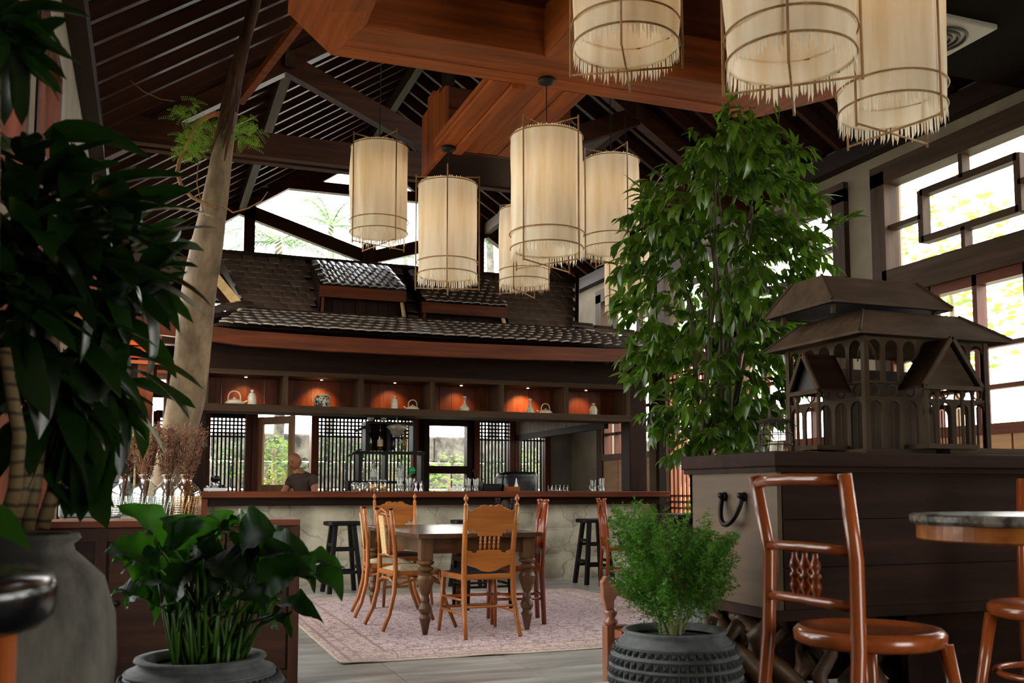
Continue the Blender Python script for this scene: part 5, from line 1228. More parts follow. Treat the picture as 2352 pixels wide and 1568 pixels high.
def arch_panel(o, u, w_, h, nm, t=.010, fr=.012):
    """frame with round arched opening: o lower-left, u unit dir, width w_, height h"""
    r_ = w_/2-fr; ah = h-fr-r_; inner = [(fr, 0), (fr, ah)]+[(w_/2-r_*math.cos(PI*i/10), ah+r_*math.sin(PI*i/10)) for i in range(1, 10)]+[(w_-fr, ah), (w_-fr, 0)]
    outer = [(0, 0), (0, h), (w_, h), (w_, 0)]
    poly_l = [(0, 0), (0, h), (w_/2, h)]+[p for p in reversed(inner[:7])]
    poly_r = [(w_/2, h), (w_, h), (w_, 0)]+[p for p in reversed(inner[6:])]
    b = MB(); b.prism(poly_l, o, u, (0, 0, 1), t); b.prism(poly_r, o, u, (0, 0, 1), t); return H(b, nm, M_H['z'])
zm = [z0, z0+H1*.43, z0+H1*.56, z1]
for (o, u, L, n) in (((HX0, HY0), (1, 0, 0), Wd, 7), ((HX0, HY1), (0, -1, 0), Dp, 5), ((HX1, HY0), (0, 1, 0), Dp, 5)):
    u = Vector(u); w_ = L/n
    for i in range(n):
        p = Vector((o[0], o[1], 0))+u*w_*i
        arch_panel(p+Vector((0, 0, zm[0])), u, w_, zm[1]-zm[0], 'arch_panel'); arch_panel(p+Vector((0, 0, zm[2])), u, w_, zm[3]-zm[2], 'arch_panel')
        H(MB().tube([p+u*w_/2+Vector((0, 0, zm[0])), p+u*w_/2+Vector((0, 0, zm[1]-.02))], .003, 5), 'cage_bar', M_H['z'])
        q = p+u*w_/2+Vector((0, 0, (zm[1]+zm[2])/2)); rr = (zm[2]-zm[1])/2-.004
        H(MB().ring(q, rr*.85, .004, 16, 5, 'y' if abs(u.x) > .5 else 'x'), 'roundel', M_H['z'])
    for z in zm[1:3]: H(MB().beam(Vector((o[0], o[1], z)), Vector((o[0], o[1], z))+u*L, .016, .010), 'string_course', M_H['x'])
# interior floor partition
H(MB().bx(HX0+.02, HX1-.02, HY0+.3, HY0+.31, z0, z1-.1), 'inner_screen', M_H['z'])
# lower roof frustum, gap, upper roof frustum
def frust(x0, x1, y0, y1, za, ix0, ix1, iy0, iy1, zb_, nm, th=.012):
    a = [(x0, y0, za), (x1, y0, za), (x1, y1, za), (x0, y1, za)]; c = [(ix0, iy0, zb_), (ix1, iy0, zb_), (ix1, iy1, zb_), (ix0, iy1, zb_)]
    for i in range(4):
        j = (i+1) % 4; q = [a[i], a[j], c[j], c[i]]; lo = [(p[0], p[1], p[2]-th) for p in q]
        H(MB().add(q+lo, [(0, 1, 2, 3), (7, 6, 5, 4), (0, 4, 5, 1), (1, 5, 6, 2), (2, 6, 7, 3), (3, 7, 4, 0)]), nm, M_HR)
        H(MB().tube([a[i], c[i]], .008, 6), 'hip_rib', M_H['x'])
    H(MB().bx(ix0, ix1, iy0, iy1, zb_-.004, zb_), 'roof_flat', M_HR)
sx0 = onY(1770, 795, 3.85); ev = .085
zt1 = at(1960, 688, 3.95).z; u0, u1 = HX0+.13, HX1-.12
frust(HX0-ev*1.0, HX1+ev, HY0-ev*.9, HY1+ev*.8, EV, HX0+.03, HX1-.10, HY0+.04, HY1-.06, zt1+.01, 'lower_roof_board')
ub = at(1955, 668, 3.97).z; ut = at(1950, 600, 4.0).z
ux0, ux1 = onY(1915, 680, HY0+.0).x, onY(2172, 680, HY0+.05).x
for x, y in ((ux0+.05, HY0+.07), (ux1-.05, HY0+.07), (ux0+.05, HY1-.1), (ux1-.05, HY1-.1)): H(MB().bx(x-.008, x+.008, y-.008, y+.008, zt1-.01, ub), 'lantern_post', M_H['z'])
H(MB().bx(ux0+.02, ux1-.02, HY0+.03, HY1-.06, ub-.012, ub), 'upper_soffit', W_BK['x'])
frust(ux0, ux1, HY0+.01, HY1-.03, ub, ux0+.035, ux1-.10, HY0+.12, HY1-.2, ut, 'upper_roof_board')
# curtains / brackets near the corner
for s, ax in ((1, 'x'), (1, 'y')):
    for k in range(3):
        r_ = .02+.012*k; pts = [(HX0+(r_*math.sin(t) if ax == 'x' else 0), HY0+(r_*math.sin(t) if ax == 'y' else -.014), z1-.005-r_*1.8*(1-math.cos(t))-.02) for t in [PI/2*i/6 for i in range(7)]]
        H(MB().tube(pts, .003, 5), 'corner_bracket', M_H['z'])
# two gabled porches
def porch(o, u, vdir, w_, dep, zeave, zap, nm):
    """o: wall-side corner of porch, u along wall, vdir outward"""
    o, u, v_ = Vector(o), Vector(u), Vector(vdir); e1, e2 = o-u*.02, o+u*(w_+.02)
    mid = o+u*w_/2
    for a in (e1, e2):
        q = [a+Vector((0, 0, zeave)), a+v_*dep+Vector((0, 0, zeave)), mid+v_*dep+Vector((0, 0, zap)), mid+Vector((0, 0, zap))]
        lo = [p-Vector((0, 0, .012)) for p in q]
        H(MB().add(q+lo, [(0, 1, 2, 3), (7, 6, 5, 4), (0, 4, 5, 1), (1, 5, 6, 2), (2, 6, 7, 3), (3, 7, 4, 0)]), 'porch_roof', W_DK['x'])
        H(MB().beam(a+v_*(dep+.004)+Vector((0, 0, zeave)), mid+v_*(dep+.004)+Vector((0, 0, zap)), .012, .018), 'porch_barge', M_H['x'])
    H(MB().add([e1+u*.01+v_*(dep-.02)+Vector((0, 0, zeave)), e2-u*.01+v_*(dep-.02)+Vector((0, 0, zeave)), mid+v_*(dep-.02)+Vector((0, 0, zap-.015))], [(0, 1, 2)]), 'pediment', M_H['x'] if nm else W_BK['x'])
    H(MB().beam(e1+v_*dep+Vector((0, 0, zeave-.008)), e2+v_*dep+Vector((0, 0, zeave-.008)), .02, .018), 'entablature', M_H['x'])
    for t in (.04, .96) if not nm else (.04, .25, .75, .96):
        p = o+u*w_*t+v_*(dep-.02); H(MB().lathe([(.011, HZ+.02), (.008, HZ+.05), (.008, zeave-.04), (.012, zeave-.014)], c=(p.x, p.y, 0), n=10), 'column', M_H['z'], smooth=True)
    H(MB().beam(o+v_*dep/2+Vector((0, 0, HZ+.03)), o+u*w_+v_*dep/2+Vector((0, 0, HZ+.03)), dep, .02), 'porch_floor', M_H['x'])
pr = onY(2150, 880, HY0-.12); pl = onY(2250, 880, HY0-.12)
porch((onY(2130, 880, HY0-.15).x, HY0, 0), (1, 0, 0), (0, -1, 0), onY(2245, 880, HY0-.15).x-onY(2130, 880, HY0-.15).x, .15, onY(2140, 884, HY0-.15).z, onY(2196, 775, HY0-.15).z, True)
pa = onX(1885, 895, HX0-.09)
porch((HX0, HY0+.27, 0), (0, -1, 0), (-1, 0, 0), .16, .17, onX(1880, 893, HX0-.17).z, onX(1843, 812, HX0-.17).z, False)
# small wire lantern basket
wp = onY(1775, 1012, 3.72); wb_ = E('wire_birdcage', (wp.x+.0, 3.70, 1.237), label='small rustic wire basket lantern left of the model house on the chest', cat='basket')
M_WR = mat('rusty_wire', (.16, .13, .10), (.3, .26, .21), 40, .6, .4)
MB().lathe([(.075, 0), (.08, .012), (.07, .015), (0, .016)], n=20).ob('tray', M_WR, wb_)
for k in range(12):
    a = 2*PI*k/12; MB().tube([(.072*math.cos(a), .072*math.sin(a), .012), (.075*math.cos(a+.1), .075*math.sin(a+.1), .08), (.062*math.cos(a), .062*math.sin(a), .15)], .0028, 5).ob('wire_bar', M_WR, wb_)
for z, r_ in ((.05, .075), (.10, .074), (.15, .064)): MB().ring((0, 0, z), r_, .003, 22, 5).ob('hoop', M_WR, wb_)
MB().lathe([(.075, .15), (.085, .158), (.03, .17), (0, .171)], n=18).ob('cap', M_WR, wb_)
MB().ring((.0, 0, .195), .028, .006, 18, 6, 'y').ob('top_ring', M_WR, wb_, smooth=True)
MB().lathe([(.03, .016), (.035, .06), (.03, .062)], n=16, caps=False).ob('glass_cup', GLF, wb_, smooth=True)

# --- foreground bentwood chair
W_FC = {a: wood('reddish_bentwood', (.42, .18, .07), (.62, .31, .13), a, rough=.25, coat=.6, scale=10) for a in 'xyz'}
def round_chair(c, fdir, label, full=True):
    e = E('cafe_chair', (c[0], c[1], DZ), math.atan2(-fdir[0], fdir[1]), label, 'chair')
    ps = []
    for s in (-1, 1):
        pts = [(s*.215, -.27, 0), (s*.20, -.225, .2), (s*.19, -.20, .45), (s*.185, -.195, .68), (s*.195, -.235, .905)]
        MB().tube(pts, [.017, .019, .020, .019, .018], 10).ob('rear_post', W_FC['z'], e, smooth=True); ps.append(pts)
        MB().tube([(s*.20, .19, 0), (s*.175, .165, .2), (s*.15, .13, .44)], [.015, .018, .021], 10).ob('front_leg', W_FC['z'], e, smooth=True)
    for z, y, r_ in ((.885, -.23, .017), (.70, -.198, .014), (.555, -.195, .014)): MB().tube([(-.19, y, z), (-.1, y-.015, z+.006), (0, y-.02, z+.008), (.1, y-.015, z+.006), (.19, y, z)], r_, 9).ob('back_rail', W_FC['x'], e, smooth=True)
    for k in (-1, 0, 1): spindle((k*.045, -.213, .565), (k*.045, -.215, .69), W_FC['z'], 'back_spindle', e, .010)
    MB().lathe([(.0, .43), (.19, .43), (.205, .44), (.207, .465), (.195, .478), (.165, .480), (.155, .472), (0, .474)], n=40, caps=False).ob('seat', W_FC['x'], e, smooth=True)
    MB().ring((0, 0, .24), .185, .012, 36, 8).ob('foot_ring', W_FC['x'], e, smooth=True)
    return e
q1 = at(1785, 1425, 2.86); q2 = at(1962, 1425, 2.56); mid = (q1+q2)/2
ax = (q2-q1); ax.z = 0; ax.normalize(); fd = Vector((-ax.y, ax.x, 0)); sc_ = mid+fd*.19
round_chair((sc_.x, sc_.y), (fd.x, fd.y), 'reddish bentwood cafe chair with round seat in the right foreground')
c2 = at(2420, 1430, 3.35); round_chair((c2.x, c2.y), (-.95, -.3), 'second bentwood chair in shadow under the round table at right edge')
# round marble table at right
rt = at(2405, 1180, 2.75); e = E('round_table', (rt.x, rt.y, DZ), label='round marble topped table cut by the right photo edge', cat='table')
zt_ = rt.z-DZ
M_MB = mat('veined_marble', (.24, .22, .20), (.55, .52, .48), 22, .25, .1, detail=9, ramp=(.4, .62))
MB().lathe([(0, zt_-.028), (.355, zt_-.028), (.36, zt_-.02), (.36, zt_-.006), (.352, zt_), (0, zt_)], n=64, caps=False).ob('marble_top', M_MB, e, smooth=False)
MB().lathe([(.0, zt_-.075), (.335, zt_-.075), (.342, zt_-.07), (.342, zt_-.03), (0, zt_-.03)], n=64, caps=False).ob('wood_rim', W_HN['x'], e)
MB().lathe([(.03, .05), (.045, .12), (.03, .2), (.035, .5), (.05, zt_-.08)], n=18).ob('pedestal', W_DK['z'], e, smooth=True)
for k in range(3): a = 2*PI*k/3+.3; MB().tube([(0, 0, .12), (.15*math.cos(a), .15*math.sin(a), .08), (.26*math.cos(a), .26*math.sin(a), .018)], [.03, .024, .018], 8).ob('foot', W_DK['x'], e, smooth=True)

# --- carved settee end
bp_ = at(1402, 1330, 4.9); se = E('carved_settee', (bp_.x, bp_.y, 0), 0, label='carved reddish wooden settee arm with turned post beside the fern pot', cat='settee')
W_ST = {a: wood('settee_wood', (.42, .25, .17), (.60, .38, .27), a, rough=.32, coat=.3, scale=10) for a in 'xyz'}
def zz(py, d=4.9): return at(1400, py, d).z
arm = [(-.045, zz(1370)), (-.05, zz(1335)), (-.03, zz(1322)), (.0, zz(1325)), (.04, zz(1340)), (.09, zz(1352)), (.14, zz(1348)), (.19, zz(1325)), (.26, zz(1318)), (.4, zz(1322)), (.6, zz(1325)), (.6, zz(1352)), (.4, zz(1350)), (.26, zz(1352)), (.2, zz(1362)), (.14, zz(1372)), (.09, zz(1378)), (.03, zz(1366)), (.012, zz(1378)), (.01, zz(1398)), (-.03, zz(1400))]
MB().prism(arm, (0, 0, 0), (1, -.12, 0), (0, 0, 1), .05).ob('carved_arm', W_ST['x'], se, bevel=.006)
MB().lathe([(.022, zz(1436)), (.034, zz(1430)), (.036, zz(1424)), (.02, zz(1418)), (.033, zz(1408)), (.034, zz(1402)), (.02, zz(1396))], n=16).ob('turned_post', W_ST['z'], se, smooth=True)
MB().bx(-.035, .10, -.03, .03, .0, zz(1434)).ob('end_panel', W_ST['z'], se, bevel=.004)
MB().bx(.03, .6, -.10, -.04, zz(1480), zz(1440)).ob('seat_rail', W_ST['x'], se); MB().bx(.0, .6, -.12, -.04, .36, .40).ob('seat', W_ST['x'], se)
MB().bx(.53, .6, -.12, -.05, 0, zz(1352)).ob('leg', W_ST['z'], se)
# dark side cabinet behind fern
q = at(1565, 1180, 9.2); e = E('side_cabinet', (q.x, q.y, 0), label='small dark side cabinet behind the fern by the right wall', cat='cabinet')
MB().bx(-.13, .5, -.1, .35, .06, q.z-.03).ob('body', W_DK['z'], e); MB().bx(-.15, .52, -.12, .37, q.z-.03, q.z).ob('top', W_DK['x'], e, bevel=.005)
for x in (-.1, .47): MB().bx(x-.02, x+.02, -.08, -.04, 0, .06).bx(x-.02, x+.02, .3, .34, 0, .06).ob('foot', W_DK['z'], e)

# ================================================================== POTS
M_ST = mat('grey_stone_pot', (.25, .26, .26), (.44, .45, .445), 9, .85, .6, detail=8)
M_SOIL = mat('soil', (.10, .075, .055), (.17, .13, .10), 30, .95, .6)
M_STD = mat('dark_stone', (.12, .125, .13), (.24, .25, .255), 18, .8, .5)
def at_floor(px, d, z): v = at(px, 1128, d); return Vector((v.x, v.y, z))
# fern pot : barrel with rows of raised pyramidal studs
pz = at(1545, 1440, 3.75).z; p = at_floor(1545, 3.75, DZ); Hp = pz-DZ; Rp = 148*3.75/FPX
fp = E('fern_planter', p, label='grey stone pot with rows of diamond studs holding the feathery fern', cat='planter')
prof = [(Rp*.62, 0), (Rp*.85, Hp*.14), (Rp*.98, Hp*.35), (Rp*1.0, Hp*.52), (Rp*.97, Hp*.7), (Rp*.90, Hp*.84), (Rp*.80, Hp*.92), (Rp*.76, Hp*.95), (Rp*.80, Hp*.975), (Rp*.79, Hp), (Rp*.72, Hp*1.0), (Rp*.66, Hp*.93)]
MB().lathe(prof, n=56, caps=False).ob('pot_body', M_ST, fp, smooth=True)
MB().lathe([(Rp*.7, Hp*.90), (Rp*.3, Hp*.93), (0, Hp*.94)], n=30, caps=False).ob('soil', M_SOIL, fp, smooth=True)
def prof_r(prof, z):
    for (r0, z0_), (r1, z1_) in zip(prof, prof[1:]):
        if z0_ <= z <= z1_: return r0+(r1-r0)*(z-z0_)/(z1_-z0_+1e-9)
    return prof[0][0]
stud = MB().add([(-.013, 0, -.013), (.013, 0, -.013), (.013, 0, .013), (-.013, 0, .013), (0, -.013, 0)], [(0, 1, 4), (1, 2, 4), (2, 3, 4), (3, 0, 4)]).mesh('stud', M_STD)
zs_ = [Hp*(.22+.115*k) for k in range(6)]
for z in zs_:
    r_ = prof_r(prof, z); n = 48
    for i in range(n):
        a = 2*PI*i/n; put(stud, 'stud', fp, TR((r_*math.cos(a), r_*math.sin(a), z), (0, 0, a+PI/2), (1.0, 1, 1.05)))
    MB().ring((0, 0, z+Hp*.056), prof_r(prof, z+Hp*.056)+.001, .006, 56, 5).ob('rib', M_ST, fp, smooth=True)
random.seed(41)
# feathery asparagus fern
af = E('feathery_fern', p+Vector((0, 0, Hp*.93)), label='bright green feathery asparagus fern bush in the studded stone pot', cat='plant')
M_AF = leafmat('asparagus_green', (.15, .31, .05), (.42, .66, .15), .35, .6, scale=9)
b = MB(); M_STEM = mat('pale_stem', (.42, .42, .28), (.60, .58, .42), 20, .7, .2)
cen = at(1546, 1268, 3.75)
NPL = 210
for k in range(NPL):
    # tip target inside a ragged ellipse
    a, q = R(0, 2*PI), R(.25, 1)**.6; el = R(-.9, 1)
    if q*math.cos(a) > .3: el = min(el, .35)
    tip = Vector((cen.x+.25*q*math.cos(a), cen.y+.23*q*math.sin(a), cen.z+.235*el*(1-.35*q)))
    if k < 10: tip.z += R(.02, .05)
    base = Vector((p.x+R(-.04, .04), p.y+R(-.04, .04), pz-.02)); up_ = tip+Vector((R(-.05, .05), R(-.05, .05), 0))
    if k < 14: MB().tube([base, base.lerp(tip, .4)+Vector((0, 0, .05)), base.lerp(tip, .75)+Vector((0, 0, .05)), tip], [.005, .004, .003, .001], 5).ob('stem', M_STEM, af, W=True)
    d = (tip-base); d.normalize(); c0 = tip-d*.16
    for j in range(85):
        t = R(0, 1); o_ = c0+d*.18*t+Vector((R(-1, 1), R(-1, 1), R(-1, 1)))*.045*(1.1-t)
        v1 = Vector((R(-1, 1), R(-1, 1), R(-.4, 1))).normalized(); L = R(.012, .03); s1 = v1.cross(Vector((R(-1, 1), R(-1, 1), R(-1, 1)))).normalized()*.0022
        b.add([o_-s1, o_+s1, o_+v1*L], [(0, 1, 2)])
        v2 = (v1+Vector((R(-1, 1), R(-1, 1), R(-1, 1)))*.7).normalized(); b.add([o_-s1, o_+s1, o_+v2*L*.8], [(0, 1, 2)])
o = b.ob('feathery_needles', M_AF, af, W=True); o['kind'] = 'stuff'

# --- lily pot : carved rings
d_ = 3.2; p = at_floor(472, d_, DZ); zr_ = at(472, 1500, d_).z; Rl = 190*d_/FPX; Hl = zr_-DZ
lpot = E('lily_planter', p, label='carved grey stone pot with bead rings holding the peace lily', cat='planter')
prl = [(Rl*.6, 0), (Rl*.9, Hl*.2), (Rl*1.02, Hl*.45), (Rl*1.0, Hl*.66), (Rl*.93, Hl*.78), (Rl*.86, Hl*.83), (Rl*.84, Hl*.88), (Rl*.74, Hl*.92), (Rl*.70, Hl*.95), (Rl*.76, Hl*.98), (Rl*.75, Hl), (Rl*.64, Hl), (Rl*.58, Hl*.92)]
MB().lathe(prl, n=64, caps=False).ob('pot_body', M_ST, lpot, smooth=True); MB().lathe([(Rl*.62, Hl*.9), (0, Hl*.93)], n=30, caps=False).ob('soil', M_SOIL, lpot)
bead = MB().lathe([(0, -.012), (.009, -.008), (.012, 0), (.009, .008), (0, .012)], n=8).mesh('bead', M_STD, True)
for z, n, nm in ((Hl*.80, 56, 'bead'), (Hl*.70, 60, 'bead'), (Hl*.60, 60, 'bead')):
    for i in range(n): a = 2*PI*i/n; r_ = prof_r(prl, z); put(bead, nm, lpot, TR((r_*math.cos(a), r_*math.sin(a), z), (0, 0, a), (.8, 1, 1)))
    for dz in (-.02, .02): MB().ring((0, 0, z+dz), prof_r(prl, z+dz)+.001, .006, 64, 5).ob('rib', M_ST, lpot, smooth=True)
# peace lily leaves (start, tip in photo, width m, depth offset, arch)
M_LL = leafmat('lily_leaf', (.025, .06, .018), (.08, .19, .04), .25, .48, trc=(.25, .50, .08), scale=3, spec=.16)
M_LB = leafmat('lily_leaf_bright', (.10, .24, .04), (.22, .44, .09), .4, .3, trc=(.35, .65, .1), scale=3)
M_PT = leafmat('petiole', (.14, .26, .06), (.28, .44, .13), .2, .4, scale=3)
li = E('peace_lily', p+Vector((0, 0, Hl*.92)), label='dark broad leaved peace lily in the carved stone pot', cat='plant')
random.seed(51)
LV = [(372, 1265, 268, 1145, .085, 0, 0), (400, 1262, 372, 1172, .12, .0, 0), (432, 1258, 420, 1165, .12, .05, 0), (492, 1240, 484, 1145, .085, .1, 0), (520, 1222, 590, 1198, .06, .12, 1), (548, 1262, 655, 1222, .15, .0, 0),
      (600, 1300, 712, 1255, .12, -.05, 0), (598, 1350, 722, 1278, .14, -.12, 2), (690, 1302, 792, 1298, .06, .1, 0), (680, 1318, 788, 1366, .09, .1, 0), (360, 1300, 236, 1255, .10, -.05, 0), (370, 1310, 280, 1292, .08, -.1, 0), (345, 1380, 252, 1350, .06, .0, 0),
      (430, 1382, 352, 1412, .06, -.1, 0), (628, 1412, 744, 1400, .065, -.1, 0), (530, 1392, 615, 1380, .09, -.12, 0), (420, 1345, 320, 1325, .09, .05, 0), (470, 1290, 560, 1345, .12, -.1, 0), (430, 1290, 520, 1270, .13, .05, 0),
      (450, 1275, 350, 1240, .11, .1, 0), (500, 1290, 620, 1310, .12, .08, 0), (540, 1330, 650, 1340, .10, .1, 0), (470, 1330, 430, 1240, .11, .15, 0), (520, 1340, 470, 1400, .10, -.05, 0), (400, 1330, 420, 1250, .10, .12, 0), (452, 1250, 470, 1190, .09, .12, 0),
      (580, 1290, 690, 1240, .10, .12, 0), (560, 1270, 600, 1215, .08, .14, 0), (650, 1410, 662, 1450, .03, -.1, 0), (395, 1250, 330, 1205, .07, .1, 0), (600, 1395, 560, 1330, .10, .14, 0), (300, 1310, 262, 1275, .05, .05, 0),
      (350, 1345, 288, 1390, .07, .1, 0), (450, 1300, 395, 1390, .09, -.08, 0), (560, 1400, 640, 1440, .07, .05, 0), (500, 1255, 545, 1170, .07, .2, 0), (640, 1290, 725, 1330, .09, .05, 0), (420, 1300, 470, 1370, .10, .02, 0), (590, 1255, 560, 1350, .11, .1, 0), (340, 1260, 300, 1330, .08, .08, 0), (460, 1245, 530, 1210, .09, .1, 0), (390, 1320, 340, 1380, .08, .12, 0)]
for (x0, y0, x1, y1, w_, dd, kd) in LV:
    w_ *= 1.5
    a = at(x0, y0, 3.15+dd); t_ = at(x1, y1, 3.15+dd+R(-.12, .05)); L = (t_-a).length
    view = (a-Vector((0, 0, EYE))).normalized(); dr = (t_-a).normalized()
    nrm = (-view*(.75 if kd else .55)+Vector((0, 0, .8))+Vector((R(-.3, .3), 0, 0))); nrm = (nrm-dr*nrm.dot(dr)).normalized(); side = dr.cross(nrm).normalized()
    n = 18; pts, sv, ws = [], [], []; dr_p = R(.05, .3)
    for i in range(n+1):
        t = i/n; pts.append(a.lerp(t_, t)+nrm*L*.16*math.sin(PI*t)+side*.010*math.sin(t*7+w_*90)-Vector((0, 0, L*dr_p*t**4))); sv.append(side)
        ws.append(w_/2*max(.03, math.sin(PI*t**.8)**.8*(1-.0*t)) if i < n else .001)
    v = []; f = []
    for i_, (p_, w2) in enumerate(zip(pts, ws)):
        cup = .35*w2; rp = nrm*.0035*(1 if i_ % 2 else -1)*(0 if i_ in (0, n) else 1); wv_ = nrm*.007*math.sin(i_*1.1+w_*50)
        v += [p_-side*w2+nrm*cup+wv_, p_-side*w2*.5+nrm*cup*.45+rp, p_-nrm*.002, p_+side*w2*.5+nrm*cup*.45+rp, p_+side*w2+nrm*cup-wv_]
    for i in range(n):
        for j in range(4): k = i*5+j; f.append((k, k+1, k+6, k+5))
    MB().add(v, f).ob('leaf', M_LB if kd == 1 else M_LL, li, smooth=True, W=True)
    # petiole
    base = at(475+R(-75, 75)+(x0-475)*.12, 1508, 3.2+R(-.08, .08)); base.z = zr_-.02
    MB().tube([base, base.lerp(a, .5)+Vector((0, 0, .04)), a+Vector((0, 0, .0)), a.lerp(t_, .15)+nrm*L*.06], [.007, .006, .0045, .002], 6).ob('petiole', M_PT, li, smooth=True, W=True)
for k in range(46):
    bx_ = R(-95, 95); base = at(475+bx_*.8, 1508, 3.2+R(-.1, .12)); base.z = zr_-.03; tp = at(475+bx_*R(1.0, 1.35), R(1290, 1400), 3.2+R(-.1, .12))
    MB().tube([base, base.lerp(tp, .5)+Vector((R(-.01, .01), 0, 0)), tp], [.007, .006, .003], 6).ob('petiole', M_PT, li, smooth=True, W=True)

# ================================================================== CABINET, BOTTLES, DRIED FLOWERS
CYF = 5.55
xr = onY(688, 1300, CYF).x
cab = E('low_cabinet', (.1, 5.8, 0), label='dark wooden low cabinet behind the peace lily carrying the glass bottles', cat='cabinet')
ztc = .925
MB().bx(-.62, xr+.0, CYF-.0, CYF+.52, ztc-.035, ztc).ob('cabinet_top', W_RD['x'], cab, W=True, bevel=.004)
MB().bx(-.60, xr-.0, CYF+.02, CYF+.50, .0, ztc-.037).ob('carcass', W_DK['x'], cab, W=True)
W_CB = {a: wood('cabinet_wood', (.13, .072, .042), (.22, .125, .075), a, rough=.55, spec=.12) for a in 'xyz'}
for x in (xr-.055, .30, -.25): MB().bx(x-.0, x+.055, CYF, CYF+.03, 0, ztc-.037).ob('stile', W_CB['z'], cab, W=True)
for z in (ztc-.105, .04): MB().bx(-.6, xr-.055, CYF+.004, CYF+.028, z, z+.065).ob('rail', W_CB['x'], cab, W=True)
for x0, x1 in ((-.19, .30), (.355, xr-.055)):
    dd_ = MB().bx(x0+.01, x1-.01, CYF+.010, CYF+.024, .11, ztc-.11).ob('door', W_CB['x'], cab, W=True, bevel=.004)
    MB().lathe([(.012, 0), (.016, .012), (.008, .022), (0, .023)], n=12).xf(Matrix.Translation((x0+.05, CYF+.010, .5)) @ Matrix.Rotation(PI/2, 4, 'X')).ob('knob', IR, dd_, smooth=True, W=True)
MB().bx(xr-.001, xr+.003, CYF+.06, CYF+.46, .08, ztc-.1).ob('side_panel', W_CB['z'], cab, W=True)
random.seed(61)
M_DF = leafmat('dried_flower', (.34, .22, .15), (.62, .46, .36), .3, .9, scale=30)
def gbottle(px, label, flabel, tint, w_=62, k=0):
    q = at(px, 1188, 5.95); e = E('glass_bottle', (q.x, q.y, ztc+.001), label=label, cat='bottle', group=None)
    g = clearmat('bottle_glass_'+str(k == 3), tint, .22, .05)
    r_ = .086 if k < 9 else .07
    pr = [(r_*.9, 0), (r_, .012), (r_, .13), (r_*.93, .165), (r_*.6, .195), (r_*.40, .21), (r_*.38, .235), (r_*.50, .245), (r_*.50, .255)]
    MB().lathe(pr, n=28, caps=False).ob('bottle_body', g, e, smooth=True)
    for z in [.02+.014*i for i in range(8)]:
        MB().ring((0, 0, z), r_*1.0, .0045, 26, 5).ob('pressed_band', g, e, smooth=True)
    cr = MB()
    for i in range(26):
        a = 2*PI*i/26; cr.tube([(r_*1.01*math.cos(a), r_*1.01*math.sin(a), .015), (r_*1.01*math.cos(a+.25), r_*1.01*math.sin(a+.25), .125)], .0035, 4)
    cr.ob('pressed_pattern', mat('pressed_relief', (.55, .58, .55), (.85, .88, .85), 40, .1, .3, spec=.9) if k < 3 else mat('pressed_relief_amber', (.55, .40, .20), (.85, .65, .38), 40, .1, .3, spec=.9), e, smooth=True)['kind'] = 'stuff'
    fb = E('dried_flower_bunch', (q.x, q.y, ztc+.10), label=flabel, cat='flowers')
    b = MB(); hh = R(.0, .04)
    for j in range(26):
        a, s = R(0, 2*PI), R(0, 1)**.5; tp = Vector((.105*s*math.cos(a), .10*s*math.sin(a), .36+hh+.06*(1-s)+R(-.02, .03)))
        MB().tube([(R(-.012, .012), R(-.012, .012), 0), (tp.x*.25, tp.y*.25, .16), tuple(tp)], .0016, 4).ob('dry_stem', M_DF, fb)
        for m_ in range(75):
            t = R(.38, 1.08); c = Vector((tp.x*t**1.2, tp.y*t**1.2, tp.z*t))+Vector((R(-1, 1), R(-1, 1), R(-1, 1)))*.02
            d = Vector((R(-1, 1)+tp.x*6, R(-1, 1)+tp.y*6, R(.1, 1.6))).normalized(); L = R(.010, .024); s1 = d.cross(Vector((R(-1, 1), R(-1, 1), R(-1, 1)))).normalized()*.0028
            b.add([c-s1, c+s1, c+d*L+s1*.5, c+d*L-s1*.5], [(0, 1, 2, 3)])
    o = b.ob('dried_blossom', M_DF, fb); o['kind'] = 'stuff'
gbottle(283, 'leftmost clear pressed glass bottle on the low cabinet', 'brown dried flower bunch in the leftmost bottle', (.93, .97, .95), k=0)
gbottle(332, 'second clear pressed glass bottle from the left on the cabinet', 'brown dried flower bunch in second bottle from left', (.93, .97, .95), k=1)
gbottle(384, 'third clear pressed glass bottle, standing before the tree trunk', 'brown dried flower bunch in the third bottle', (.93, .97, .95), k=2)
gbottle(426, 'amber pressed glass bottle at right end of the four', 'brown dried flower bunch in the amber bottle', (.95, .80, .55), k=3)
# little yellow-green plant behind flowers
q = at(312, 1010, 7.7); e = E('yellow_green_shrub', (q.x, q.y, 0), label='small yellow green round leaved shrub behind the dried flowers', cat='plant')
M_YG = leafmat('yellow_green', (.34, .42, .10), (.66, .72, .30), .4, .5); b = MB()
for k in range(240):
    a, s = R(0, 2*PI), R(0, 1)**.5; c = Vector((q.x+.12*s*math.cos(a), q.y+.1*s*math.sin(a), q.z+R(-.12, .09))); n_ = Vector((R(-1, 1), R(-1.5, .2), R(-.2, 1))).normalized(); u = n_.cross(Vector((0, 0, 1))).normalized(); v2 = n_.cross(u); s_ = .014
    b.add([c+u*s_, c+v2*s_, c-u*s_, c-v2*s_], [(0, 1, 2, 3)])
b.ob('small_leaves', M_YG, e, W=True)['kind'] = 'stuff'
MB().tube([(0, 0, .5), (0, 0, q.z)], .01, 6).ob('stem', M_STEM, e); MB().lathe([(.10, 0), (.14, .3), (.15, .55), (.12, .56)], n=20).ob('pot', M_ST, e, smooth=True)
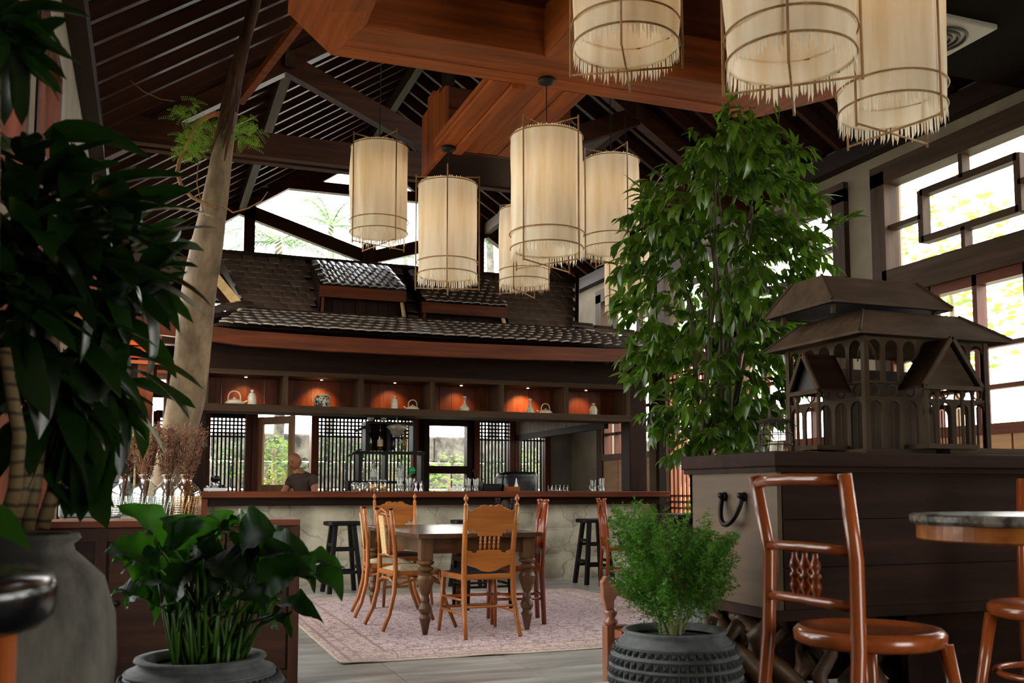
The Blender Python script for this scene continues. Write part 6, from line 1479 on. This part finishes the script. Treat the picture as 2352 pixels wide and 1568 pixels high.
# carved stone pedestal
q = at(190, 1195, 6.15); e = E('stone_pedestal', (q.x+.05, 6.72, 0), label='grey carved stone pedestal with stepped mouldings behind the dracaena', cat='pedestal')
hh = [0, .2, .5, .92, 1.0, 1.06, 1.13, 1.2, 1.28, 1.36, 1.44, 1.52]; ww = [.22, .21, .17, .18, .20, .22, .19, .17, .18, .16, .17, .14]
for i in range(len(hh)-1): MB().bx(-ww[i], ww[i], -ww[i]*.8, ww[i]*.8, hh[i]+.001, hh[i+1]-.001).ob('stone_course', M_ST, e, bevel=.012)
# pale chair back behind bottles
q = at(262, 1150, 6.9); e = E('padded_chair', (q.x+.05, q.y, 0), .2, label='pale padded chair back seen behind the glass bottles', cat='chair')
MB().prism([(-.2, .45), (.2, .45), (.2, .95), (.14, 1.02), (-.14, 1.02), (-.2, .95)], (0, 0, 0), (1, 0, 0), (0, 0, 1), .05).ob('backrest', mat('pale_upholstery', (.50, .47, .43), (.62, .59, .54), 20, .9, .2), e, bevel=.015)
MB().bx(-.22, .22, 0, .42, .42, .47).ob('seat', mat('pale_upholstery', (.5, .47, .43)), e, bevel=.015)
for sx_ in (-.19, .19):
    for y in (.0, .38): MB().bx(sx_-.018, sx_+.018, y-.0, y+.036, 0, .42).ob('leg', W_DK['z'], e)

# ================================================================== BIG URN AND DRACAENA (left)
random.seed(71)
du_ = 2.37; p = at_floor(62, du_, DZ); Ru = 205*du_/FPX
zt_ = at(62, 1225, du_).z; Hu = zt_-DZ
urn = E('stone_urn', p, label='large smooth grey stone urn at the lower left holding the dracaena', cat='urn')
pu = [(Ru*.5, 0), (Ru*.72, Hu*.12), (Ru*.93, Hu*.38), (Ru*1.0, Hu*.60), (Ru*.97, Hu*.74), (Ru*.84, Hu*.86), (Ru*.62, Hu*.92), (Ru*.52, Hu*.945), (Ru*.50, Hu*.965), (Ru*.58, Hu*.985), (Ru*.56, Hu), (Ru*.46, Hu), (Ru*.42, Hu*.95)]
M_UR = mat('worn_grey_stone', (.17, .165, .15), (.46, .44, .40), 5, .8, .6, (1, 1, .35), detail=10, ramp=(.38, .66))
MB().lathe(pu, n=56, caps=False).ob('urn_body', M_UR, urn, smooth=True); MB().lathe([(Ru*.47, Hu*.95), (0, Hu*.97)], n=24, caps=False).ob('soil', M_SOIL, urn)
dr_ = E('dracaena', p+Vector((0, 0, Hu*.95)), label='tall dark dracaena with banded canes filling the left side', cat='plant')
M_CANE = bpy.data.materials.new('cane_bark'); M_CANE.use_nodes = True
_n = M_CANE.node_tree.nodes; _l = M_CANE.node_tree.links; _t = _n.new('ShaderNodeTexCoord'); _w = _n.new('ShaderNodeTexWave'); _w.bands_direction = 'Z'; _w.inputs['Scale'].default_value = 9; _w.inputs['Distortion'].default_value = 2.5; _w.inputs['Detail'].default_value = 3
_l.new(_t.outputs['Object'], _w.inputs[0]); _r = _n.new('ShaderNodeValToRGB'); _r.color_ramp.elements[0].color = lin((.20, .155, .09)); _r.color_ramp.elements[1].color = lin((.40, .33, .20)); _r.color_ramp.elements[0].position = .05; _r.color_ramp.elements[1].position = .25
_l.new(_w.outputs['Fac'], _r.inputs[0]); _l.new(_r.outputs[0], _n['Principled BSDF'].inputs['Base Color']); _n['Principled BSDF'].inputs['Roughness'].default_value = .7
def cane(pts, r_): MB().tube([at(x, y, z) for x, y, z in pts], r_, 9).ob('cane', M_CANE, dr_, smooth=True, W=True)
cane([(25, 1212, 2.34), (62, 1100, 2.36), (100, 980, 2.41), (118, 820, 2.41), (125, 700, 2.45), (118, 480, 2.41)], [.018, .017, .016, .015, .014, .012])
cane([(62, 1215, 2.41), (80, 1120, 2.41), (92, 1000, 2.45), (60, 850, 2.41), (55, 640, 2.41)], [.018, .017, .016, .014, .012])
cane([(96, 1212, 2.45), (135, 1090, 2.49), (170, 980, 2.58), (215, 820, 2.58), (270, 640, 2.62), (290, 540, 2.62)], [.018, .017, .016, .015, .013, .011])
cane([(10, 1210, 2.28), (35, 1120, 2.28), (45, 1000, 2.24), (10, 800, 2.24)], [.017, .016, .015, .013])
M_DL = leafmat('dracaena_leaf', (.025, .055, .02), (.09, .18, .05), .2, .28, trc=(.20, .36, .06), scale=4, spec=.45)
dls = [leaf_mesh('dracaena_leaf', M_DL, L, Wq, 7, dp, .3, .75, base=.35) for L, Wq, dp in ((.24, .085, .15), (.28, .09, .45), (.26, .095, .7), (.30, .086, .3))]
heads = [(112, 350, 2.41, 0), (40, 400, 2.36, 0), (185, 440, 2.54, 0), (262, 500, 2.62, 0), (300, 560, 2.67, 0), (60, 560, 2.36, 1), (150, 540, 2.49, 1), (235, 600, 2.58, 1), (110, 650, 2.41, 1), (20, 670, 2.32, 1), (205, 690, 2.58, 1), (280, 650, 2.67, 1), (55, 770, 2.36, 1), (150, 780, 2.49, 1), (235, 770, 2.62, 2), (90, 880, 2.45, 1), (190, 860, 2.58, 2), (255, 850, 2.67, 2), (120, 930, 2.45, 2), (195, 910, 2.62, 2)]
for hx_, hy_, hd, md in heads:
    c = at(hx_, hy_, hd)
    for k in range(14):
        az = k*2.4+R(-.3, .3); el = (R(.6, 1.4) if k > 5 else R(.0, .7)) if md == 0 else (R(-.9, .7) if md == 1 else R(-1.3, .0))
        d = Vector((math.cos(az)*math.cos(el), math.sin(az)*math.cos(el), math.sin(el)))
        M = seatM(c+d*.02-Vector((0, 0, .012*k if md == 0 else 0))+Vector((R(-.03, .03), R(-.03, .03), R(-.05, .05))), d, (0, 0, 1) if abs(d.z) < .95 else (1, 0, 0), (R(.68, .92),)*3)
        put(random.choice(dls), 'leaf', dr_, Matrix.Translation(-dr_.location) @ M @ Matrix.Rotation(R(-.5, .5), 4, 'Y'))
for (hx_, hy_, hd) in ((188, 990, 2.49),):
    c = at(hx_, hy_, hd)
    for k in range(14):
        d = Vector((R(-.3, .3), R(-.3, .3), -1)); put(random.choice(dls), 'leaf', dr_, Matrix.Translation(-dr_.location) @ seatM(c+Vector((R(-.06, .06), R(-.05, .05), R(-.02, .12))), d, (R(-1, 1), -1, 0)) @ Matrix.Rotation(R(-.6, .6), 4, 'Y'))
# second crown hanging in from the top-left corner
d2 = E('dracaena', at_floor(-60, 2.0, DZ), label='second dracaena crown poking in at the top left corner', cat='plant')
M2 = d2.location
MB().tube([(0, 0, 0), (.0, 0, .6), (.01, 0, 1.2), tuple(at(-20, 170, 2.0)-M2)], [.03, .025, .022, .018], 8).ob('cane', M_CANE, d2, smooth=True)
for hx_, hy_, hd in ((25, 120, 2.0), (-10, 60, 1.95), (40, 20, 2.05)):
    c = at(hx_, hy_, hd)
    for k in range(15):
        az = k*2.4; el = R(-.9, .8); d = Vector((math.cos(az)*math.cos(el), math.sin(az)*math.cos(el), math.sin(el)))
        put(random.choice(dls), 'leaf', d2, Matrix.Translation(-M2) @ seatM(c, d, (0, 0, 1), (.5, .5, .5)) @ Matrix.Rotation(R(-.5, .5), 4, 'Y'))
# near blurred black table with orange leg at lower left corner
q = at(-300, 1330, 1.32); e = E('small_round_table', (q.x, q.y, DZ), label='blurred black glossy round table with orange leg at lower left corner', cat='table')
zq = q.z-DZ; MB().lathe([(0, zq-.07), (.212, zq-.07), (.228, zq-.055), (.232, zq-.02), (.225, zq), (0, zq)], n=48, caps=False).ob('table_top', mat('black_lacquer', (.025, .025, .03), (.05, .05, .06), 6, .18, .05, spec=.8), e, smooth=True)
for a in (-20, 100, 220):
    a = math.radians(a); MB().tube([(.178*math.cos(a), .178*math.sin(a), zq-.07), (.19*math.cos(a), .19*math.sin(a), 0)], [.022, .018], 10).ob('leg', W_OR['z'], e, smooth=True)
# leaf poking in above it
pz_ = at(-60, 1225, 2.0); e = E('broad_leaf_plant', at_floor(-150, 2.0, DZ), label='single bright green broad leaf poking in at left edge above the urn', cat='plant')
a, t_ = at(-90, 1200, 2.0), at(70, 1262, 2.0); off = -Vector(e.location); n = 8; v = []; f = []
dr2 = (t_-a).normalized(); sd2 = Vector((0, .5, .85)).cross(dr2).cross(dr2).normalized()
for i in range(n+1):
    t = i/n; p_ = a.lerp(t_, t)+Vector((0, 0, .035*math.sin(PI*t)))+off; w2 = .035*max(.02, math.sin(PI*t**.7)**.8) if i < n else .001
    v += [p_-sd2*w2, p_, p_+sd2*w2]
for i in range(n): f += [(3*i, 3*i+1, 3*i+4, 3*i+3), (3*i+1, 3*i+2, 3*i+5, 3*i+4)]
MB().add(v, f).ob('leaf', M_LB, e, smooth=True); MB().tube([(0, 0, 0), (.0, 0, .4), tuple(a+off)], .006, 6).ob('petiole', M_PT, e)

# ================================================================== FICUS (right of centre)
random.seed(81)
fx = E('tall_ficus', at_floor(1640, 5.35, DZ*0), label='tall leafy green ficus tree standing behind the chest', cat='plant')
M_FX = leafmat('ficus_leaf', (.085, .125, .035), (.34, .45, .13), .38, .32, trc=(.38, .56, .12), scale=5, spec=.5)
fo = Vector(fx.location)
M_FS = mat('ficus_stem', (.26, .24, .17), (.42, .40, .30), 20, .8, .3)
fxm = [leaf_mesh('ficus_leaf', M_FX, L, Wq, 5, dp, .25, .85) for L, Wq, dp in ((.105, .042, .3), (.09, .038, .5), (.12, .045, .6))]
def inside():
    while True:
        y = R(270, 1035)
        W_ = {270: 30, 330: 95, 400: 150, 470: 190, 560: 205, 650: 215, 750: 200, 850: 165, 930: 130, 1035: 75}
        ks = sorted(W_)
        for a, b_ in zip(ks, ks[1:]):
            if a <= y <= b_: hw = W_[a]+(W_[b_]-W_[a])*(y-a)/(b_-a)
        cx = 1695 if y < 420 else 1665-(y-420)*.05
        u = R(-1, 1)
        return cx+hw*u, y, R(-.42, .42)*math.sqrt(max(0, 1-u*u*.8)), u
for k in range(12):
    x, y, dz, u = inside(); b0 = at(1640+R(-50, 50), 1045, 5.35+R(-.1, .1))
    base = Vector((fo.x+R(-.08, .08), fo.y+R(-.08, .08), .3)); tp = at(1660+R(-110, 110), R(320, 700), 5.35+R(-.25, .25))
    MB().tube([base, b0, b0.lerp(tp, .5)+Vector((R(-.05, .05), 0, 0)), tp], [.016, .013, .010, .004], 6).ob('stem', M_FS, fx, smooth=True, W=True)
MB().lathe([(.16, 0), (.22, .3), (.21, .5), (.18, .5), (.0, .46)], n=28).ob('pot', M_ST, fx, smooth=True)
sh_b = MB(); proto = []
def leafv(b, c, d, up_, L, Wq):
    M = seatM(c, d, up_)
    pts = [(0, 0, 0), (-Wq/2, L*.35, .004), (0, L*.38, -.002-.02*L), (Wq/2, L*.35, .004), (-Wq*.36, L*.7, -.03*L*3), (0, L*.7, -.04*L*3), (Wq*.36, L*.7, -.03*L*3), (0, L, -.08*L*3)]
    b.add([M @ Vector(q_) for q_ in pts], [(0, 2, 1), (0, 3, 2), (1, 2, 5, 4), (2, 3, 6, 5), (4, 5, 7), (5, 6, 7)])
cnt = 0; sprigs = 0
tips = []
for s in range(560):
    x, y, dz, u = inside(); c = at(x, y, 5.35+dz)
    ax_ = at(1662, y+60, 5.35); out = (c-ax_); out.z = 0
    out = out.normalized() if out.length > .02 else Vector((R(-1, 1), R(-1, 1), 0)).normalized()
    sd_ = Vector((out.x+R(-.6, .6), out.y+R(-.6, .6), R(-.9, .5))).normalized(); L = R(.08, .15)
    tips.append((dz, x, y, c, sd_, L))
tips.sort(key=lambda q_: q_[0])
for n_i, (dz, x, y, c, sd_, L) in enumerate(tips):
    for j in range(9):
        t = j/8; pp = c+sd_*L*t; q_ = sd_.cross(Vector((0, 0, 1))).normalized()*(1 if j % 2 else -1)
        d = (sd_*.6+q_*.8*(1-t*.7)+Vector((R(-.3, .3), R(-.3, .3), R(-.9, .05)))).normalized()
        if cnt < 285 and n_i % 2 == 0 and j in (1, 3, 5, 7, 8) and dz < .1:
            put(random.choice(fxm), 'leaf', fx, Matrix.Translation(-fo) @ seatM(pp, d, (R(-.4, .4), R(-.4, .4), 1))); cnt += 1
        else: leafv(sh_b, pp, d, (R(-.4, .4), R(-.4, .4), 1), R(.065, .11), R(.030, .044))
# stray sprigs as in the photograph
for (x0, y0, x1, y1, n) in ((1640, 330, 1668, 265, 5), (1715, 350, 1700, 270, 3), (1775, 365, 1790, 262, 4), (1800, 400, 1822, 335, 5), (1830, 560, 1958, 500, 7), (1500, 620, 1425, 612, 6), (1520, 480, 1462, 430, 7), (1850, 470, 1880, 450, 3), (1480, 760, 1440, 690, 5), (1500, 830, 1455, 800, 5), (1560, 940, 1520, 905, 5)):
    a, b_ = at(x0, y0, 5.2), at(x1, y1, 5.15); MB().tube([a, b_], .003, 5).ob('twig', M_FS, fx, W=True)
    for j in range(n):
        pp = a.lerp(b_, .45+.55*j/max(1, n-1)); d = ((b_-a).normalized()+Vector((R(-.9, .9), R(-.4, .4), R(-.7, .5)))).normalized()
        leafv(sh_b, pp, d, (R(-.2, .2), -.6, 1), R(.09, .13), .036)
o = sh_b.ob('foliage', M_FX, fx, W=True, smooth=True); o['kind'] = 'stuff'
# ================================================================== OUTSIDE
random.seed(91)
M_GW = mat('garden_stone', (.20, .19, .17), (.46, .44, .40), 5, .9, .8, world=True, detail=8, ramp=(.35, .65))
gw = E('garden_wall', (3.5, 20.0, 0), label='rough pale stone garden wall seen through the bar windows', cat='wall')
for i in range(26):
    for j in range(4):
        x0 = -6+.75*i+(.37 if j % 2 else 0); MB().bx(x0+.01, x0+.74, 19.9-R(0, .05), 20.3, .56*j+.01, .56*j+.55).ob('stone', M_GW, gw, W=True, bevel=.04)
M_GO = leafmat('garden_leaf', (.22, .34, .10), (.50, .62, .26), .45, .6, scale=4)
M_GD = leafmat('garden_leaf_dark', (.10, .20, .06), (.26, .38, .13), .4, .5, scale=4)
M_GY = leafmat('garden_leaf_yellow', (.36, .42, .10), (.68, .68, .26), .4, .6, scale=3)
def cloud(b, c, rad, n, s, flat=.8):
    for k in range(n):
        d = Vector((R(-1, 1), R(-1, 1), R(-1, 1)))
        if d.length > 1: continue
        p = Vector(c)+Vector((d.x*rad[0], d.y*rad[1], d.z*rad[2])); n_ = Vector((R(-1, 1), R(-1, 1), R(-.5, 1))).normalized(); u = n_.cross(Vector((.1, .2, 1))).normalized(); v2 = n_.cross(u); q = s*R(.6, 1.3)
        b.add([p-u*q, p-v2*q*.4, p+u*q, p+v2*q*.4], [(0, 1, 2, 3)])
def shrub(c, rad, n, s, m, label, trunk=True, name='garden_shrub', cat='shrub'):
    e = E(name, (c[0], c[1], 0), label=label, cat=cat); b = MB(); cloud(b, c, rad, n, s); b.ob('foliage', m, e, W=True)['kind'] = 'stuff'
    if trunk: MB().tube([(0, 0, -.02), (.05, 0, c[2]*.5), (0, 0, c[2])], [.07, .05, .03], 7).ob('trunk', M_BARK, e, smooth=True)
    return e
for (x, y, Y, r_, m, lb) in ((628, 1032, 17.5, .33, M_GO, 'rounded pale cloud pruned shrub seen through the door glass'), (655, 1075, 17.0, .30, M_GO, 'pale green shrub low behind the door mid rail'), (612, 1112, 16.4, .36, M_GY, 'yellow green low bush at the door bottom pane'), (700, 1082, 16.0, .28, M_GD, 'dark spiky garden plant right behind the man'),
                     (1030, 1095, 18.5, .7, M_GO, 'pale bush seen in the lower clear window pane'), (1035, 1000, 23, 1.0, M_GO, 'hazy tree over the wall in the upper clear pane'), (545, 1050, 17.5, .5, M_GD, 'dark leafy bush behind the left lattice window'), (780, 1040, 17.5, .5, M_GD, 'leafy bush behind the wide lattice window left part'),
                     (900, 1070, 18, .6, M_GO, 'pale bush behind the bottle rack outside'), (1150, 1080, 17.5, .5, M_GD, 'dark bush behind the right lattice window'), (1225, 1060, 18.6, .5, M_GO, 'pale bush outside behind the far right lattice')):
    c = onY(x, y, Y); shrub((c.x, c.y, c.z), (r_, r_*.7, r_*.8), int(900*r_), .045, m, lb)
# palms behind the gable
M_PF = leafmat('palm_leaf', (.20, .30, .17), (.40, .52, .30), .25, .6, scale=2)
def palm(c, label, nf=11, L=2.6, seed=0):
    random.seed(200+seed); e = E('palm_tree', (c[0], c[1], 0), label=label, cat='palm')
    MB().tube([(0, 0, -.02), (.1, 0, c[2]*.5), (0, 0, c[2])], [.13, .10, .08], 10).ob('trunk', M_GW, e, smooth=True)
    for k in range(nf):
        az = 2*PI*k/nf+R(-.2, .2); el = R(.1, 1.2); d = Vector((math.cos(az)*math.cos(el), math.sin(az)*math.cos(el), math.sin(el))); b = MB(); pts = []
        for i in range(15):
            t = i/14; pts.append(Vector((0, 0, c[2]))+d*L*t+Vector((0, 0, -L*.75*t*t)))
        b.tube(pts, [.022*(1-.8*i/14) for i in range(15)], 4)
        for i in range(1, 15):
            p = pts[i]; dd = (pts[i]-pts[i-1]).normalized(); sd_ = dd.cross(Vector((0, 0, 1))).normalized()
            for q in (-1, 1):
                for h in (0, .5):
                    tp = p+dd*.1*h+sd_*q*.42*math.sin(PI*(.12+.8*i/14))+dd*.22+Vector((0, 0, -.22)); b.add([p+dd*.09*h-dd*.016, p+dd*.09*h+dd*.016, tp], [(0, 1, 2)])
        b.ob('frond', M_PF, e)
for x, y, Y, lb, sd in ((640, 560, 19.5, 'hazy palm outside the gable, left of the V strut', 1), (760, 520, 25, 'hazy palm outside the gable, above the tiled dormer', 2), (470, 520, 30, 'hazy palm outside the far left corner of the gable', 3), (930, 590, 34, 'hazy palm outside the gable between two lanterns', 4), (1125, 560, 20, 'hazy palm outside the gable right end', 5)):
    c = onY(x, y, Y); palm((c.x, c.y, c.z), lb, seed=sd, L=1.9*Y/20)
random.seed(95)
# trees outside the right-hand windows
for i, (y, z, x, r_, m) in enumerate(((5.6, 4.2, 10.4, 1.25, M_GY), (8.1, 4.0, 10.9, 1.15, M_GO), (10.5, 4.0, 10.4, 1.15, M_GO), (12.9, 3.9, 10.9, 1.15, M_GY), (15.3, 4.0, 10.4, 1.1, M_GO), (17.9, 4.3, 11.2, 1.3, M_GO), (3.0, 3.8, 10.6, 1.2, M_GO))):
    e_ = shrub((x, y, z), (r_*.85, r_, r_*1.35), int(900*r_), .085, m, ('yellow green', 'pale green', 'light green', 'pale yellow', 'soft green', 'hazy green', 'shaded')[i]+' tree outside the right windows, number %s from the camera' % ('two', 'three', 'four', 'five', 'six', 'seven', 'one')[i], name='garden_tree', cat='tree')
hd = E('hedge', (9.2, 8, 0), label='low hedge running along outside the right windows', cat='hedge'); b = MB()
for k in range(9): cloud(b, (9.2, 1.5+1.6*k, .55), (.4, .9, .55), 420, .06)
b.ob('foliage', M_GO, hd, W=True)['kind'] = 'stuff'
fw = E('garden_fence', (8.6, 7, 0), label='tan boundary wall low outside the right windows', cat='wall')
for k in range(9): MB().bx(8.55, 8.65, -1+1.8*k, .78+1.8*k, -.02, 1.15).ob('panel', mat('tan_render', (.72, .58, .44), (.80, .68, .54), 2, .9, .1, world=True), fw, W=True)
